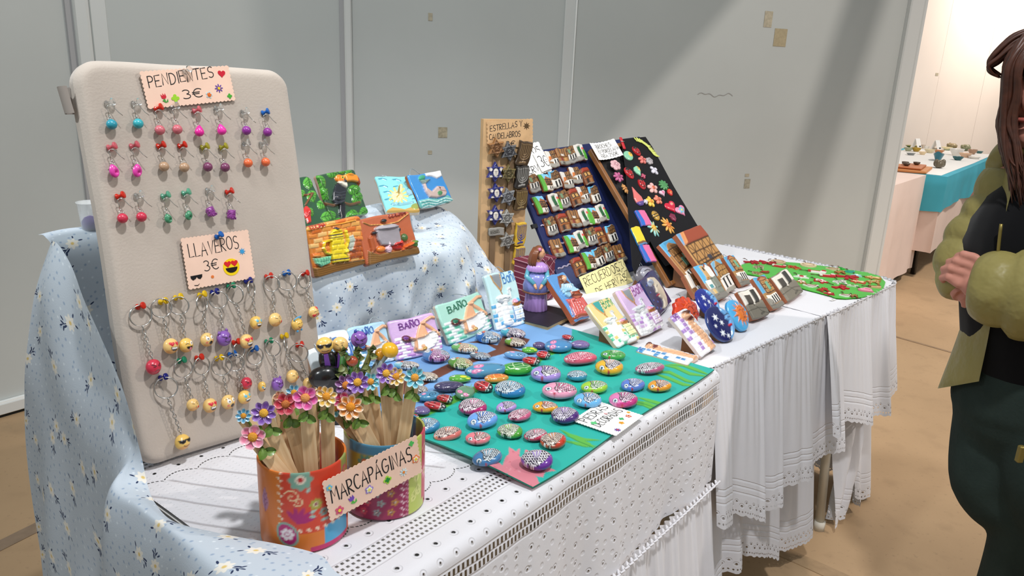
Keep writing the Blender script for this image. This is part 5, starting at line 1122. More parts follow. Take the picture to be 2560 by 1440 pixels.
def p_white(P):
    P.rect(.28,.55,.52,.93,'58b0e0',2.5); P.line([(.24,.6),(.2,.7),(.24,.8),(.2,.9)],.04,'9aa0a6',2); P.line([(.58,.92),(.56,.78),(.64,.7)],.04,'9aa0a6',2); P.text('Baño',.62,.66,.24,'2a6ab8',.035,1,(.95,.05),(0,1)); P.ell(.5,.3,.42,.2,'f4f6f6',4); P.rect(.1,.05,.9,.2,'d4e4ea',1); P.line([(.15,.35),(.5,.42),(.85,.36)],.03,'c8d8de',1)
tile('white bathroom tile with a blue curtain, lettered Baño, behind the sunglasses pencil',[(90,1192),(380,1096),(570,1655),(268,1752)],C4,p_white,'dfeaf0',TZ+.002,'c2a28c',.012,unit=True)
def sink(c,c2,cab,tx,gl='8a8f94',txt='Baño'):
    def f(P):
        rr=random.Random(len(c2)+ord(c2[0])); P.rect(0,0,1,.47,'e9e9e8')
        for j in range(6):
            for i in range(6): P.rect(i*.185+(j%2)*.05-.08,j*.08-.01,i*.185+.07+(j%2)*.05,j*.08+.055,rr.choice(['f1f1f0','f1f1f0',c,c2,c2]),.7)
        P.poly([(.18,.97),(.33,.72),(.38,.68),(.44,.74),(.5,.97)],gl,1); P.line([(.18,.97),(.22,.85),(.33,.71),(.38,.67),(.44,.73),(.47,.86),(.5,.97)],.035,'c08a48',1.5)
        P.text(txt,.54,.79,.20,tx,.028,.8,(.92,.06),(0,1)); P.line([(.36,.67),(.4,.6)],.03,'b07a3c',1.5); P.line([(.6,.60),(.62,.68),(.7,.70),(.72,.66)],.035,'c8ccd0',2.5); P.rect(.64,.5,.69,.68,'f2f2f0',2)
        P.poly([(.18,.56),(.62,.57),(.6,.5),(.5,.45),(.3,.45),(.2,.5)],'f4f4f2',5); P.ell(.4,.555,.22,.035,'dfe3e4',1); P.line([(.22,.53),(.3,.5),(.4,.52),(.5,.5),(.58,.53)],.018,'8a9aa0'); P.rect(.34,.12,.48,.46,'eceeee',4); P.ell(.41,.09,.17,.06,'f4f4f2',4)
        P.rect(.66,.10,.97,.36,cab,3)
        for k in range(3): P.line([(.68,.115+.085*k),(.95,.115+.085*k)],.012,tx); P.ell(.815,.155+.085*k,.016,.016,'d9c06a',1)
        P.line([(.66,.1),(.66,.36),(.97,.36),(.97,.1)],.014,tx); P.ell(.82,.40,.16,.05,'a5672c',3); P.ell(.78,.45,.08,.04,'e79ab4',3); P.ell(.87,.455,.07,.04,'5fb4d8',3)
    return f
tile('light blue tile with a white washbasin, lettered Baño, leaning on the blue cloth',[(1311,770),(1530,745),(1590,1086),(1402,1140)],C4,sink('bfe0e4','5aa6d4','eaf2f4','2f72b4'),'c2e2e4',TZ+.002,'b9cdd0',.011,unit=True,wire=(.35,.75,.016))
WEDG=.7
tile('pale yellow tile with a white washbasin, lettered Baño, propped on wood',[(872,680),(1110,600),(1460,1048),(1215,1140)],C8,sink('d8c27a','5fbf96','f0ecb0','2f8a5a','3f9a94'),'dcc98a',TZ,'c9b49a',.013,unit=True,wedge=.75)
tile('lilac tile with a white washbasin, lettered Baño, propped on wood',[(1196,548),(1420,470),(1722,912),(1480,1030)],C8,sink('d5b4dc','b888cc','efe4f2','8a3a86'),'d9badf',TZ,'d0b8ac',.014,unit=True,wedge=.75)
def shower(c2,tx):
    def f(P):
        rr=random.Random(7)
        for j in range(11):
            for i in range(5): P.rect(i*.21-.03+(j%3)*.02,j*.095,i*.21+.155+(j%3)*.02,j*.095+.078,rr.choice(['f1eff1','f1eff1',c2]),.7)
        P.line([(.62,.78),(.60,.60),(.66,.35),(.72,.02)],.34,SKN,3); P.ell(.58,.85,.2,.08,SKN,4); P.ell(.68,.90,.17,.055,'5a2e20',4); P.line([(.45,.82),(.75,.72)],.08,SKN,3); P.ell(.6,.75,.13,.035,'6a2e28',2); P.line([(.65,.6),(.78,.3)],.1,'e8b893',2)
        P.text('BAÑO',.06,.90,.07,tx,.02,.5,(1.05,.05),(0,1))
    return f
tile('violet and white checked tile with a standing shower bather, propped on wood',[(1772,802),(1960,735),(2286,1140),(2115,1236)],C8,shower('a884c4','6a2f80'),'e6dfea',TZ,'d8c4bc',.012,unit=True,wedge=.8)
# blue shower tile lying flat
def flat_tile(label,cs,cr_,paint,base,th=.009):
    TL,TR,BR,BL=[zp(*cr_(*c),TZ+th) for c in cs]; x=nrm((TR-TL)+(BR-BL)); u0=(TL-BL)+(TR-BR); u=nrm(u0-x*(u0@x)); w_=(np.linalg.norm(TR-TL)+np.linalg.norm(BR-BL))/2; h_=(np.linalg.norm(TL-BL)+np.linalg.norm(TR-BR))/2; c=(BL+BR+TL+TR)/4-u*h_/2; c[2]=TZ
    o=thing('ceramic_tile',label,'tile',frame(c,x,u,np.cross(x,u)))
    def pf(U,V): P=Paint(U,V,base,.014); paint(P); return P
    rect_relief('tile_body',w_,h_,th,80,130,pf,m_tile,'d8b79c',o,None,.003,.0012,3,amp=.001); return o
flat_tile('blue and white checked shower tile lying flat at the edge of the teal mat',[(1575,1086),(2046,1238),(1962,1330),(1390,1160)][:0] or [(1390,1158),(1578,1086),(2048,1240),(1960,1330)],C8,shower('4a90c8','2f62a8'),'e4e8ea')
# --- shepherdess tile
def p_lady(P):
    P.poly([(600,385),(660,360),(690,400),(760,470),(770,500),(700,450),(650,470),(620,560),(600,470)],'7a4428',2.5); P.ell(645,410,36,48,'6f3d24',3); P.ell(655,420,26,36,SKN,4,rot=-15); P.ell(668,425,5,4,'b03a3a'); P.line([(640,410),(650,408)],4,'5a3a28')
    P.poly([(620,485),(700,455),(760,470),(850,545),(800,560),(720,560),(640,580),(612,540)],'a9cfe0',3); 
    for k in range(6): P.line([(628+20*k,488-5*k),(622+24*k,510)],5,'e8f0f2',1)
    P.poly([(640,545),(700,540),(735,600),(700,630),(655,600)],'8fc0d8',4); P.poly([(790,520),(850,545),(840,575),(800,560)],'8fc0d8',3); P.poly([(700,560),(800,545),(850,580),(870,600),(780,630),(720,610)],'c06a50',3); P.line([(720,600),(790,585),(870,590)],22,'8a4a30',3); P.ell(735,650,20,25,'9ab4c0',3)
    P.poly([(655,640),(740,640),(880,600),(950,790),(775,850),(720,740)],'d0605a',3)
    for k in range(7): P.line([(680+28*k,660-6*k),(735+30*k,800-8*k)],6,'b04a46',1)
    P.line([(745,835),(945,775)],30,'9a4a30',1.5)
tile('terracotta tile with a shepherdess in a red skirt under a blue sky',[(458,388),(716,312),(950,798),(775,872)],C8,p_lady,'5a93cc',TZ,'a85a3c',.018,wire=(.1,.4,.012))
# --- moons and suns
def disc(label,box,cr_,paint,base,side,th=.012,rx=1.,wob=.03,wedge=.5,name='ceramic_mask',nseg=96,outl=None,dome=.5,z=TZ):
    TL,TR,BR,BL=box; px=[cr_(*c) for c in box]; M,w_,h_,tilt=stand_frame(px[3],px[2],px[0],z,th*.5)
    o=thing(name,label,'ornament',M)
    a_,b_=w_/2,h_/2
    def ol(t): 
        r=1/np.sqrt((np.cos(t)/a_)**2+(np.sin(t)/b_)**2); return r*(outl(t) if outl else 1+wob*.5*np.sin(3*t+1))
    def pf(X,Y): P=Paint(X/a_,Y/b_,base,.05); paint(P); return P
    blob_relief('mask_body',ol,th,44,nseg,pf,m_tile,side,o,T(0,h_/2,0),amp=.0015,base=dome,upow=.5)
    MB().tube([(-.006+.012*t,h_*.98+.012*math.sin(math.pi*t),th*.4) for t in np.linspace(0,1,9)],.0007,5).build('wire_loop',m_wire,o)
    up=M.to_3x3().inverted()@Vector((0,0,1)); p1=Vector((0,h_*.6,-.0005)); p2=Vector((0,.004,-.0005)); hz=(M@p1).z-z; p3=p1-up*hz
    if (p3-p2).length<.02: p3=p3-Vector((0,0,.02))
    vs=[(sx*w_*wedge/2,p.y,p.z) for sx in (-1,1) for p in (p1,p2,p3)]; MB().add(vs,[(0,1,2),(5,4,3),(0,3,4,1),(1,4,5,2),(2,5,3,0)]).build('wooden_prop',m_wedge,o,False)
    return o
def p_moon(P):
    P.poly([(.30,1.1),(.25,.6),(.42,.35),(.30,.15),(.55,0),(.42,-.15),(.5,-.3),(.4,-.5),(.2,-.9),(.6,-1.1),(1.2,-.8),(1.2,.8),(.8,1.1)],'6fa9dc',3); P.line([(.42,.35),(.6,.42),(.75,.38)],.06,'1c2a4a'); P.line([(.5,.2),(.7,.22)],.06,'2a3a6a'); P.ell(.46,-.22,.12,.07,'c8283c',2)
    for x,y,r in ((-.35,.35,.24),(-.05,0,.18),(-.3,-.55,.22),(.05,-.75,.16),(-.6,-.1,.12)): P.poly([(a+x,b+y) for a,b in star_pts(6,r,r*.45)],'eef0f4',1)
disc('navy moon face ornament with white stars, nearer the table edge',[(2100,735),(2350,690),(2520,1045),(2270,1108)],C8,p_moon,'20265f','2a4a8a')
disc('navy moon face ornament with white stars, behind the nearer one',[(2000,540),(2160,500),(2350,800),(2180,850)],C8,p_moon,'23308c','2a3a9a')
def p_sun(c,c2,bgc):
    def f(P):
        for k in range(12): a=2*math.pi*k/12; P.poly([(.45*math.cos(a-.22)+.1,.45*math.sin(a-.22)),(.86*math.cos(a+.1)+.1,.86*math.sin(a+.1)),(.45*math.cos(a+.22)+.1,.45*math.sin(a+.22))],c,2.5)
        P.ell(.1,0,.5,.52,c,3.5); P.line([(-.15,.18),(0,.24),(.12,.16)],.06,c2); P.line([(.22,.16),(.36,.24),(.48,.18)],.06,c2); P.line([(.15,.14),(.2,-.08),(.1,-.12)],.06,c2,1); P.ell(.16,-.28,.14,.06,c2)
    return f
disc('sky blue ornament with an orange sun face',[(690,800),(850,765),(1005,1070),(835,1118)],C9,p_sun('e07a35','a8481c','4aa8de'),'52aee2','3f96cc',wob=.12,th=.013)
disc('glossy red orange sun face ornament with a wire loop, behind the violet shower tile',[(1770,660),(1975,600),(2120,860),(1905,960)],C8,p_sun('e2501f','8a1f14','d23a1c'),'d8401c','b02c16',wob=.1,th=.016,outl=lambda t:1+.06*np.sin(11*t))
def p_cres(P):
    P.speck(.5,1,3.); 
    P.poly([(.55,.92),(.40,.95),(.30,.86),(.42,.80),(.52,.7),(.50,.58),(.42,.52),(.5,.46),(.46,.38),(.54,.28),(.52,.2),(.40,.12),(.30,.1),(.42,.05),(.62,.06),(.78,.2),(.86,.42),(.82,.66),(.72,.84)],'d9cbb4',3); P.ell(.45,.44,.07,.025,'b02a3a',1.5); P.line([(.55,.62),(.64,.64)],.02,'3a3444'); P.ell(.40,.80,.13,.09,'a9b4c8',1.5)
    for x,y in ((.2,.6),(.15,.4),(.3,.3),(.12,.2),(.2,.8),(.25,.12)): P.ell(x,y,.035,.025,'4a58a8',1)
tile('dark blue tile with a cream crescent moon face behind the lilac washbasin tile',[(1447,440),(1565,385),(1800,662),(1662,812)],C8,p_cres,'22235c',TZ,'2a2a66',.012,unit=True,wedge=.6)
def p_sil(P):
    P.ell(.1,.1,.6,.7,'9a9aa4',4); P.line([(-.2,.3),(.1,.4),(.3,.25)],.08,'3a3840',1); P.ell(.15,-.2,.2,.1,'55525c',2); P.line([(-.6,.5),(-.2,.8),(.4,.75)],.16,'77747e',2)
disc('silver grey face ornament with a wire loop below the brooch board',[(1360,300),(1560,265),(1640,430),(1430,480)],C8,p_sil,'6a6870','55535c',z=TZ+.015)
# --- timber house tiles
def timber(P,x0,y0,x1,y1,c='b98a52',d='4f3520',nx=4,ny=3,diag=True,w_=.022):
    P.rect(x0,y0,x1,y1,c,1.2)
    for i in range(nx+1): x=x0+(x1-x0)*i/nx; P.line([(x,y0),(x,y1)],w_,d)
    for j in range(ny+1): y=y0+(y1-y0)*j/ny; P.line([(x0,y),(x1,y)],w_,d)
    if diag:
        for j in range(ny):
            for i in range(nx):
                a=(x0+(x1-x0)*i/nx,y0+(y1-y0)*j/ny); b=(x0+(x1-x0)*(i+1)/nx,y0+(y1-y0)*(j+1)/ny)
                if (i+j)%2: P.line([a,b],w_*.8,d)
                elif i%3==0: P.line([(a[0],b[1]),(b[0],a[1])],w_*.8,d)
def arches(P,x0,y0,x1,y1,n,c='1e1c1c'):
    for i in range(n):
        a=x0+(x1-x0)*(i+.22)/n; b=x0+(x1-x0)*(i+.75)/n; P.rect(a,y0,b,y1-.03,c); P.ell((a+b)/2,y1-.03,(b-a)/2,.04,c)
def H(kind):
    def f(P):
        if kind=='church': P.rect(0,.72,1,1,'5fb0dc'); P.poly([(.1,.8),(.3,.92),(.55,.95),(.95,.85),(.95,.35),(.1,.35)],'a8794a',1.5); timber(P,.14,.40,.92,.82,'a87a4a','4a3220',5,3); P.rect(.42,.42,.62,.6,'6fa890',1); P.rect(.68,.55,.8,.66,'6fa890',1); P.rect(.08,.12,.96,.36,'e9e3da',1.5); arches(P,.12,.12,.92,.34,4,'3a332c'); P.rect(0,0,1,.12,'8f8a80',1)
        elif kind=='big': P.rect(0,.8,1,1,'6a9fc8'); P.poly([(.05,.78),(.18,1),(.95,1),(.98,.78)],'a04a30',2.5); P.poly([(.02,.8),(.12,1),(.22,1),(.12,.8)],'d08a55',2); timber(P,.04,.04,.97,.78,'bb8a50','4a3018',6,5); P.rect(.45,.42,.6,.52,'3a3a44',1); P.line([(.04,.42),(.97,.44)],.03,'3f2a16',1)
        elif kind=='alley': P.rect(0,0,1,1,'8a5f3c'); P.rect(.05,.4,.35,1,'e8e2d8',1); timber(P,.38,.4,1,1,'a9794a','3a2818',3,2); P.rect(.35,.05,.98,.42,'e9e3d8',1.5); arches(P,.4,.05,.95,.36,3); P.rect(0,0,1,.06,'8f8a80',1)
        elif kind=='tower': P.rect(0,.5,1,1,'5fb0dc'); P.poly([(.3,.95),(.55,.97),(.6,.6),(.3,.6)],'c9a06a',2); P.rect(.38,.8,.48,.9,'3a2c22'); P.poly([(.6,.9),(.75,1),(1,.85),(1,.3),(.6,.3)],'e6e2dc',1.5); P.line([(.58,.9),(.76,1),(1,.85)],.04,'8a4a30',1); P.rect(.1,.3,.5,.55,'ece8e0',1.5); P.rect(.25,.55,.62,.62,'b98a52',2); P.rect(.45,.15,.95,.6,'7f8478',1.5); P.rect(.15,.32,.4,.42,'5a9aa0'); P.rect(.2,.1,.4,.28,'d8b878',1); P.rect(0,0,1,.16,'7f7c74',1)
        elif kind=='gable': P.rect(0,.6,1,1,'7fb4d0'); P.poly([(0,.55),(.1,.8),(.4,1),(.95,.75),(1,.45),(0,.45)],'a9793f',2); timber(P,.1,.5,.95,.82,'b98a4a','3f2a16',4,2); P.rect(.02,.12,.98,.5,'ece7df',1.5); P.poly([(.2,.14),(.35,.14),(.35,.4),(.42,.44),(.16,.44),(.2,.4)],'2c2826'); P.poly([(.58,.16),(.72,.16),(.72,.42),(.8,.46),(.54,.46),(.58,.42)],'2c2826'); P.rect(0,0,1,.12,'a09a8e',1)
        elif kind=='tall': P.rect(0,.5,1,1,'5aa4cc'); P.poly([(.2,.9),(.45,1),(.85,.9),(.9,.45),(.2,.45)],'b98352',2); P.line([(.18,.9),(.45,1),(.88,.9)],.05,'8a4030',1.5); timber(P,.22,.48,.88,.86,'b98a52','4a3018',3,3); P.rect(.45,.55,.65,.8,'6fa88a',1); P.rect(.1,.16,.95,.42,'eae5dc',1.5); arches(P,.35,.16,.9,.38,3); P.poly([(0,.36),(.3,.26),(.3,.1),(0,.1)],'8f8a80',1.5); P.rect(0,0,1,.14,'7a766c',1)
        elif kind=='stone': P.poly([(0,.95),(1,1),(1,.55),(0,.5)],'e9e2d6',1); P.rect(.12,.5,.42,.82,'4a443c',2); P.rect(.42,.45,.52,.85,'d9d2c6',2); P.rect(.55,.5,.8,.95,'3a3834',2); P.poly([(0,.5),(.45,.42),(1,.52),(1,0),(0,0)],'7d7668',2); P.line([(0,.3),(.5,.34),(1,.22)],.03,'5a5448'); P.line([(.4,.5),(.6,.2),(.95,.05)],.03,'5a5448'); P.text('HERVÁS',.5,.08,.06,'3a352c',.012,0,(.9,.1),(0,1))
    return f
HT=dict(unit=True,mt=m_tmat,side='9a5a3c',th=.014,wedge=.75,rnd=.003)
tile('house tile with timbered gable and white arcade, left of the biggest',[(28,205),(220,152),(552,588),(427,668)],C9,H('church'),'a8794a',**HT)
tile('largest house tile, brown half timbered wall under a red roof',[(205,98),(410,36),(860,548),(625,675)],C9,H('big'),'b98a50',**dict(HT,th=.018))
tile('house tile of a narrow alley with brown beams and white wall',[(292,535),(432,470),(560,705),(420,770)],C9,H('alley'),'8a5f3c',**HT)
tile('house tile with an ochre tower and white house under a blue sky',[(388,440),(545,402),(752,738),(632,790)],C9,H('tower'),'b0a898',**HT)
tile('house tile with a timber gable over two dark doorways in a white wall',[(562,402),(655,360),(832,662),(742,722)],C9,H('gable'),'b98a50',**HT)
tile('slim house tile with a wire loop, right of the dark doorways one',[(702,342),(792,305),(986,605),(892,642)],C9,H('tall'),'a8804f',**dict(HT,wire=(.2,.55,.012)))
tile('grey stone street tile lettered along the bottom, nearest the table edge',[(852,702),(1050,622),(1172,930),(1012,996)],C9,H('stone'),'8a8376',**HT)
tile('slim house tile with white arcade between the two grey stone street tiles',[(1003,562),(1112,502),(1332,830),(1222,886)],C9,H('tall'),'a8804f',**HT)
tile('grey stone street tile at the right end of the row',[(1187,546),(1370,472),(1522,702),(1372,800)],C9,H('stone'),'8a8376',**HT)
# ---------------------------------------------------------------- standing boards with magnets, stars and brooches
C6=crop(1190,280,3.273); C7=crop(1440,320,3.13)
def polyrad(P):
    P=np.array(P,float)
    def f(t):
        t=np.asarray(t); out=np.zeros(t.shape)
        c,s_=np.cos(t),np.sin(t)
        for i in range(len(P)):
            a=P[i]; b=P[(i+1)%len(P)]; e=b-a; det=c*(-e[1])+s_*e[0]
            with np.errstate(divide='ignore',invalid='ignore'):
                r=(a[0]*(-e[1])+a[1]*e[0])/det; k=(c*a[1]-s_*a[0])/det
            ok=(np.abs(det)>1e-12)&(r>0)&(k>=-1e-6)&(k<=1+1e-6); out=np.where(ok,np.maximum(out,r),out)
        return np.maximum(out,1e-4)
    return f
# --- navy board with house magnets
MB1=tilted(.1457,2.0193,.757,.75,.5559,.0616); WB1,HB1=.6124,.4236
m_navy=mat('navy_board','1b2554',.5,spec=.3,var=.1,vscale=8)
nb=thing('display_board','navy blue board leaning back, covered with small house magnets','display board',MB1)
MB().box((WB1/2,HB1/2,-.008),(WB1,HB1,.016),bev=.003).build('board_panel',m_navy,nb,False)
for y in (.12,.205): MB().box((-.008,y,-.004),(.022,.012,.006)).build('side_hook',m_blk,nb,False)
for y in (.07,.135,.20,.265):
    r=random.Random(int(y*1000)); mb=MB(); mb.tube([(.01+x*.20,y+.012*x+.002*math.sin(x*60),.0015) for x in np.linspace(0,1,40)],[.0022+.0012*r.random() for _ in range(40)],5); mb.build('tinsel_string',mat('lilac_tinsel','a9a2b8',.35,metal=.3),nb)
MB().box((.07,.035,.0006),(.14,.07,.0012)).build('glitter_patch',mat('glitter_blue','4a5580',.3,metal=.4,bump=1,bscale=800),nb,False)
def mg(kind):
    def f(P):
        D='33241a'
        if kind=='a': timber(P,0,.5,1,1,'8a6238',D,3,2,True,.05); P.rect(.2,.6,.45,.85,'6f8a6a'); P.rect(.05,.22,.95,.52,'d6d1c8',2); arches(P,.1,.24,.95,.5,3); P.rect(0,0,1,.24,'8d8a84',1); P.ell(.5,.2,.3,.05,'6f6c68',1)
        if kind=='b': P.rect(0,.7,1,1,'7cc4e8'); P.poly([(0,0),(.35,0),(.42,.6),(.3,.95),(0,1)],'5aa83a',2); P.poly([(.35,.6),(.62,.86),(1,.72),(1,.3),(.35,.3)],'9a5f38',2); timber(P,.45,.35,1,.65,'8a5a34',D,3,2,True,.05); P.rect(.35,.05,1,.3,'d9d3c8',1.5); P.rect(.62,.08,.72,.26,D); P.rect(.8,.08,.9,.26,D)
        if kind=='c': P.rect(0,.6,1,1,'58b4dc'); P.poly([(.1,.55),(.2,.9),(.8,1),(1,.9),(1,.45),(.1,.45)],'8f6236',2); timber(P,.22,.5,1,.9,'8a6238',D,4,2,True,.05); P.rect(.05,.08,1,.48,'dad6cd',2); arches(P,.25,.08,.95,.42,2); P.rect(0,0,1,.08,'a5a29a')
        if kind=='d': P.rect(0,.35,.4,1,'d6d1c8',1); timber(P,.42,.5,1,1,'9a6d3e',D,3,2,True,.05); P.poly([(.0,.35),(.35,.5),(.4,.7),(.1,.62)],'c9763a',1.5); P.rect(.4,.22,1,.5,'e4dfd6',1.5); arches(P,.45,.22,1,.46,2); P.rect(0,0,1,.24,'9a958c',1)
        if kind=='e': P.rect(0,0,1,1,'7a4a2c'); P.poly([(0,.75),(.25,1),(.8,1),(1,.78)],'9c3a24',2.5); P.rect(.12,.42,.9,.72,'3f2a1c',1); P.rect(.2,.5,.42,.68,'c89a5a'); P.rect(.55,.5,.8,.68,'c89a5a'); P.line([(.05,.4),(.95,.42)],.07,'a0602f',1.5); P.rect(.2,.08,.45,.34,'2a1e18'); P.rect(.58,.08,.85,.34,'9a6a3a',1); P.rect(0,0,1,.08,'8a847a')
        if kind=='f': P.rect(0,0,1,1,'d4d0c7'); P.rect(.28,.3,.6,.82,'1f5a34',2); P.line([(.28,.84),(.62,.86)],.06,'8a857c',1.5); P.poly([(.62,.1),(.95,.05),(1,.7),(.85,.75),(.7,.5)],'58a838',2.5); P.ell(.85,.72,.1,.08,'c9483a',1); P.rect(0,0,.65,.28,'98948c',1.5); P.ell(.5,.25,.15,.06,'4a4844',1)
        if kind=='g': P.rect(0,0,1,1,'96683a'); P.line([(.2,1),(.3,.5),(.5,.5),(.55,1)],.07,D,1); P.line([(.75,1),(.68,.5)],.07,D,1); P.rect(.32,.52,.62,.66,'c8c2b8',1); P.line([(.05,.48),(.95,.5)],.08,'7a4f28',2); P.rect(.2,.22,.42,.44,'7a2f22',1); P.rect(.55,.25,.8,.45,'b98a52',1); P.rect(0,0,1,.22,'8a867c',2); P.text('HERVÁS',.2,.06,.08,'4a463e',.03,0,(.55,.05),(0,1))
    return f
MGN={'a':'white arcade','b':'green bushes','c':'blue sky','d':'orange white','e':'red roof','f':'green door','g':'brown beam'}
q0=[plane_pt(*C6(*c),MB1) for c in ((483,525),(575,512),(620,640),(515,670))]
mw=math.dist(q0[2],q0[3])*.74; mh=math.dist(q0[0],q0[3])*.98; MGM={}
for k_ in 'abcdefg':
    def pf(U,V,k_=k_): P=Paint(U,V,'8a6a4a',.03); mg(k_)(P); return P
    o=rect_relief('house_magnet',mw,mh,.010,38,54,pf,m_tmat,'8a4a30',None,None,.003,.0012,ord(k_),amp=.0009); o.data.transform(T(0,-mh/2,0)); MGM[k_]=o.data; bpy.data.objects.remove(o)
ROWS=[[(610,395,'d'),(690,380,'g'),(765,360,'a'),(832,345,'f')],[(455,595,'a'),(550,592,'b'),(632,562,'c'),(725,570,'d'),(802,527,'d'),(888,537,'e')],[(515,770,'b'),(625,752,'f'),(705,722,'a'),(788,712,'e'),(862,685,'d'),(947,687,'c')],[(600,942,'a'),(695,917,'e'),(790,882,'g'),(870,872,'f'),(942,860,'b'),(1010,837,'f')],[(652,1122,'g'),(763,1090,'b'),(842,1052,'f'),(923,1027,'a'),(998,1022,'e'),(1085,1007,'c')],[(825,1272,'e'),(905,1227,'b'),(985,1195,'c'),(1060,1162,'a'),(1160,1162,'g')]]
for j,row in enumerate(ROWS):
    for i,(x,y,k_) in enumerate(row):
        bx,by=plane_pt(*C6(x,y),MB1); r=random.Random(j*10+i)
        o=share('house_magnet',MGM[k_],None,MB1@T(bx,by,.0042 if i%2 else .0008)@Rz(r.uniform(-.05,.05)))
        tag(o,'%s house magnet, %s in the %s row of the navy board'%(MGN[k_],ordn(i),ordn(j)),'magnet','house magnets on the navy board')
Ms,w_,h_=on_board(MB1,[C6(330,300),C6(470,285),C6(500,490),C6(300,560)],.004)
sign('price_sign','white paper sign half hidden behind the star board, ending in S and VÁS',Ms,w_*1.9,h_,m_white_card,[('RECUERDOS',.02,.68,.2,.92),('DE HERVÁS',.05,.1,.2,.9)],pen=.0022,edge=(.002,.012))
Ms,w_,h_=on_board(MB1,[C6(470,345),C6(550,325),C6(592,470),C6(505,510)],.012)
sign('price_sign','white card reading 3€ on the navy magnet board',Ms,w_,h_,m_white_card,[('3€',.12,.2,.55,.75)],pen=.0022,edge=(.002,.012),curl=-.004)
MY=MB1@T(0,0,.028)
Ms,w_,h_=on_board(MY,[(1447,693),(1556,647),(1582,704),(1474,754)],0)
m_yel=mat('pale_yellow_paper','eee2a4',.8,spec=.2)
sy=sign('price_sign','pale yellow paper sign reading RECUERDOS DE HERVÁS below the magnets',Ms,w_,h_,m_yel,[('RECUERDOS',.06,.55,.34,.78,None,.03),('DE HERVÁS',.20,.08,.28,.70,None,.04)],pen=.0018,edge=None)
mb=ribbon([[ (.36*w_+x*.04*1.0,.28*h_+y*.04) for x,y in star_pts(6,1,.577)+[star_pts(6,1,.577)[0]]],[(.36*w_+x*.02,.28*h_+y*.02) for x,y in star_pts(6,1,.577)+[star_pts(6,1,.577)[0]]]],.0016,.001); mb.build('drawn_star',m_ink,sy,False)
# --- star board
MSB=tilted(-.0919,2.0024,.757,.4742,0.0); WSB,HSB=.134,.463
m_ply=mat('plywood','c9a478',.6,var=.12,vscale=14)
sb=thing('display_board','upright plywood board with clay stars and candelabra','display board',MSB)
MB().box((WSB/2,HSB/2,-.009),(WSB,HSB,.018)).build('board_panel',m_ply,sb,False)
for x in (.035,.082): MB().box((x,HSB*.42,.003),(.016,HSB*.75,.006)).build('backing_strip',mat('dark_strip','7a6248',.6),sb,False)
Ms,w_,h_=on_board(MSB,[C6(92,85),C6(478,65),C6(440,265),C6(85,290)],.003)
sign('price_sign','brown kraft paper sign reading ESTRELLAS Y CANDELABROS',Ms,w_,h_*1.1,mat('kraft_paper','cda67a',.8,var=.12,vscale=40),[('ESTRELLAS Y',.06,.62,.2,.70,None,.1),('CANDELABROS',.04,.32,.2,.68,None,.05),('3€',.4,.06,.18,.2)],[('star',.86,.75,.08,['5a4630'],0)],pen=.0016,edge=(.002,.01))
HEX=star_pts(6,1,.577)
def star_item(px,r,c,c2,label,face=False,rot=0):
    bx,by=plane_pt(*C6(*px),MSB); R=r/3.273/1900*2.12
    def pf(X,Y):
        P=Paint(X/R,Y/R,c,.06); dk=c2
        for k in (0,180): t=[(.95*math.cos(R_(90+k+120*i)),.95*math.sin(R_(90+k+120*i))) for i in range(3)]; P.line(t+[t[0]],.16,None,1.6); P.line([(a*.72,b*.72) for a,b in t+[t[0]]],.07,dk)
        if face: P.poly([(a*.5,b*.75) for a,b in circ(.55,10)],'d9d0c4',1); P.line([(-.1,.1),(.1,.1)],.05,'4a4a60'); P.line([(0,.05),(0,-.15)],.05,'6a6a7a'); P.ell(-.55,.3,.16,.16,'d9d0c4'); P.ell(.55,.3,.16,.16,'d9d0c4'); P.ell(-.5,-.4,.14,.16,'d9d0c4'); P.ell(.5,-.4,.14,.16,'d9d0c4')
        else: P.ell(0,0,.34,.34,dk); P.line([(-.15,.12),(0,.18),(.15,.05),(-.1,-.1),(.12,-.15)],.08,c,1)
        return P
    pr=polyrad([(x*R,y*R) for x,y in HEX]); o=blob_relief('clay_star',pr,.011,22,96,pf,m_clay if face else m_tmat,None,None,MSB@T(bx,by,.0065)@Rz(R_(rot)),amp=.0011,base=.65,upow=.4)
    return tag(o,label,'ornament','clay stars on the plywood board')
for px,r,c,c2,lab,fc,ro in [((150,290),78,'8a6038','5a3a20','brown clay star at the top left of the plywood board',0,8),((140,488),80,'22296e','15194a','blue clay star with a white face, highest of the three',1,0),((148,655),76,'22296e','15194a','blue clay star with a white face, middle of the three',1,6),((140,838),80,'22296e','15194a','blue clay star with a white face, lowest of the three',1,0),((252,318),78,'5a5a5c','2e2e32','dark grey clay star at the top of the middle column',0,10),((248,500),72,'6a5c36','3f3820','olive bronze clay star, second in the middle column',0,0),((245,688),74,'77787a','4a4a4e','grey clay star, third in the middle column',0,12),((235,862),72,'96948f','64625e','light grey clay star, fourth in the middle column',0,0),((240,1045),72,'8a8680','5c5a56','grey clay star at the foot of the middle column',0,10)]: star_item(px,r,c,c2,lab,fc,ro)
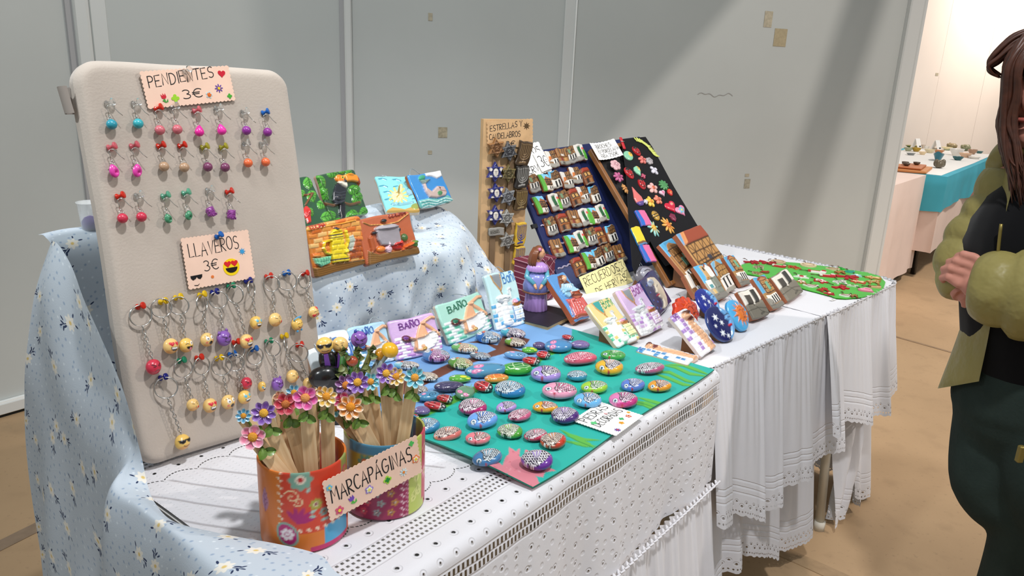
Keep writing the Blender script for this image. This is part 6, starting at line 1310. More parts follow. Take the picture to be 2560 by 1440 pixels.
def menorah(px,w_,h_,c,c2,label,rot=0,board=MSB,lab='clay candelabrum plaque'):
    bx,by=plane_pt(*C6(*px),MSB); W=w_/3.273/1900*2.14*1.08; Hh=h_/3.273/1900*2.14
    def pf(U,V):
        P=Paint(U,V,c,.03)
        for k in (.14,.26,.38): P.line([(.5-k,.85)]+[(.5+k*math.cos(a),.55+ .55*k*1.4*math.sin(a)) for a in np.linspace(math.pi,2*math.pi,12)]+[(.5+k,.85)],.055,c2,1.2)
        P.line([(.5,.85),(.5,.15)],.06,c2,1.2); P.line([(.28,.14),(.72,.14)],.09,c2,1.2)
        for k in (-.38,-.26,-.14,0,.14,.26,.38): P.ell(.5+k,.88,.04,.04,c2,1)
        return P
    o=rect_relief('candelabrum_plaque',W,Hh,.010,44,60,pf,m_clay,c,None,None,.003,.0015,5,amp=.0009); o.data.transform(T(0,-Hh/2,0)); o.matrix_world=MSB@T(bx,by,.0065)@Rz(R_(rot)); return tag(o,label,'ornament','clay candelabra on the plywood board')
menorah((375,335),105,190,'3f3022','7a6040','dark bronze candelabrum plaque tilted at the top right of the plywood board',-12)
menorah((358,525),105,175,'2c2826','8a8680','black candelabrum plaque with silver arms, middle of the right column',-2)
menorah((350,712),100,165,'4a3822','806a40','bronze candelabrum plaque, third of the right column',-2)
menorah((346,990),88,185,'c8a232','2a3580','yellow plaque with a blue candelabrum, upper of two',-3)
menorah((335,1165),88,150,'c8a232','2a3580','yellow plaque with a blue candelabrum, lower of two beside the figurine',-3)
bx,by=plane_pt(*C6(152,975),MSB)
def pf(U,V):
    P=Paint(U,V,'8f8b84',.03); P.text('HERVÁS',.1,.3,.4,'5a564e',.05,1,(.32,.02),(0,1)); return P
o=rect_relief('name_plaque',.046,.022,.008,50,24,pf,m_tmat,'6a665e',None,MSB@T(bx,by-.01,.0065),.002,.0008,2,amp=.0008); tag(o,'small grey clay plaque lettered HERVÁS under the blue stars','ornament')
# --- brooch board: framed blackboard with a black cloth
MBR=tilted(.452,2.1225,.760,.5804,.7183,.1594); WBR,HBR=.2433,.4834
m_frame=mat('varnished_frame','8a5a30',.4,coat=.3,var=.2,vscale=18); m_slate=mat('blackboard','141416',.45,var=.2,vscale=40)
bb=thing('display_board','black brooch board with a wooden frame, leaning back at the right','display board',MBR)
MB().box((WBR/2,HBR/2,-.007),(WBR-.02,HBR-.02,.008)).build('slate_panel',m_slate,bb,False)
for c,d in (((.0065,HBR/2,-.002),(.013,HBR,.018)),((WBR-.0065,HBR/2,-.002),(.013,HBR,.018)),((WBR/2,.0065,-.002),(WBR-.026,.013,.018)),((WBR/2,HBR-.0065,-.002),(WBR-.026,.013,.018))): MB().box(c,d,bev=.002).build('frame_bar',m_frame,bb,False)
poly=[plane_pt(*p,MBR) for p in ((1548,352),(1560,430),(1567,545),(1577,668),(1584,690),(1605,640),(1621,606),(1640,640),(1660,668),(1745,640),(1790,640),(1738,566),(1680,470),(1627,372),(1610,346))]
v=[(x,y,.0085+.001*math.sin(x*60+y*40)) for x,y in poly]; k=len(v); v2=[(x,y,z-.0012) for x,y,z in v]
mk('black_cloth',v+v2,[tuple(range(k)),tuple(range(2*k-1,k-1,-1))]+[(i,k+i,k+(i+1)%k,(i+1)%k) for i in range(k)],mat('black_felt','131215',.95,spec=.1,sheen=.2),bb,False)
Ms,w_,h_=on_board(MBR@T(0,0,.012),[C7(82,145),C7(290,90),C7(345,230),C7(190,245)],0)
sign('price_sign','curled white card reading BROCHES EN PORCELANA FRÍA 2\'50€',Ms,w_*1.05,h_,m_white_card,[('BROCHES',.2,.66,.22,.6),("EN PORCELANA",.2,.38,.2,.78),("FRÍA 2'50€",.22,.1,.2,.65)],pen=.0014,edge=(.0016,.007),curl=.008)
def on_br(px): return plane_pt(*C7(*px),MBR)
ZB=.0087
def brooch(px,R,outline,paint,base,label,rot=0,th=.006,mt=None,sx=1.,sy=1.,cat='brooch',dome=0.35):
    bx,by=on_br(px); r=R/3.13/1900*2.33*1.12
    pr=polyrad([(x*r*sx,y*r*sy) for x,y in outline]) if not callable(outline) else outline
    def pf(X,Y): P=Paint(X/r,Y/r,base,.09); paint(P); return P
    o=blob_relief('brooch',pr,th,16,60,pf,mt or m_clay,None,None,MBR@T(bx,by,ZB)@Rz(R_(rot)),amp=.0012,base=dome,upow=.5); return tag(o,label,'brooch','porcelain brooches on the black board')
CI=circ(1,24)
def fl_(c,c2,n=5):
    def f(P):
        P.ell(0,0,.3,.3,c2,2.5)
        for k in range(n): a=2*math.pi*k/n+math.pi/n; P.line([(0,0),(.8*math.cos(a),.8*math.sin(a))],.06,c2)
    return f
def bug(P):
    P.ell(0,0,.95,.8,'b81f26',2); P.ell(0,.75,.45,.35,'1a1718',3); P.line([(0,.6),(0,-1)],.1,'1a1718')
    for x,y in ((-.4,.2),(.4,.25),(-.45,-.3),(.42,-.3),(-.2,-.6),(.2,-.6)): P.ell(x,y,.13,.13,'1a1718')
nop=lambda P:None
def spr(c): return lambda P:P.speck(.4,1,4)
ZF5=flower_pts(5,1,.5); ZF8=flower_pts(8,1,.35,8,1.4); ROSE=flower_pts(6,1,.8)
for a in [((395,232),40,CI,lambda P:(P.ell(.45,.1,.45,.5,'e8b84a',1),P.ell(.5,.2,.12,.12,'2a2a2a')),'86c4a0','round green fish brooch with a yellow face near the top',0),
((458,197),34,[(x*.8,y*1.25) for x,y in CI],bug,'b81f26','ladybird brooch at the top of the black board',15),((295,305),44,ROSE,lambda P:(P.line([(-.4,0),(0,.4),(.4,0),(0,-.3),(-.2,.1)],.14,'a8747e',1)),'d0a4a8','dusty pink rose brooch near the left frame',0),
((505,265),36,ZF5,fl_('d8706a','b8504a'),'d8756c','coral flower brooch under the top ladybird',0),((560,273),32,ROSE,lambda P:P.line([(-.4,.1),(0,.4),(.4,-.1)],.16,'7a7678',1),'a8a0a2','grey rose brooch at the upper right of the black board',0),
((597,347),40,[(x*.8,y) for x,y in flower_pts(4,1,.35)],lambda P:P.line([(0,.7),(0,-.7)],.14,'a8a4b0',1),'d6d2dc','white butterfly brooch near the right edge',20),((318,398),42,flower_pts(7,1,.5),fl_('b85a86','8a3a60'),'b85a86','magenta flower brooch below the dusty pink rose',0),
((400,368),38,[(x*.8,y*1.3) for x,y in CI],bug,'b81f26','ladybird brooch in the middle of the left column',10),((468,352),38,[(-.5,.9),(.3,1.1),(.75,.6),(.6,-.2),(0,-1.1),(-.6,-.4),(-.8,.3)],lambda P:(P.poly([(.2,1.1),(.9,.6),(.5,-.3),(.1,.2)],'d8b850',1),P.ell(.25,.5,.1,.1,'2a2a2a')),'8ac8a4','drop shaped green and yellow fish brooch',0),
((500,452),42,[(x*.7,y*1.1) for x,y in CI],bug,'b8323a','small ladybird brooch beside a pink butterfly wing',-10),((512,392),22,flower_pts(4,1,.4),nop,'b8506a','tiny rose pink brooch above the small ladybird',0),((585,485),46,ZF5,fl_('d8a4a0','c8603a'),'d8aca6','pale pink flower brooch with a rust heart',0),
((670,462),44,flower_pts(9,1,.6),lambda P:P.speck(.6,2,5),'4a8a52','green leafy bunch brooch at the right',0),((660,522),28,heart_pts(1),lambda P:P.ell(0,0,.4,.4,'d87a9a',1),'d8b8c8','small pale pink heart brooch',0),((720,518),30,[(0,1),(.7,.6),(.8,0),(.3,-.8),(0,-1),(-.4,-.8),(-.8,0),(-.6,.6)],lambda P:(P.ell(0,.7,.5,.3,'c8452a',1),P.ell(0,-.1,.3,.3,'e07a3a',1)),'c8302a','small red rosebud brooch',0),
((468,560),58,[(0,1.55),(.3,.7),(.62,.0),(.6,-.7),(.3,-1.1),(-.3,-1.1),(-.6,-.7),(-.62,0),(-.3,.7)],lambda P:(P.poly([(-1,-.62),(1,-.5),(1,-1.3),(-1,-1.3)],'5a4a8a',.5)),'d8706c','tall plain pink teardrop brooch with a dark foot',-3),
((567,592),42,[(x*.8,y*1.1) for x,y in ZF5],fl_('e0b83a','d88a2a'),'e4c04a','yellow flower brooch in the middle of the board',0),((626,576),40,[(x*.85,y) for x,y in ZF5],fl_('d87858','b85a40'),'dc8068','coral orange flower brooch right of the yellow one',10),((725,628),50,heart_pts(1.05),lambda P:(P.ell(.3,.25,.3,.25,'e0788a',1),P.ell(.3,.25,.1,.1,'e8c84a')),'c81f3a','large red heart shaped brooch',8),((803,658),46,heart_pts(1.05),lambda P:(P.poly([(a*.6,b*.6-.05) for a,b in flower_pts(5,1,.5)],'6fb4c8',1),P.ell(0,-.05,.18,.18,'e8c84a',1)),'d884a4','pink heart brooch with a blue flower',10),
((743,715),36,[(0,1),(.8,.5),(.6,-.5),(0,-1),(-.6,-.5),(-.8,.5)],lambda P:P.speck(.5,3,5),'7a2440','dark berry brooch under the hearts',0),((608,700),36,[(x*.8,y*1.1) for x,y in CI],lambda P:(P.line([(-1,.2),(1,.4)],.2,'2a241c'),P.line([(-1,-.3),(1,-.1)],.2,'2a241c'),P.ell(.1,.8,.3,.3,'8a6a3a',1)),'b8903a','striped brown and yellow bee brooch',0),
((368,490),34,[(x*.6,y*1.2) for x,y in ZF8],fl_('d8a05a','a86a2a',8),'d8a060','orange flower brooch half hidden at the cloth edge',0),((530,592),20,flower_pts(4,1,.5),nop,'c8c4cc','tiny white brooch left of the yellow flower',0),
((588,797),72,[(x*.62,y) for x,y in flower_pts(9,1,.3,8,1.4)],fl_('8fccc4','d8a83a',9),'92cfc6','large pale turquoise daisy brooch',0),((702,777),72,[(x*.65,y) for x,y in flower_pts(9,1,.35,8,1.4)],fl_('e0a850','c8702a',9),'e2aa52','large orange daisy brooch',10)]:
    brooch(*a[:6],rot=a[6])
def block(px,w_,h_,c,rim,label,rot=0,paint=None):
    bx,by=on_br(px); W=w_/3.13/1900*2.33*1.25; Hh=h_/3.13/1900*2.33*1.25
    def pf(U,V):
        P=Paint(U,V,c,.04)
        if paint: paint(P)
        return P
    o=rect_relief('brooch',W,Hh,.007,28,34,pf,m_clay,rim,None,None,.002,.0012,int(px[0]),amp=.0008); o.data.transform(T(0,-Hh/2,0)); o.matrix_world=MBR@T(bx,by,ZB)@Rz(R_(rot)); return tag(o,label,'brooch','porcelain brooches on the black board')
bl_=lambda P:(P.poly([(0,0),(.45,0),(.3,1),(0,1)],'2f6ac0',1),P.poly([(.38,0),(1,0),(1,.8),(.5,.95)],'d86a98',1.5))
block((505,722),78,110,'d86a98','2a62b8','blue edged pink block brooch, upper of two',-6,bl_)
block((540,998),78,115,'d86a98','2a62b8','blue edged pink block brooch, lower of two',-8,bl_)
block((472,863),70,125,'e4c832','2f7ab8','yellow block brooch with a blue edge and brown foot',-4,lambda P:(P.rect(0,.0,1,.2,'7a5232',1),P.rect(.0,.0,1,.08,'4a8ab8',1)))
g=[on_br(p) for p in ((455,118),(490,125),(520,145),(545,165),(570,195),(592,225),(612,240))]; mb=MB(); mb.tube([(x,y,ZB+.003) for x,y in g],.0015,6)
r=random.Random(2)
for i in range(len(g)-1):
    for t in (.2,.5,.8):
        x=g[i][0]*(1-t)+g[i+1][0]*t; y=g[i][1]*(1-t)+g[i+1][1]*t
        for s_ in (-1,1): mb.ball((0,0,0),(.0028,.009,.002),7,5,T(x,y,ZB+.003)@Rz(s_*1.0-.9+r.uniform(-.2,.2))@T(0,.008,0))
o=mb.build('leaf_garland',mat('lime_clay','c8cf6a',.5),None,M=MBR); tag(o,'pale lime leaf garland over the top right corner of the black board','garland')
x,y=on_br((345,140)); o=MB().box((0,0,.004),(.010,.045,.006),bev=.002).build('clothes_peg',mat('red_peg','c0202a',.4),None,False,M=MBR@T(x,y,.010)@Rz(-.25)); MB().tube([(-.006,.004,.008),(.006,.004,.008)],.0016,8).build('peg_spring',m_steel,o); tag(o,'small red peg clipping the BROCHES card','clip')
# ---------------------------------------------------------------- painted mat with decorated stones
C5=crop(980,780,3.0)
def proj(p):
    c=RC.T@(np.asarray(p,float)-CAM); return 1280+FPX*c[0]/c[2],720-FPX*c[1]/c[2]
nu,nv=250,210; e_=np.linspace(.238,.870,nu); n_=np.linspace(.006,.545,nv); E_,N_=np.meshgrid(e_,n_)
# rounded back right corner, slightly wavy outline
k=.07; cx=np.clip(E_-(.870-k),0,None); cy=np.clip(N_-(.545-k),0,None); rr=np.hypot(cx,cy); mx_=np.maximum(cx,cy); f=np.where(rr>1e-9,mx_/np.maximum(rr,1e-9),1); E_=E_-cx*(1-f); N_=N_-cy*(1-f)
E_=E_-.02*np.clip((.30-E_)/.06,0,1)*np.sin(N_*9)*.4; N_=N_+.004*np.sin(E_*14)*np.clip((.1-N_)/.1,0,1)
Z_=.7605+.010*np.clip((.30-E_)/.06,0,1)**2*np.sin(np.clip(N_/.26,0,1)*math.pi)+.0012*np.sin(E_*22)*np.sin(N_*17)+.006*np.clip((N_-.40)/.1,0,1)*np.clip((E_-.75)/.1,0,1)
Z_=np.maximum(Z_,.7598)
XYZ=np.stack([OA[0]+EA[0]*E_+NA[0]*N_,OA[1]+EA[1]*E_+NA[1]*N_,Z_],-1).reshape(-1,3)
cc_=(XYZ-CAM)@RC; PX=(1280+FPX*cc_[:,0]/cc_[:,2]-980)*3; PY=(720-FPX*cc_[:,1]/cc_[:,2]-780)*3
P=Paint(PX,PY,'2fab9e',4)
P.poly([(-900,800),(150,805),(420,690),(640,575),(900,455),(1060,380),(1200,290),(1345,262),(1360,-200),(-900,-200)],'7aa6d6')
P.poly([(-400,960),(150,830),(400,720),(640,600),(780,520),(1060,405),(1190,325),(1345,275),(1340,250),(1190,285),(1050,365),(880,430),(640,545),(400,655),(130,770),(-400,880)],'58a840')
P.poly([(0,480),(250,470),(480,360),(640,340),(780,280),(700,235),(560,230),(640,215),(790,250),(830,180),(870,185),(860,230),(980,190),(1035,205),(1010,240),(900,265),(1000,300),(1000,325),(850,310),(700,350),(520,410),(300,520),(150,600),(0,640)],'6a4030')
r=random.Random(3)
for i in range(120):
    t=r.random(); x=-200+1500*t; y=900-600*t+r.uniform(-45,20); P.line([(x,y),(x+r.uniform(-6,10),y-r.uniform(10,26))],4,r.choice(['3f8a2c','7cc455','4a9a34']))
def weed(pts,w_):
    for q_,c in ((pts,'3f9040'),([(x+6,y-5) for x,y in pts],'5fae4a')): P.poly([(x,y-w_*math.sin(math.pi*i/(len(q_)-1))**.7) for i,(x,y) in enumerate(q_)]+[(x,y+w_*.4*math.sin(math.pi*i/(len(q_)-1))) for i,(x,y) in reversed(list(enumerate(q_)))],c)
for base in ([(2020,400),(2120,420),(2230,470),(2390,490)],[(1960,450),(2080,460),(2200,520),(2290,540)],[(1950,460),(2060,500),(2180,550),(2280,560)],[(2050,395),(2180,405),(2290,445),(2390,480)],[(1830,640),(1920,670),(1990,690),(2050,690)],[(1790,690),(1880,700),(1980,745),(2010,745)],[(1800,670),(1900,690),(1970,715),(2040,700)],[(1250,880),(1330,930),(1440,965),(1570,965)],[(1290,970),(1370,990),(1450,1010),(1540,1010)],[(1290,920),(1380,960),(1480,1000),(1520,1030)]): weed(base,16)
cor=[(690,1180),(760,1190),(720,1140),(790,1120),(830,1150),(850,1090),(880,1060),(875,1010),(930,1045),(960,1020),(955,1080),(985,1110),(1000,1030),(1060,1050),(1010,1090),(1100,1120),(1200,1140),(1160,1160),(1230,1190),(1150,1200),(1130,1240),(1080,1230),(1110,1290),(1020,1330),(960,1310),(900,1280),(930,1250),(850,1240),(870,1210),(780,1220)]
P.poly(cor,'d0808c')
for i in range(160):
    x,y=r.uniform(700,1200),r.uniform(1030,1320); P2=[(x,y),(x+r.uniform(-20,20),y+r.uniform(-12,12))]
    sd=np.maximum(P.sdline(P2)-3.5,P.sdpoly(cor)) if i%4==0 else None
    if sd is not None: P.put(sd,'b8606e' if i%8 else 'e0a2aa')
kk=nu*nv; low=XYZ.copy(); low[:,2]-=.0028
ring=list(range(nu))+[j*nu+nu-1 for j in range(1,nv)]+[(nv-1)*nu+i for i in range(nu-2,-1,-1)]+[j*nu for j in range(nv-2,0,-1)]
rl=low[ring]; V=np.concatenate([XYZ,XYZ[ring],rl]); nr=len(ring); col=np.concatenate([P.c,np.tile(lin('1f7a66'),(2*nr,1))])
fs=gridfaces(nu,nv)+[(kk+(i+1)%nr,kk+i,kk+nr+i,kk+nr+(i+1)%nr) for i in range(nr)]
mt_=mk('painted_mat',V,fs,mat('matte_poster_paint',vc=True,rough=.5,spec=.3),None,True,col=col,auto=40); tag(mt_,'teal painted mat with seaweed, pink coral and a tree corner, under the stones','mat')
ZM=.7640
def scales(P,reg,p,fill,line,hl,off=0):
    x=P.X/p+off; y=P.Y/p; best=None
    j=np.floor(x/.62)
    dd=np.full(len(P.X),9.)
    for dj in (1,0):
        jj=j+dj; cx=jj*.62; yy=y-.5*(np.mod(jj,2)); cy=np.round(yy); d=np.hypot(x-cx,yy-cy)
        dd=np.where((d<.62)&(dd>8),d,dd)
    dd=np.where(dd>8,.62,dd)
    c=np.where((dd>.465)[:,None],lin(line),np.where(((dd>.24)&(dd<=.465))[:,None],lin(hl),lin(fill)))
    m=np.clip(.5-reg/P.aa,0,1)[:,None]; P.c=P.c*(1-m)+c*m
def fish(c1,body,hl,fin,belly=None,eye=True,line='1d1b22',p=.2,mouth='b0283a'):
    def f(P):
        if belly: P.poly([(-1.3,-.1),(-.3,-.35),(1.3,-.35),(1.3,-1.3),(-1.3,-1.3)],belly)
        reg=P.sdpoly([(-.22,1.2),(-.12,.5),(-.3,.1),(-.18,-.3),(-.05,-.55),(.4,-.5),(1.2,-.35),(1.2,1.2)] if eye else [(-.85,1.2),(-.8,.3),(-.7,-.3),(-.2,-.5),(.4,-.5),(1.2,-.3),(1.2,1.2)])
        scales(P,reg,p,body,line,hl)
        P.line([(-.22,1.2),(-.12,.5),(-.3,.1),(-.18,-.3),(-.05,-.55)] if eye else [(-.85,.9),(-.8,.3),(-.7,-.3)],.05,line)
        for k in range(5): P.poly([(-.08+.03*k,.02),(-.02+.13*k,.72-.08*k),(.10+.13*k,.66-.08*k)],fin if k%2==0 else 'ece6ea',.5); P.line([(-.08+.03*k,.02),(-.02+.13*k,.72-.08*k)],.025,line)
        if eye:
            P.ell(-.62,.12,.21,.27,line); P.ell(-.62,.12,.17,.22,'f0f2f0',1); P.ell(-.63,.1,.10,.13,'3a7a9a'); P.ell(-.63,.1,.055,.075,'141416')
            P.poly([(-.42,-.72),(-.34,-.45),(-.28,-.42),(-.24,-.72),(-.32,-.85)],mouth,.5)
        else: P.ell(-.86,.25,.09,.12,'f0f2f0'); P.ell(-.87,.25,.04,.06,'141416')
    return f
def owl(c1,body,hl,wing):
    def f(P):
        scales(P,P.sdpoly([(-.45,1.2),(-.35,0),(-.45,-1.2),(1.2,-1.2),(1.2,1.2)]),.19,body,'1d1b22',hl)
        scales(P,P.sdpoly([(.15,1.2),(.3,.2),(1.2,.0),(1.2,1.2)]),.19,wing,'1d1b22',hl)
        P.poly([(-.6,.55),(-.42,.2),(-.3,.6),(-.35,.95)],'d0562a',1); P.ell(-.72,.1,.2,.3,'e8ecec',1); P.line([(-.9,.15),(-.72,.0),(-.56,.15)],.07,'1d1b22'); P.line([(-.95,.4),(-.5,.35)],.06,'1d1b22')
    return f
def lady(P):
    P.poly([(-1.2,1.2),(-.42,1.2),(-.5,0),(-.42,-1.2),(-1.2,-1.2)],'1b191b',.5); P.line([(-.5,0),(1.1,.05)],.06,'e6ddd8'); P.line([(-.42,1.0),(-.5,0),(-.42,-1.0)],.05,'e6ddd8')
    for x,y in ((.1,.45),(.1,-.45),(.55,.4),(.55,-.35)): P.ell(x,y,.11,.13,'1b191b')
    for y in (.3,-.35): P.ell(-.75,y,.11,.14,'f0f0ee'); P.ell(-.77,y,.05,.07,'141416')
    P.line([(-.9,-.05),(-.82,-.1)],.04,'f0f0ee')
def snail(P):
    P.line([(.45+.4*t*math.cos(t*11),.0+.5*t*math.sin(t*11)) for t in np.linspace(.1,1,30)],.07,'1c2a3a'); P.ell(-.35,.45,.2,.22,'d880a8',.5); P.ell(-.35,.45,.11,.12,'e8b0c8'); P.ell(-.7,.1,.09,.1,'f0f2f0'); P.ell(-.71,.1,.04,.05,'141416')
def mouse(P):
    for x,y in ((-.3,.5),(-.45,-.2)): P.ell(x,y,.24,.3,'d678a4',1); P.ell(x,y,.14,.18,'e7a9c6'); P.ell(x,y,.06,.08,'8a3a6a')
    P.ell(-.75,.1,.09,.1,'f0f2f0'); P.ell(-.76,.1,.04,.05,'141416'); P.ell(-.98,-.1,.07,.1,'141416'); P.line([(.7,.0),(.9,.3),(.7,.5)],.05,'1c2a3a')
def turtle(shell,line):
    def f(P):
        P.poly([(-.55,.2),(-.35,.8),(.3,.95),(.85,.55),(.95,0),(.6,-.3),(-.4,-.25)],shell,.5)
        for a,b in (((-.2,.3),(.4,.5)),((.4,.5),(.5,.05)),((.5,.05),(-.1,-.05)),((-.1,-.05),(-.2,.3)),((-.2,.3),(-.45,.4)),((.4,.5),(.5,.85)),((.5,.05),(.9,.05)),((-.1,-.05),(-.3,-.25)),((-.2,.3),(-.2,.8))): P.line([a,b],.05,line)
        P.line([(-.55,.2),(-.4,-.25),(.6,-.3),(.95,0)],.06,line); P.ell(-.8,.2,.1,.12,'f0f2f0'); P.ell(-.82,.2,.05,.06,'141416')
        for k in range(12): P.line([(-.5+.12*k,-.6),(-.46+.12*k,-.35)],.04,'2f7a2a')
    return f
def hedge(P):
    r=random.Random(4)
    for i in range(60): x,y=r.uniform(-.5,1),r.uniform(-1,1); P.line([(x,y),(x+.14,y+.06)],.03,'8a7fa0' if i%2 else '2f2a40')
    P.ell(-.72,.1,.1,.12,'f0f2f0'); P.ell(-.73,.1,.05,.06,'141416'); P.ell(-.98,0,.07,.09,'141416')
def frog(P):
    P.ell(.3,.3,.3,.3,'d8cf3a',.5); P.ell(.7,-.2,.2,.2,'d8cf3a',.5); P.ell(-.6,.35,.15,.18,'f0f2f0',1); P.ell(-.62,.35,.07,.09,'141416'); P.line([(-.95,-.3),(-.5,-.45)],.05,'1f4a1c'); P.line([(-.1,-.6),(.3,-.2),(.6,-.7)],.07,'2f6a2a')
SK='stones laid out on the teal mat'
def stone(cx,cy,rx,ry,rot,base,paint,label,z=ZM,asp=None,seed=0):
    px=C5(cx,cy); dist=np.linalg.norm(zp(*px,z)-CAM); a=rx/3/1900*dist*1.04; k=(ry/rx)/.52; b=.66*a*k; c=.30*a*min(1.25,max(.85,k))
    p=zp(*px,z+c*1.0); v=nrm([p[0],p[1],0]); xd=np.array([v[1],-v[0],0]); yd=v
    rot=rot if abs(rot)>80 else math.degrees(math.atan2(math.tan(R_(rot)),.47)); rot=rot-14 if abs(rot)>=80 else rot
    M=frame((p[0],p[1],z),xd,yd,(0,0,1))@Rz(R_(rot))
    na,nr=84,30; th=np.linspace(0,2*math.pi,na,endpoint=False); rg=np.random.default_rng(seed+int(cx)); f1,f2=rg.uniform(0,6.3,2)
    ol=1+.035*np.sin(2*th+f1)+.025*np.sin(3*th+f2); rho=np.linspace(0,1,nr); X=(rho[:,None]*(ol*np.cos(th))[None]); Y=(rho[:,None]*(ol*np.sin(th))[None]); RH=np.repeat(rho,na)
    Z0=c*(.85+1.15*np.clip(1-RH**2.3,0,1)**.55); cr_,sr_=math.cos(R_(rot)),math.sin(R_(rot))
    # painted on the side turned to the customers
    lx=X.ravel()*a; ly=Y.ravel()*b; vx=lx*cr_-ly*sr_; vy=(lx*sr_+ly*cr_)*.47+(Z0-c*.95)*.88
    ux=(vx*cr_+vy*sr_*.8); uy=(vy*cr_-vx*sr_*.8); nrm_=lambda q:2*(q-q.min())/(q.max()-q.min())-1
    P=Paint(nrm_(ux),nrm_(uy),base,.045); paint(P)
    Z=Z0+P.h*.0006*np.clip((1-RH)*8,0,1)
    vs=np.stack([X.ravel()*a,Y.ravel()*b,Z],1); col=P.c
    ex=[];ec=[]
    for rr,zz in ((.99,.55),(.93,.25),(.80,.04),(.6,0)): ex.append(np.stack([ol*np.cos(th)*a*rr,ol*np.sin(th)*b*rr,np.full(na,c*zz)],1)); ec.append(P.c[-na:])
    vs=np.concatenate([vs]+ex); col=np.concatenate([col]+ec); fs=gridfaces(na,nr+4,0,True)+[tuple(len(vs)-1-i for i in range(na))]
    fs=[f_ for f_ in fs]
    o=mk('painted_stone',vs,fs,m_gloss,None,True,col=col,M=M); return tag(o,label,'stone',SK)
W_='e9e6ea'
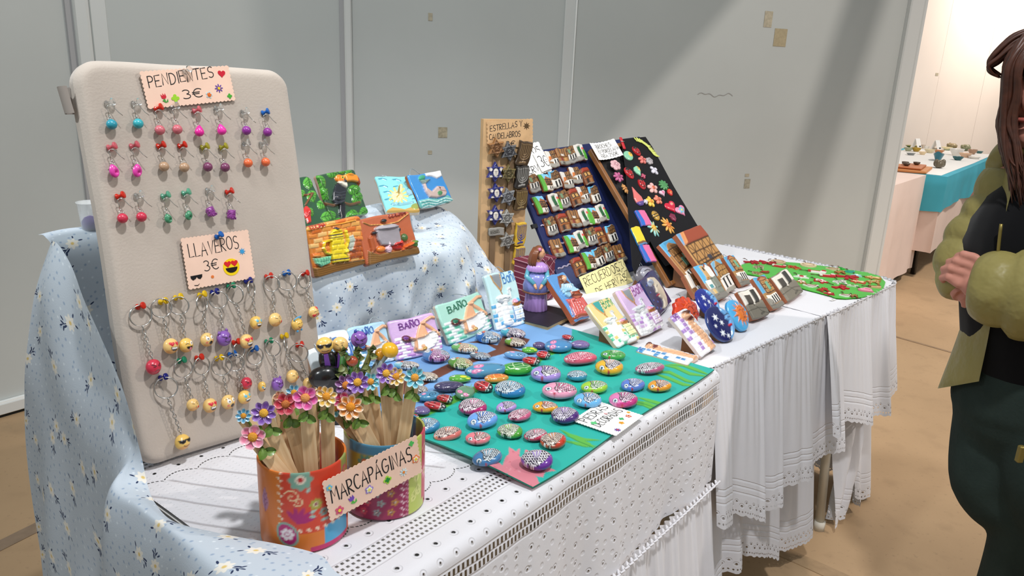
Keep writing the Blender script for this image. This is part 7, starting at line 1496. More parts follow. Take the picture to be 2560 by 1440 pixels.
for s_ in [
(1412,340,122,58,14,'d0566e',fish('d0566e','b84a62','e8a8b4','eaa0b0',eye=False,line='8a2a40'),'rose pink fish stone with pale fin lines at the back of the mat'),
(1660,318,92,46,8,'4aa04a',fish('58ac50','3f8a44','7cc070','9ad08a',line='1f5a2a'),'green faced fish stone behind the yellow one'),
(1632,405,106,68,22,'e0b030',fish('e4b436','4a2a30',W_,'f0c8b0','e0a828'),'yellow faced fish stone with brown and white scales, near the back right'),
(1157,455,112,72,10,'a58ad0',fish('a98fd4','2c2834',W_,'6a4a9a'),'lilac faced fish stone with curly black scales'),
(1390,472,76,46,8,'3f8aa8',fish('4a98b4','2a5a78','d8e8ec','8fc4d4',eye=False),'small teal blue fish stone in the middle of the back rows'),
(1936,415,112,50,20,'c06a90',fish('b86a8c','3a3038',W_,'d8b8c8',eye=False,belly='b05a80'),'dark scaled fish stone with pink tips at the right edge'),
(884,570,108,82,14,'3f86b8',fish('3f86b8','2a5f88','dfe8ea','8fc0d8','2f78b0',eye=False),'big blue fish stone with white scale lines beside the red ladybirds'),
(1256,582,120,74,6,'e49ab4',fish('e8a4bc','a83a6a','f0d4de','c84a80'),'large pink faced fish stone with magenta fin, mid mat'),
(1520,556,104,54,16,'9ac83a',fish('a6d042','2f8048','e4ecd8','6ab83a'),'lime green faced fish stone'),
(1806,540,92,56,24,'5a7ac8',fish('6a8ad4','2f3f88','d8dcec','8aa4e0'),'royal blue fish stone behind the pink one'),
(2006,547,94,50,20,'e0982c',fish('e4a032','5a2a28','f0dcd0','e8a878'),'orange faced fish stone at the far right'),
(1470,652,104,64,16,'6ab0e0',fish('7abce6','2f5f98','eef2f4','4a8ac8'),'sky blue fish stone touching the PIEDRAS sign'),
(1737,650,110,66,20,'d87aae',fish('e08ab8','5a2850','e8d0dc','c04a8a','c03a80'),'pink and magenta fish stone above the PIEDRAS sign'),
(606,702,104,76,14,'b03070',fish('b83a78','4a2038','eedde4','e8a0c0','a82468',eye=False),'magenta bellied fish stone at the left of the mat'),
(858,706,82,46,18,'b090d0',fish('b498d4','3f3050','e8e0ec','8a6ab0'),'small lilac fish stone left of the orange one'),
(1150,706,90,50,8,'e0a02c',fish('e8ac36','8a3a2a','f2e2d0','c85a3a'),'orange fish stone with brown scales in the middle'),
(1296,766,100,76,24,'4a2a72',fish('4f2f78','3a2a4a','e4dcec','a98ad0','4a2470',eye=False),'dark purple fish stone left of the PIEDRAS sign'),
(676,800,114,72,20,'6a9ee0',fish('74a8e4','2f4f98','e8eef4','3f78c8'),'cornflower blue fish stone with a red mouth'),
(960,767,94,50,20,'c85a80',fish('cc6488','8a3050','f0d0da','e8a8bc',eye=False),'rose fish stone with fine scales above the green one'),
(886,886,86,70,34,'5aa83a',fish('7cc04a','3a5a2a','eef0dc','a8d86a','4a9a34',eye=False),'green fish stone with a pale green fin'),
(416,906,106,58,14,'d07a58',fish('d48a62','5a3438','f0dcd0','e8a080','d0706a',eye=False),'orange and rose fish stone at the left edge of the mat'),
(645,940,92,54,12,'e07a84',fish('e48a92','6a2428','f0d8d0','d84a4a'),'coral pink fish stone with a red fin near the front'),
(1080,916,92,50,16,'d0506a',fish('d4607a','4a2430','f0dce0','e88aa0','c03a58',eye=False),'crimson and pink fish stone beside the red bellied one'),
(1210,957,98,68,34,'c8502a',fish('d09a3a','5a2a1c','f0e0d0','e8a06a','c03a24',eye=False),'red bellied fish stone with an orange head'),
(716,1082,122,64,22,'3f78a8',fish('4a88b8','1f3a4c','dfe8ec','8fb8d0'),'dark blue fish stone with silver stripes at the front'),
(1090,1100,118,82,26,'8a5ab0',fish('9a70bc','3a2a44','f0ecf2','b8a0e0','6a2f98',eye=False,p=.24),'purple fish stone with white scales on the pink coral'),
(262,845,100,62,20,'3a86b4',fish('3a86b4','2a5f88','d0e2ea','6ab0d4',eye=False),'teal blue fish stone next to the crimson cup'),
(720,182,88,58,-6,'2f6ab0',owl('2f6ab0','3a7ab8','cfe0ea','c88a5a'),'blue owl stone below the mint bath tile'),
(910,152,90,48,-8,'4fb0c8',owl('4fb0c8','5a4a70','e8e4ec','a06a5a'),'turquoise headed owl stone below the light blue washbasin tile'),
(926,222,78,42,-8,'6f9a3a',owl('7aa83a','6a4a3a','e0d4c4','8a5a3a'),'olive headed brown owl stone on the painted branch'),
(546,265,102,40,-8,'78b86a',owl('84c474','d89a6a','f2ead8','8ac84a'),'pale green and orange bird stone under the lilac bath tile'),
(664,325,80,32,-6,'6a7884',owl('6a7884','4f5a66','b8c0c8','b06a4a'),'slim grey bird stone with rust wing'),
(330,320,98,60,-10,'5a8ac0',owl('5a8ac0','a04a9a','e8c8e0','4fb4b8'),'purple and teal owl stone in front of the lilac bath tile'),
(516,380,92,52,-14,'5a8a3a',owl('6a9a3f','5a8a3a','d8d8b0','c0703a'),'green and orange owl stone left of the branch fork'),
(262,480,86,40,-8,'6a5a4a',owl('7a6a54','6a5242','ece4d4','a8683a'),'brown owl stone behind the turquoise bookmark flower'),
(112,395,88,36,-6,'8ac4d0',owl('8ac4d0','3a3a42','f2f2f0','c89a6a'),'black and white owl stone behind the bookmark flowers'),
(205,580,60,40,0,'5a4a4a',owl('6a5a54','4a4044','ece6e0','6a5242'),'small dark owl stone half hidden by the turquoise bookmark'),
(934,320,86,34,-4,'6a98c0',snail,'pale blue snail stone with a dark spiral'),
(1250,247,104,58,12,'4a84b4',mouse,'big blue mouse stone with pink ears at the far corner of the mat'),
(1105,246,48,32,0,'5a4a72',hedge,'small dark violet hedgehog stone near the branch tip'),
(1412,240,66,40,6,'7a6498',hedge,'violet hedgehog stone at the very back of the mat'),
(702,430,152,58,8,'4a86a8',mouse,'long blue mouse stone with pink ears in the middle of the painted grass'),
(275,625,84,42,8,'4a8ab0',snail,'blue snail stone right of the turquoise bookmark'),
(425,552,104,46,4,'3f3a5a',hedge,'dark indigo hedgehog stone on the painted grass'),
(225,735,58,40,0,'6a5a8a',hedge,'small purple hedgehog stone at the grass edge'),
(1135,316,54,34,170,'b82a30',lady,'ladybird stone facing right beside the frog, farthest of them'),
(1045,362,68,36,172,'b02428',lady,'ladybird stone behind the big turtle'),
(684,552,76,46,160,'a8262c',lady,'ladybird stone beside the big blue fish stone'),
(396,645,62,36,168,'a02a2c',lady,'ladybird stone above another at the grass edge'),
(322,698,82,36,170,'a8262c',lady,'ladybird stone below another at the grass edge'),
(168,785,34,30,170,'a8262c',lady,'ladybird stone mostly hidden by the crimson cup'),
(1318,186,44,22,170,'b02a2e',lady,'small ladybird stone beyond the big mouse'),
(936,418,108,58,6,'3f9a34',turtle('2f8038','c8e0b0'),'large green turtle stone'),
(782,492,88,40,6,'d08a3a',turtle('d0682a','f0c86a'),'orange turtle stone in front of the large green one'),
(548,598,82,56,60,'5f8a6a',mouse,'grey green mouse stone lying across the grass edge'),
(1032,282,58,30,0,'5aa83a',frog,'green frog stone with yellow spots near the branch tip'),
(508,495,82,34,0,'5aa03a',frog,'green frog stone with yellow spots above the indigo hedgehog'),
(752,418,44,32,0,'5ab03a',frog,'small green frog stone beside the long mouse')]:
    stone(*s_)
TLp,TRp,BRp,BLp=[zp(*C5(*c),ZM) for c in ((1545,680),(1905,775),(1680,915),(1345,830))]
x=nrm(TRp-TLp+BRp-BLp); 
c=(TLp+TRp+BRp+BLp)/4; c[2]=ZM
# the card's writing runs from lower left to upper right as seen, so its baseline is the BL-TL side
xb=nrm(TLp-BLp+TRp-BRp); yb=np.array([-xb[1],xb[0],0]); w_=(np.linalg.norm(TLp-BLp)+np.linalg.norm(TRp-BRp))/2; h_=(np.linalg.norm(TRp-TLp)+np.linalg.norm(BRp-BLp))/2
sign('price_sign','white card reading PIEDRAS DECORADAS lying on the teal mat',frame(c,xb,yb,(0,0,1)),w_,h_,m_white_card,[('PIEDRAS',.10,.72,.20,.78,None,.0),('DECORADAS',.10,.42,.20,.82,None,.0)],[('flower',.62,.63,.035,['d8a0a0','f0e0e0'],0),('clover',.16,.60,.06,['5fc07a'],0),('flower',.80,.22,.055,['c03a3a','f0e0b0','c03a3a'],0),('flower',.93,.30,.035,['e0a83a','e0a83a'],0),('clover',.62,.27,.05,['4aa86a'],0),('flower',.48,.18,.05,['e0a03a','e0a03a'],0),('daisy',.20,.09,.06,['6a4a9a','c84a4a'],0)],pen=.0016,edge=(.0014,.006))
# ---------------------------------------------------------------- figurine, book, box, plastic cup
q=[zp(*C8(*c),TZ+.012) for c in ((232,895),(470,930),(745,795),(560,690))]
c0=q[1]; xd=nrm(np.array([q[2][0]-q[1][0],q[2][1]-q[1][1],0])); yd=np.array([-xd[1],xd[0],0]); bw=np.linalg.norm(q[2]-q[1])*1.15; bh=.13
MBK=frame((c0[0],c0[1],TZ),xd,yd,(0,0,1)); bk=thing('book','thick dark covered book lying flat under the figurine','book',MBK)
MB().box((bw/2,bh/2,.0065),(bw-.006,bh-.006,.010)).build('pages',mat('old_pages','c8ab7c',.8,var=.15,vscale=60),bk,False)
for z in (.00075,.01275): MB().box((bw/2,bh/2,z),(bw,bh,.0015)).build('cover',mat('dark_book_cover','25212a',.45),bk,False)
ZBK=TZ+.0142
# maroon patterned box behind the figurine
m_mar=bpy.data.materials.new('maroon_print'); m_mar.use_nodes=True; sn=SN(m_mar); B=sn.N['Principled BSDF']; x,y,z=sn.sep(sn.obj())
xx=sn.frac(sn.m('ADD',x,z),.03); yy=sn.frac(sn.m('SUBTRACT',z,x),.03); ln=sn.m('MAXIMUM',sn.inside(sn.m('ABSOLUTE',xx),.0009,.0004),sn.inside(sn.m('ABSOLUTE',yy),.0009,.0004)); dt=sn.inside(sn.length(sn.frac(x,.02),sn.frac(z,.02)),.004,.0008)
sn.L.new(sn.mix(ln,sn.mix(sn.m('MULTIPLY',dt,.5),'6a1c34','a05a70'),'c8a0a8'),B.inputs['Base Color']); B.inputs['Roughness'].default_value=.5
p=zp(1392,752,TZ+.0); xm=nrm([.73,.68,0]); MMX=frame((p[0],p[1],TZ),xm,(-xm[1],xm[0],0),(0,0,1))
bx_=thing('patterned_box','maroon patterned box with pale lines standing behind the figurine','box',MMX)
MB().box((-.045,.045,.055),(.105,.05,.11),bev=.002).build('box_body',m_mar,bx_,False); MB().box((-.045,.045,.113),(.109,.054,.008),bev=.002).build('box_lid',m_mar,bx_,False)
# figurine of a woman
fb=zp(1338,780,ZBK); dv=nrm([fb[0],fb[1],0]); fb=fb+dv*.022; dist=np.linalg.norm(fb-CAM); U=dist/1900   # metres per photo pixel
top=onpl(1325,608,fb,dv)[2]; Hf=top-ZBK
xr=np.array([dv[1],-dv[0],0]); MF=frame((fb[0],fb[1],ZBK),xr,dv,(0,0,1)); fg=thing('woman_figurine','clay figurine of a woman in a lilac skirt with long brown hair','figurine',MF)
h=Hf; mg_=lambda n,c:mat('figurine_'+n,c,.3,coat=.4)
def wavy(prof,n,k,amp,name,mt):
    vs=[];
    for r,z in prof:
        for i in range(n): a=2*math.pi*i/n; rr=r*(1+amp*math.sin(k*a)*(r>.01)); vs.append((rr*math.cos(a),rr*math.sin(a)*.85,z))
    m=len(prof); f=gridfaces(n,m,0,True)+[tuple(range(n-1,-1,-1)),tuple(range((m-1)*n,m*n))]; return mk(name,vs,f,mt,fg,True,auto=60)
w1=27*U
wavy([(w1*1.05,0),(w1*1.1,.02*h),(w1*1.0,.15*h),(w1*.95,.3*h)],64,16,.035,'skirt',mg_('skirt','a884c4'))
wavy([(w1*.98,.26*h),(w1*1.22,.30*h),(w1*1.28,.38*h),(w1*1.05,.5*h),(w1*.7,.58*h)],40,1,.0,'overskirt',mg_('over','7f86c4'))
MB().tube([(w1*1.22*math.cos(a),w1*1.22*.85*math.sin(a),.285*h) for a in np.linspace(0,2*math.pi,40,endpoint=False)],h*.014,8,closed=True).build('skirt_trim',mat('figurine_trim','8a5a3c',.5,bump=1,bscale=500),fg)
wavy([(w1*.68,.55*h),(w1*.72,.62*h),(w1*.6,.66*h)],30,1,0,'bodice',mg_('bod','6f9ab0'))
wavy([(w1*.95,.60*h),(w1*1.0,.63*h),(w1*.85,.68*h),(w1*.45,.73*h)],64,18,.05,'shawl',mg_('shawl','b58ccc'))
for s_ in (-1,1):
    a_=[(s_*w1*.75,-.0,.62*h),(s_*w1*.95,-w1*.5,.52*h),(s_*w1*.35+w1*.15,-w1*1.05,.43*h)]; MB().tube(a_,[h*.045,h*.04,h*.03],10).build('sleeve',mg_('slv','5aa0b4'),fg); e=np.array(a_[2]); MB().tube([e,e+np.array([-s_*.2*w1,-.25*w1,-.06*h])],[h*.024,h*.016],8).build('hand',mg_('skin','d9a078'),fg)
MB().tube([(0,0,.70*h),(0,0,.78*h)],h*.035,10).build('neck',mg_('skin','d9a078'),fg)
hd=MB(); hd.ball((w1*.22,-w1*.1,.86*h),(h*.062,h*.066,h*.085),18,14); hd.ball((w1*.22+h*.058,-w1*.12-h*.02,.855*h),(h*.012,h*.012,h*.015),8,6); 
vs,fs=[],[]
o=hd.build('head',mg_('skin','d9a078'),fg)
for dy in (-.045,.01): MB().ball((w1*.22+h*.052,-w1*.1+dy*h,.872*h),(h*.006,h*.008,h*.006),8,6).build('eye',mat('figurine_eye','2a1c18',.4),fg)
MB().ball((w1*.22+h*.056,-w1*.1-h*.02,.825*h),(h*.006,h*.014,h*.006),8,6).build('mouth',mg_('lip','b0403c'),fg)
m_hair=mat('figurine_hair','7a4426',.35,coat=.3)
hr=MB(); hr.ball((w1*.02,0,.885*h),(h*.078,h*.08,h*.09),18,12); r=random.Random(6)
for i in range(24):
    a=R_(60+i*(300-120)/23*1.15); x=w1*.02+h*.072*math.cos(a); y=h*.078*math.sin(a); hr.tube([(x,y,.93*h),(x*1.25-.004,y*1.2,.84*h),(x*1.35-.006+r.uniform(-.002,.002),y*1.25,.74*h),(x*1.3-.006,y*1.2,.655*h)],[h*.018,h*.022,h*.02,h*.008],7)
hr.build('hair',m_hair,fg); MB().lathe([(.0005,0),(h*.03,0),(h*.022,h*.012),(.0005,h*.016)],10,T(w1*.12,-h*.08,.93*h)@Matrix.Rotation(1.4,4,'X')).build('hair_flower',mg_('hf','d07a9a'),fg)
# clear plastic tub with something purple, behind the beige board on the blue cloth
p=WA(-.028,.745,1.063); tub=thing('plastic_tub','clear plastic tub holding something purple, half hidden behind the beige board','tub',T(*p))
MB().lathe([(.014,0),(.0145,.001),(.018,.044),(.0195,.044),(.0195,.046),(.0172,.046),(.0138,.002),(.0005,.0018)],28).build('tub_wall',mat('clear_plastic','eef1f1',.15,alpha=.35),tub)
MB().lathe([(.0005,.0025),(.0125,.0025),(.0142,.012),(.009,.02),(.0005,.023)],9).build('purple_filling',mat('purple_stuff','6a4a9a',.6),tub)
# ---------------------------------------------------------------- green felt with Christmas ornaments
ZF=.7590
pts=[zp(*C9(*c),ZF) for c in ((880,425),(1000,395),(1200,388),(1440,405),(1700,435),(1950,470),(2180,505),(2310,545),(2368,605),(2345,675),(2250,730),(2130,762),(1960,776),(1850,768),(1800,745),(1580,690),(1480,660),(1430,600),(1150,560),(940,520),(885,470))]
k=len(pts); v=[tuple(p) for p in pts]+[(p[0],p[1],ZF+.002) for p in pts]
gf=mk('green_felt',v,[tuple(range(k-1,-1,-1)),tuple(range(k,2*k))]+[(i,(i+1)%k,k+(i+1)%k,k+i) for i in range(k)],mat('green_felt','3fae28',.95,spec=.1,sheen=.3,var=.08,vscale=40),None,False); 
nrmz=gf.data.polygons[1].normal.z
tag(gf,'bright green felt sheet laid at the far end of the stall','felt')
SH={'man':[(0,1),(.25,.9),(.3,.6),(.25,.45),(.75,.4),(.8,.15),(.3,.1),(.3,-.2),(.6,-.85),(.3,-1),(0,-.4),(-.3,-1),(-.6,-.85),(-.3,-.2),(-.3,.1),(-.8,.15),(-.75,.4),(-.25,.45),(-.3,.6),(-.25,.9)],
'stocking':[(-.35,1),(.3,1),(.3,-.2),(.9,-.5),(.9,-.85),(.6,-1),(-.2,-.85),(-.4,-.4)],'deer':[(-.9,.1),(-.6,.35),(.3,.3),(.45,.8),(.35,1),(.6,.85),(.8,1),(.75,.7),(1,.55),(.7,.4),(.6,0),(.5,-.9),(.3,-.9),(.2,-.1),(-.4,-.1),(-.5,-.9),(-.7,-.9),(-.7,-.1)],
'bow':[(0,.15),(.9,.6),(1,-.1),(.2,-.1),(.6,-.9),(.2,-.95),(0,-.3),(-.3,-.95),(-.6,-.85),(-.2,-.1),(-1,-.2),(-.9,.55)],'slice':circ(1,16),'star':star_pts(5,1,.45),'tree':[(0,1),(.5,.3),(.25,.3),(.7,-.4),(.15,-.4),(.15,-.9),(-.15,-.9),(-.15,-.4),(-.7,-.4),(-.25,.3),(-.5,.3)],'heart':heart_pts(1),'bird':[(-.9,.2),(-.4,.5),(.2,.3),(.9,.5),(.6,-.1),(.2,-.5),(-.3,-.5),(-.6,-.1)]}
def orn(px,kind,r,c,c2,rot,label):
    p=zp(*C9(*px),ZF+.003); R=r/4.129/1900*np.linalg.norm(p-CAM)*1.35
    o=thing('hanging_ornament',label,'ornament',T(p[0],p[1],ZF+.002)@Rz(R_(rot)),'ornaments on the green felt')
    pts=[(x*R,y*R) for x,y in SH[kind]]; MB().prism(pts,.0,.004).build('felt_shape',mat('orn_'+c,c,.6),o,False)
    mb=MB(); 
    if kind in('man','deer','bird'): mb.tube([(x*.72,y*.72,.0045) for x,y in pts],.0011,5,closed=True)
    elif kind=='stocking': mb.prism([(.26*R,-.3*R),(.36*R,-.3*R),(.36*R,.75*R),(.26*R,.75*R)],.0035,.005); mb.prism([(-.42*R,.72*R),(.36*R,.72*R),(.36*R,1.02*R),(-.42*R,1.02*R)],.0035,.0065); mb.prism([(.5*R,-.95*R),(.92*R,-.82*R),(.92*R,-.5*R),(.6*R,-.45*R)],.0035,.0058)
    elif kind=='bow': mb.ball((0,0,.004),(R*.22,R*.2,.004),10,6)
    elif kind in('slice','heart'): mb.tube([(x*.7,y*.7,.0045) for x,y in pts],.0012,5,closed=True)
    else: mb.ball((0,0,.004),(R*.3,R*.3,.003),10,6)
    mb.build('decoration',mat('orn_'+c2,c2,.6),o,auto=50)
    MB().tube([(R*.1*math.sin(6*t),R*(.95+1.0*math.sin(math.pi*t)),.0042-.0022*math.sin(math.pi*t)) if t<.5 else (R*.35*math.sin(math.pi*t),R*(.95+1.0*math.sin(math.pi*t)),.0025) for t in np.linspace(0,1,12)],.0007,5).build('hanging_loop',mat('orn_string','5a3a2a',.7),o)
    return o
for a in [((985,395),'bow',55,'a8202c','7a1620',20,'dark red ribbon bow at the back left of the felt'),((1150,398),'bow',62,'a8202c','c8c0b0',-20,'dark red ribbon bow with a pale knot beside the back wood slice'),((1262,392),'slice',52,'c8b090','a88a68',0,'beige wood slice ornament at the back of the felt'),((1060,448),'deer',48,'b8a890','8a7a60',0,'beige deer ornament at the left end of the felt'),((1270,440),'stocking',46,'b82a2c','ded4c8',60,'small red stocking ornament in front of the back wood slice'),((1130,502),'bird',46,'7a4a2c','b83030',10,'brown bird ornament behind the house tiles'),((1040,512),'man',40,'b8a080','8a6a48',40,'beige gingerbread ornament tucked behind the slim house tile'),
((1420,452),'man',50,'b8743c','b02428',30,'gingerbread ornament with red trim, left of the white cookie'),((1572,427),'slice',56,'d8c4a0','a89070',0,'pale round cookie ornament on the felt\'s back edge'),((1500,548),'star',56,'e2e0da','b02a2a',12,'white star ornament with a red middle'),((1665,500),'stocking',62,'e4e0da','b8242c',70,'white and red stocking ornament lying sideways'),((1832,468),'bird',58,'d6c2a0','8a6a48',-10,'beige bird ornament near the back edge'),((1908,462),'tree',34,'2faa3c','2a8a34',0,'small green tree ornament at the back edge'),((1900,503),'deer',46,'8a5a2c','c08a50',0,'brown deer ornament behind the red ribbon'),((2005,498),'bird',46,'3faa92','2a8a78',0,'teal green bird ornament at the back edge'),
((1775,540),'stocking',58,'b81f28','e4ddd4',80,'red stocking ornament in the middle of the felt'),((1975,548),'bow',78,'b01a26','80121c',0,'large red ribbon bow in the right half of the felt'),((2072,535),'star',40,'9cc8cc','d8e4e4',0,'pale blue star ornament beside the large red bow'),((1695,592),'man',54,'c02a30','e8e2da',20,'red figure ornament with white trim'),((1900,602),'deer',58,'e2dfd8','a8a49c',0,'white deer ornament in the middle right'),((1600,642),'bird',62,'e0dcd4','8a5a40',-15,'white bird ornament near the front edge'),((1900,655),'bow',58,'b8222c','8a1a24',30,'red ribbon bow in front of the white deer'),((2085,602),'man',50,'c8553c','e0c8a0',60,'rust red figure ornament right of the white deer'),((2240,560),'man',54,'b07a3c','e0c890',70,'gingerbread ornament at the right corner of the felt'),((2245,603),'deer',56,'a8743c','d8b880',-10,'tan deer ornament below the corner gingerbread'),
((2170,685),'heart',56,'d87a92','eab4c0',30,'pink heart ornament at the front right'),((2262,655),'stocking',44,'c8a878','8a5a38',80,'tan stocking ornament beside the pink heart'),((1960,742),'bird',50,'e4e2de','8a6a50',0,'white bird ornament on the front edge of the felt'),((2040,748),'deer',36,'7a5030','b08050',0,'small brown deer ornament on the front edge'),((1725,685),'deer',54,'8a4a2c','c83a34',10,'chestnut deer ornament near the front'),((1790,722),'star',40,'b02430','e0c0a0',0,'small red star ornament at the front edge'),((2030,640),'tree',40,'c8d0b8','6a8a4a',80,'pale tree ornament between the red bows'),((1500,602),'man',40,'b87a50','e0d8c8',0,'small tan figure ornament behind the right stone tile')]:
    orn(*a)
o=MB().box((0,0,.001),(.02,.008,.002)).build('price_tag',m_white_card,None,False,M=T(*zp(*C9(1825,785),.7575))@Rz(.6)); MB().box((0,0,.0022),(.012,.001,.0004)).build('ink_line',m_ink,o,False); tag(o,'tiny white tag on the cloth just in front of the felt','tag')
# ---------------------------------------------------------------- stall across the aisle
m_fwall=mat('lit_white_wall','e6dcd4',.7,var=.03,vscale=2)
FD=nrm([.82,.57]); FN=np.array([FD[1],-FD[0]]); FW=frame((1.2,6.25,0),(FD[0],FD[1],0),(0,0,1),(FN[0],FN[1],0))
fw=bpy.data.objects.new('wall_far',None); COL.objects.link(fw); fw.matrix_world=FW; struct(fw)
for i in range(9): MB().box((i*1.0+.5,1.5,-.02),(.996,3.0,.04)).build('panel',m_fwall,fw,False)
m_pink=mat('pale_pink_cloth','e4cfc4',.85,spec=.15,var=.05,vscale=5); m_aqua=mat('aqua_cloth','49a9bd',.75,spec=.25,var=.08,vscale=6)
D1=nrm([1.558,1.982]); D2=np.array([-D1[1],D1[0]]); K0=np.array([3.0,5.374])
def WK(s,d,z): return np.array([*(K0+D1*s+D2*d),z])
def drape(name,outline,zt,zb,mt,seed=0,amp=.02,parent=None,n=260,top=True):
    """closed outline (xy list); flat top and hanging sides with soft folds"""
    P=np.array(outline+[outline[0]],float); L=np.concatenate([[0],np.cumsum(np.linalg.norm(np.diff(P,axis=0),axis=1))]); s=np.linspace(0,L[-1],n,endpoint=False); X=np.interp(s,L,P[:,0]); Y=np.interp(s,L,P[:,1]); c=np.array([X.mean(),Y.mean()])
    d=np.stack([X-c[0],Y-c[1]],1); d/=np.linalg.norm(d,axis=1)[:,None]; vs=[];rows=14
    for j in range(rows):
        t=j/(rows-1); off=.012*min(1,t*5)+amp*t*(np.sin(s*9+seed)+.6*np.sin(s*21+seed*2)); zz=zt-(zt-(zb(s) if callable(zb) else zb))*t
        for i in range(n): vs.append((X[i]+d[i,0]*off[i],Y[i]+d[i,1]*off[i],zz if not hasattr(zz,'__len__') else zz[i]))
    f=[q_[::-1] for q_ in gridfaces(n,rows,0,True)]; vs.append((c[0],c[1],zt)); f+=[(i,(i+1)%n,len(vs)-1) for i in range(n)]
    return mk(name,vs,f,mt,parent,True,auto=50)
t2=thing('stall_table','long table across the aisle under pink and aqua cloths','table',T(*WK(.1,.1,0))); inv=t2.matrix_world.inverted()
v=[inv@Vector(WK(a,b,z)) for z in (.715,.742) for a,b in ((.0,.02),(2.5,.02),(2.5,.75),(0,.75))]; MB().add(v,[(3,2,1,0),(4,5,6,7),(0,1,5,4),(1,2,6,5),(2,3,7,6),(3,0,4,7)]).build('tabletop',m_tab,t2,False)
for a,b in ((.1,.1),(2.4,.1),(2.4,.65),(.1,.65)): MB().tube([np.array(inv@Vector(WK(a,b,.71))),np.array(inv@Vector(WK(a,b,0)))],.02,8).build('leg',m_blk,t2)
pk=drape('pink_tablecloth',[tuple(WK(*q_,0)[:2]) for q_ in ((-.01,0),(2.5,0),(2.5,.76),(-.01,.76))],.744,.20,m_pink,1,.012); tag(pk,'pale pink cloth hanging under the aqua one across the aisle','tablecloth')
aq=drape('aqua_tablecloth',[tuple(WK(*q_,0)[:2]) for q_ in ((-.02,-.02),(2.52,-.02),(2.52,.78),(-.02,.78))],.7475,lambda s:.47+.05*np.sin(s*1.9+.6),m_aqua,4,.015); tag(aq,'aqua cloth over the table across the aisle','tablecloth')
tp_=drape('white_runner',[tuple(WK(*q_,0)[:2]) for q_ in ((.02,.03),(2.48,.03),(2.48,.72),(.02,.72))],.7505,.7485,m_white_card,2,.0); tag(tp_,'white sheet spread over the top of the aqua table','cloth')  # added sheet, its white stands in for glare on the aqua top
# nearer pink table, seen end on past the wall
Q0=zp(2321,434,.75)[:2]; Q1=zp(2244,459,.75)[:2]; dq=nrm(Q0-Q1); nq=np.array([-dq[1],dq[0]])
t3=thing('stall_table','table end under pale pink cloth, just past the end of the white wall','table',T(Q1[0],Q1[1],0)); inv=t3.matrix_world.inverted()
Q0=Q0-D1*.05; nq=D2; cs=[Q0,Q0+D2*.5,Q0+D2*.5-dq*1.4,Q0-dq*1.4]; v=[inv@Vector((*p,z)) for z in (.71,.74) for p in cs]; MB().add(v,[(3,2,1,0),(4,5,6,7),(0,1,5,4),(1,2,6,5),(2,3,7,6),(3,0,4,7)]).build('tabletop',m_tab,t3,False)
for p in (Q0-dq*.08+nq*.06,Q0-dq*.08+nq*.44,Q0-dq*1.3+nq*.06,Q0-dq*1.3+nq*.44): MB().tube([np.array(inv@Vector((*p,.71))),np.array(inv@Vector((*p,0)))],.018,8).build('leg',m_blk,t3)
pk2=drape('pink_tablecloth',[tuple(p) for p in cs],.745,.06,m_pink,7,.02); tag(pk2,'pale pink cloth falling nearly to the floor beside the end of the white wall','tablecloth')
ZK=.7507
CK=crop(2230,320,9.0)
def kp(x,y,z=ZK): return zp(*CK(x,y),z)
def pix(p): return np.linalg.norm(p-CAM)/1900/9
def dish(x,y,w_,h_,c,label,kind='bowl',c2=None,n=20):
    p=kp(x,y); u=pix(p); r=w_/2*u; hh=h_*u; o=None
    if kind=='bowl': o=MB().lathe([(r*.45,0),(r*.5,hh*.05),(r*.85,hh*.6),(r,hh),(r*.93,hh),(r*.75,hh*.55),(r*.4,hh*.15),(.0005,hh*.12)],n)
    elif kind=='plate': o=MB().lathe([(r*.6,0),(r*.65,hh*.2),(r,hh),(r*.97,hh*1.02),(r*.6,hh*.4),(.0005,hh*.35)],n)
    elif kind=='ball': o=MB(); o.ball((0,0,hh*.5),(r,r,hh*.5),14,10); rr=random.Random(int(x)); [o.ball((r*.8*math.cos(a),r*.8*math.sin(a),hh*(.3+.5*rr.random())),r*.3,6,5) for a in np.linspace(0,6.28,11)]
    elif kind=='boat':
        o=MB(); vs=[];nn_,m_=24,7
        for j in range(m_):
            t=j/(m_-1); 
            for i in range(nn_): a=2*math.pi*i/nn_; e=.45+.55*t; vs.append((r*e*math.cos(a),r*.38*e*math.sin(a),hh*(t+.5*t*max(0,-math.cos(a))**4)))
        k0=len(vs); vs+=[(x_*.9,y_*.85,max(z_*.92,hh*.15)) for x_,y_,z_ in vs]; f=gridfaces(nn_,m_,0,True)+[q_[::-1] for q_ in gridfaces(nn_,m_,k0,True)]+[((m_-1)*nn_+i,(m_-1)*nn_+(i+1)%nn_,k0+(m_-1)*nn_+(i+1)%nn_,k0+(m_-1)*nn_+i) for i in range(nn_)]+[tuple(range(nn_-1,-1,-1)),tuple(range(k0,k0+nn_))]; o.add(vs,f)
    elif kind=='rock':
        o=MB(); rr=random.Random(int(x)); o.ball((0,0,hh*.4),(r*.8,r*.55,hh*.42),10,7)
        for i in range(9): a=rr.uniform(0,6.28); o.ball((r*.6*math.cos(a),r*.4*math.sin(a),hh*rr.uniform(.3,.6)),(r*.3,r*.28,hh*.35),7,5)
    ob=o.build(kind+'_piece' if kind in('rock',) else {'bowl':'ceramic_bowl','plate':'ceramic_plate','ball':'moss_ball','boat':'boat_dish'}[kind],mat('far_'+c,c,.4,coat=.2,var=.15 if kind in('ball','rock') else 0,vscale=60),None,auto=50,M=T(p[0],p[1],p[2])@Rz(1.0)); 
    return tag(ob,label,{'bowl':'bowl','plate':'plate','ball':'ornament','boat':'dish','rock':'ornament'}[kind])
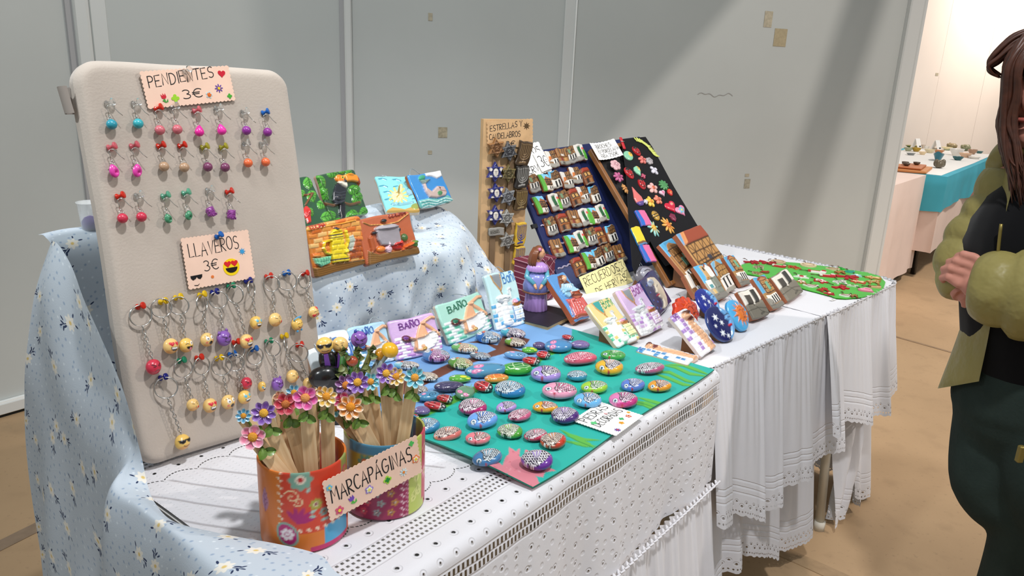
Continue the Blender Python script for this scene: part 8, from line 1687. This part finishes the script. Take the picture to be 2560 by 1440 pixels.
dish(1030,735,500,130,'1f6f80','dark teal boat shaped dish on the far aqua table','boat'); dish(1475,725,200,70,'1c5a60','small dark teal bowl beside the boat shaped dish'); dish(1050,900,330,190,'6a5f4c','rough grey brown rock like piece on the far table\'s front','rock'); dish(1335,470,180,110,'a08a60','moss and straw ball left of another on the far table','ball'); dish(1640,520,170,130,'9a9470','moss and straw ball right of another on the far table','ball')
dish(540,530,180,75,'b8952e','mustard yellow bowl below the first folded card'); dish(470,455,290,50,'8a7f2e','olive dish stacked on the mustard bowl','plate'); dish(360,520,170,70,'a8ab8c','pale green bowl at the left of the far display'); dish(1010,510,230,60,'e8dccc','cream dish below the second folded card'); dish(1050,560,200,55,'c98a5a','terracotta dish in front of the cream one'); dish(1230,500,200,60,'ecdcae','butter yellow dish between the cream dish and the moss ball'); dish(1440,620,260,130,'e9e6e0','white scalloped bowl in the middle of the far display'); dish(840,560,200,70,'ded2b0','sand coloured bowl above the boat dish'); dish(680,600,150,60,'e8d0a8','pale apricot bowl left of the boat dish'); dish(1640,660,230,80,'dcb89a','peach dish right of the white bowl'); dish(1800,590,170,90,'a8846a','brown mottled bowl at the right of the far display'); dish(1850,690,220,40,'e6e0d8','white plate at the right front of the far display','plate'); dish(1960,570,130,40,'3f6a68','small dark green dish at the far right of the display','plate'); dish(420,610,170,40,'8a8f90','grey plate at the left front of the far display','plate'); dish(690,460,90,70,'c8b8a8','small speckled pot between the two folded cards'); dish(770,490,100,70,'e6e2da','small white pot left of the second folded card')
for x,y,lab in ((530,420,'folded white card with black writing, left of two on the far table'),(975,460,'folded white card with black writing, right of two on the far table')):
    p=kp(x,y+60); u=pix(p); w_=140*u; h_=210*u; o=thing('tent_card',lab,'card',T(*p)@Rz(.55)); 
    for s_ in (-1,1): MB().add([(-w_/2,s_*.045,0),(w_/2,s_*.045,0),(w_/2,s_*.002,h_),(-w_/2,s_*.002,h_)],[(0,1,2,3)]).build('card_face',m_white_card,o,False)
    MB().box((.01,-.034,h_*.3),(w_*.4,.002,.012)).build('ink_line',m_ink,o,False)
p=zp(*CK(450,930),.75); u=pix(p); o=thing('wooden_board','orange brown serving board with ceramics on the nearer pink table','board',T(p[0],p[1],.7465)@Rz(1.0)); MB().box((-.05,0,.012),(.42,.24,.02),bev=.006).build('board_slab',mat('orange_wood','c8854e',.5),o,False); MB().box((-.05,-.0,.03),(.36,.16,.012),bev=.004).build('upper_slab',mat('orange_wood2','b86a3c',.5),o,False)
for i,(dx,dy) in enumerate(((-.12,.03),(.04,-.02),(-.02,.05))):
    M=o.matrix_world@T(dx,dy,.037); b=MB().lathe([(.012,0),(.022,.006),(.025,.02),(.02,.02),(.01,.006),(.0005,.005)],14).build('small_pot',mat('dark_pot','5a4a3c',.4),None,M=M); tag(b,['small dark pot at the left of the serving board','small dark pot at the front of the serving board','small dark pot at the back of the serving board'][i],'pot')
wm=MB().box((0,0,.001),(.06,.03,.002)).build('tape_mark',mat('old_tape_pale','b9b09a'),None,False,M=FW@T(*[(FW.inverted()@Vector(onpl(2342,186,(1.2,6.25,0),(*FN,0))))[i] for i in (0,1)],0)); tag(wm,'small beige flake on the bright wall across the aisle','tape')
# ---------------------------------------------------------------- visitor at the right edge
PCx=np.array([1.05,1.60,0]); dP=nrm([PCx[0],PCx[1],0])
def pp(px,py,w_=0.): return onpl(px,py,PCx-dP*w_,dP)
UP=np.linalg.norm(PCx)/1900*1.04
base=pp(2590,1440,0); person=thing('person','person in an olive puffer jacket and dark trousers with hands clasped, at right edge','person',T(base[0],base[1],0)); PI=person.matrix_world.inverted()
def L_(p): return np.array(PI@Vector(p))
def remesh(o,vox,it=6):
    m=o.modifiers.new('remesh','REMESH'); m.mode='VOXEL'; m.voxel_size=vox; m.use_smooth_shade=True
    if it: s_=o.modifiers.new('smooth','SMOOTH'); s_.iterations=it; s_.factor=.5
    return o
def ch(mb,pts,rs,n=14):
    """tapered limb with round joints"""
    P=[L_(p) for p in pts]; Q=cr(np.array(P),np.linspace(0,len(P)-1,len(P)*6)); R=np.interp(np.linspace(0,len(P)-1,len(P)*6),range(len(P)),rs); mb.tube(Q,list(R),n); mb.ball(P[0],rs[0]*.98,n,10); mb.ball(P[-1],rs[-1]*.98,n,10)
m_skin=mat('skin','c98a78',.5,spec=.4)
body=MB(); zf=lambda p,z:np.array([p[0],p[1],z])
pel=pp(2605,1000,-.02); chest=pp(2612,600,-.02); neck=pp(2618,440,-.02); head=pp(2632,240,.0)
ch(body,[pel,(pel+chest)/2,chest,neck],[.12,.12,.125,.06],18); ch(body,[neck,head],[.05,.06]); body.ball(L_(head),(.075,.09,.105),18,14); 
latv=np.array([dP[1],-dP[0],0]); FDIR=nrm(-latv*.5-dP); SDIR=np.cross(FDIR,[0,0,1.]); UPV=np.array([0,0,1.])
body.ball(L_(head+FDIR*.084-UPV*.012),(.013,.015,.02),10,8); body.ball(L_(head+FDIR*.04-UPV*.078),(.04,.042,.032),12,8); body.ball(L_(head+FDIR*.055+UPV*.045),(.035,.03,.025),10,8)
for s_ in (-1,1): body.ball(L_(head+SDIR*.078*s_-UPV*.01),(.014,.02,.03),8,6); body.ball(L_(head+FDIR*.058+SDIR*.038*s_-UPV*.02),(.026,.026,.024),10,8)
kn1=zf(pp(2530,1500,.03),.40); kn2=zf(pp(2665,1500,.10),.40); an1=zf(kn1+np.array([.02,.05,0]),.08); an2=zf(kn2+np.array([.02,.04,0]),.08)
for kn,an,dx in ((kn1,an1,-.07),(kn2,an2,.09)): ch(body,[pel+np.array([dx,0,-.05]),kn,an],[.085,.06,.045]); ch(body,[an,zf(an+np.array([-.05,-.13,0]),.045)],[.04,.035])
shR=pp(2520,470,-.05); shL=pp(2720,470,.02); elR=pp(2405,640,-.02); wrR=pp(2392,705,.05); elL=pp(2690,745,.10); wrL=pp(2440,712,.10)
ch(body,[chest+np.array([0,0,.05]),shR,elR,wrR],[.06,.05,.04,.028]); ch(body,[chest+np.array([0,0,.05]),shL,elL,wrL],[.06,.05,.04,.03])
# clasped hands: left hand over right, fingers curled
def hand(mb,wr,palm,fdir,curl,side,sp=.0185):
    mb.tube([L_(wr),L_(palm)],[.024,.026],12); 
    for i in range(4):
        k=i-1.5; b0=palm+side*k*.012; b=palm+fdir*.03+side*k*sp; l=[.058,.066,.062,.048][i]; m1=b+fdir*l*.5+curl*.008; m2=b+fdir*l*.72+curl*.030; m3=b+fdir*l*.60+curl*.054; mb.tube([L_(b0),L_(b)],[.015,.0105],9); mb.tube([L_(b),L_(m1),L_(m2),L_(m3)],[.0095,.0088,.0084,.0070],10); mb.ball(L_(m3),.0071,8,6); mb.ball(L_(m1),.0092,8,6)
    t0=palm-side*.022; mb.tube([L_(palm),L_(t0+fdir*.012),L_(t0+fdir*.036-side*.014),L_(t0+fdir*.060-side*.006+curl*.014)],[.018,.0135,.0105,.0080],9)
lat=np.array([dP[1],-dP[0],0]); upv=np.array([0,0,1.])
hand(body,wrL,pp(2462,690,.105),nrm(-lat*.9+upv*.25),nrm(-upv*.55+dP*.9),nrm(upv+lat*.25)); hand(body,wrR,pp(2412,735,.07),nrm(lat*.9+upv*.1-dP*.2),nrm(-dP*.5+upv*.6),nrm(upv*.9-dP*.3))
bo=body.build('body',m_skin,person); remesh(bo,.0034,3)
for s_ in (-1,1):
    e=MB(); e.ball(L_(head+FDIR*.0815+SDIR*.032*s_+UPV*.012),(.0125,.0125,.008),12,8); eo=e.build('eye',mat('eye_white','e4dcd4',.3),person); MB().ball(L_(head+FDIR*.090+SDIR*.032*s_+UPV*.012),.0055,10,8).build('iris',mat('dark_iris','2a1c14',.2),eo)
    MB().tube([L_(head+FDIR*.090+SDIR*s_*a+UPV*(.032-.10*(a-.03)**2*8)) for a in (.018,.03,.045)],[.003,.0035,.002],6).build('eyebrow',mat('brow_brown','3a241a',.7),person)
MB().tube([L_(head+FDIR*(.088-.03*abs(a)*4)+SDIR*a-UPV*.048) for a in (-.022,-.01,0,.01,.022)],[.002,.0045,.005,.0045,.002],8).build('mouth',mat('lip_rose','a8584e',.4),person)
# trousers
m_trou=mat('dark_green_cord','2b3632',.85,spec=.15,bump=.4,bscale=140,var=.15,vscale=14); tr=MB()
ch(tr,[pp(2600,930,-.02),pp(2595,1010,-.02)],[.165,.17],20)
ch(tr,[pp(2530,1010,-.02),pp(2512,1200,.0),zf(kn1,.42),zf(an1,.12)],[.112,.112,.082,.066],18); ch(tr,[pp(2655,1010,.03),pp(2652,1200,.07),zf(kn2,.42),zf(an2,.12)],[.118,.116,.085,.068],18)
remesh(tr.build('trousers',m_trou,person),.010,4)
for an in (an1,an2):
    sh=MB(); f=zf(an+np.array([-.05,-.13,0]),.04); ch(sh,[zf(an,.055),f],[.05,.04]); sh.build('shoe',m_blk,person)
# sweater
m_swe=mat('black_sweater','0f0f11',.95,spec=.1,sheen=.15); sw=MB(); ch(sw,[pp(2606,985,-.02),pp(2600,800,.0),pp(2600,600,.0),pp(2616,470,-.02)],[.150,.150,.150,.085],20); remesh(sw.build('sweater',m_swe,person),.010,4)
# puffer jacket
m_jac=mat('olive_nylon','938850',.42,spec=.4,bump=1.,bscale=17,bdist=.010,var=.10,vscale=9); m_lin=mat('olive_lining','6a6030',.6)
def puff(mb,pts,rs,nseg,depth=.10,n=20):
    P=np.array([L_(p) for p in pts]); k=len(P); m=nseg*9; t=np.linspace(0,k-1,m); Q=cr(P,t); R=np.interp(t,range(k),rs); ph=np.linspace(0,nseg,m)%1.0; ph[-1]=1; R=R*(1-depth+depth*np.sqrt(np.clip(np.sin(np.pi*ph),0,1))*1.6); mb.tube(Q,list(R),n)
jr=MB(); puff(jr,[pp(2545,440,-.05),pp(2505,530,-.03),pp(2446,606,-.01),pp(2410,672,.02),pp(2412,740,.05)],[.066,.070,.068,.060,.040],5,.10); jr.build('sleeve',m_jac,person)
jl=MB(); puff(jl,[pp(2715,425,-.03),pp(2775,520,.03),pp(2740,690,.09),pp(2640,742,.125),pp(2540,728,.135),pp(2432,712,.125)],[.075,.095,.100,.096,.088,.058],6,.11); jl.build('sleeve',m_jac,person)
def panel(name,rows,mt,thick=.018,nu=26,nv=44,quilt=6,amp=.012):
    G=loft([[L_(p) for p in r_] for r_ in rows],nu,nv); dl=np.array([-dP[0],-dP[1],0]); v=np.linspace(0,1,nv)[:,None]; q_=np.sqrt(np.abs(np.sin(np.pi*v*quilt)))*np.ones((1,nu)); edge=np.sin(np.pi*np.clip(np.linspace(0,1,nu),.0,1))[None]**.4
    A=G+dl*(amp*q_*edge+thick*.5)[...,None]; B_=G-dl*(amp*.4*q_*edge+thick*.5)[...,None]; k=nu*nv; vs=np.concatenate([A.reshape(-1,3),B_.reshape(-1,3)]); f=gridfaces(nu,nv)+[x[::-1] for x in gridfaces(nu,nv,k)]
    b=list(range(nu))+[j*nu+nu-1 for j in range(1,nv)]+[(nv-1)*nu+i for i in range(nu-2,-1,-1)]+[j*nu for j in range(nv-2,0,-1)]; f+=[(b[i],b[(i+1)%len(b)],b[(i+1)%len(b)]+k,b[i]+k) for i in range(len(b))]; return mk(name,vs,f,mt,person,True)
# right front panel (left in the picture) from the collar to the flared hem, wrapping round the side
panel('front_panel',[[pp(2590,330,-.16),pp(2545,345,-.10),pp(2530,380,-.02),pp(2545,420,.05)],[pp(2600,480,-.22),pp(2520,500,-.12),pp(2478,540,.0),pp(2508,560,.10)],[pp(2600,640,-.24),pp(2470,660,-.13),pp(2435,680,.0),pp(2482,690,.125)],[pp(2600,800,-.24),pp(2455,800,-.13),pp(2405,805,.0),pp(2478,800,.12)],[pp(2590,960,-.26),pp(2440,945,-.16),pp(2345,968,.0),pp(2448,950,.12)]],m_jac)
panel('front_panel',[[pp(2640,330,-.16),pp(2690,345,-.10),pp(2690,380,.04),pp(2650,420,.10)],[pp(2640,500,-.22),pp(2740,520,-.1),pp(2740,540,.06),pp(2660,560,.16)],[pp(2640,700,-.24),pp(2760,700,-.1),pp(2760,700,.08),pp(2660,700,.17)],[pp(2640,960,-.26),pp(2780,960,-.12),pp(2780,960,.06),pp(2660,960,.17)]],m_jac)
panel('collar',[[pp(2600,300,-.15),pp(2548,312,-.10),pp(2528,345,-.02),pp(2560,372,.05)],[pp(2600,400,-.17),pp(2535,420,-.11),pp(2512,440,-.01),pp(2545,470,.07)]],m_jac,.03,22,16,1,.012)
yk=MB(); puff(yk,[pp(2540,440,-.07),pp(2590,395,-.12),pp(2650,395,-.12),pp(2730,440,-.04)],[.068,.075,.075,.072],3,.05); yk.build('yoke',m_jac,person)
panel('back_panel',[[pp(2560,400,-.17),pp(2610,400,-.20),pp(2670,410,-.17)],[pp(2560,640,-.22),pp(2620,640,-.27),pp(2700,660,-.2)],[pp(2560,955,-.25),pp(2620,960,-.30),pp(2700,960,-.24)]],m_jac)
zz=[L_(pp(2503-10*math.sin(t*3),560+240*t,.135)) for t in np.linspace(0,1,16)]; MB().tube(zz,.0035,6).build('zip',mat('brass_zip','8a7a40',.4,metal=.6),person)
MB().box(tuple(L_(pp(2551,1135,.24))),(.012,.012,.035),bev=.002).build('zip_pull',mat('brass_zip','8a7a40'),person,False)
# hair
m_hr=bpy.data.materials.new('brown_hair'); m_hr.use_nodes=True; sn=SN(m_hr); B=sn.N['Principled BSDF']; sn.L.new(sn.mix(sn.noise(sn.obj(),60,4),'2a1a14','5f3626'),B.inputs['Base Color']); B.inputs['Roughness'].default_value=.42; B.inputs['Specular IOR Level'].default_value=.4
hair=MB(); hair.ball(L_(head+UPV*.045-FDIR*.028),(.096,.10,.105),24,16); hair.ball(L_(head-UPV*.03-FDIR*.05),(.085,.085,.10),20,14); r=random.Random(8)
def strand(pts,r0,n=6):
    P=np.array([L_(p) for p in pts]); m=26; Q=cr(P,np.linspace(0,len(P)-1,m)); hair.tube(Q,[r0*(.5+.6*math.sin(math.pi*min(1,.15+.8*i/(m-1)))) *(1-.8*max(0,(i/(m-1)-.7)/.3)) for i in range(m)],n)
j=lambda a:r.uniform(-a,a)
for i in range(190):
    t=r.random(); s_=r.random(); w0=-.085+.185*t; x=34*s_
    strand([pp(2612+j(16),62+j(6),w0*.4),pp(2556+x+j(5),96+j(6)+10*s_,w0*.9),pp(2518+x+j(4),160+j(8),w0*1.1),pp(2512+x+j(4),235+j(8),w0*1.05),pp(2500+x*1.1+j(5),310+j(8),w0),pp(2508+x*1.2+j(6),385+j(15),w0+.008),pp(2532+x+j(10),470+j(60),w0+.015)],.0045+.002*r.random())
for i in range(44):
    a_=r.uniform(-8,26); w0=r.uniform(-.03,.05)
    strand([pp(2600,68+a_*.4,w0),pp(2540+j(5),94+a_,w0+.01),pp(2496+j(4),130+a_,w0+.015),pp(2475+j(3),155+a_*.6,w0+.015),pp(2478+j(3),172+a_*.5,w0+.012),pp(2500+j(5),186+a_*.4,w0+.005)],.0038)
for i in range(60):
    t=r.random(); strand([pp(2622+j(10),62,0),pp(2678+20*t+j(6),125,-.1+.2*t),pp(2706+j(8),250,-.1+.2*t),pp(2696+j(10),430+j(20),-.08+.2*t)],.007)
hair.build('hair',m_hr,person)
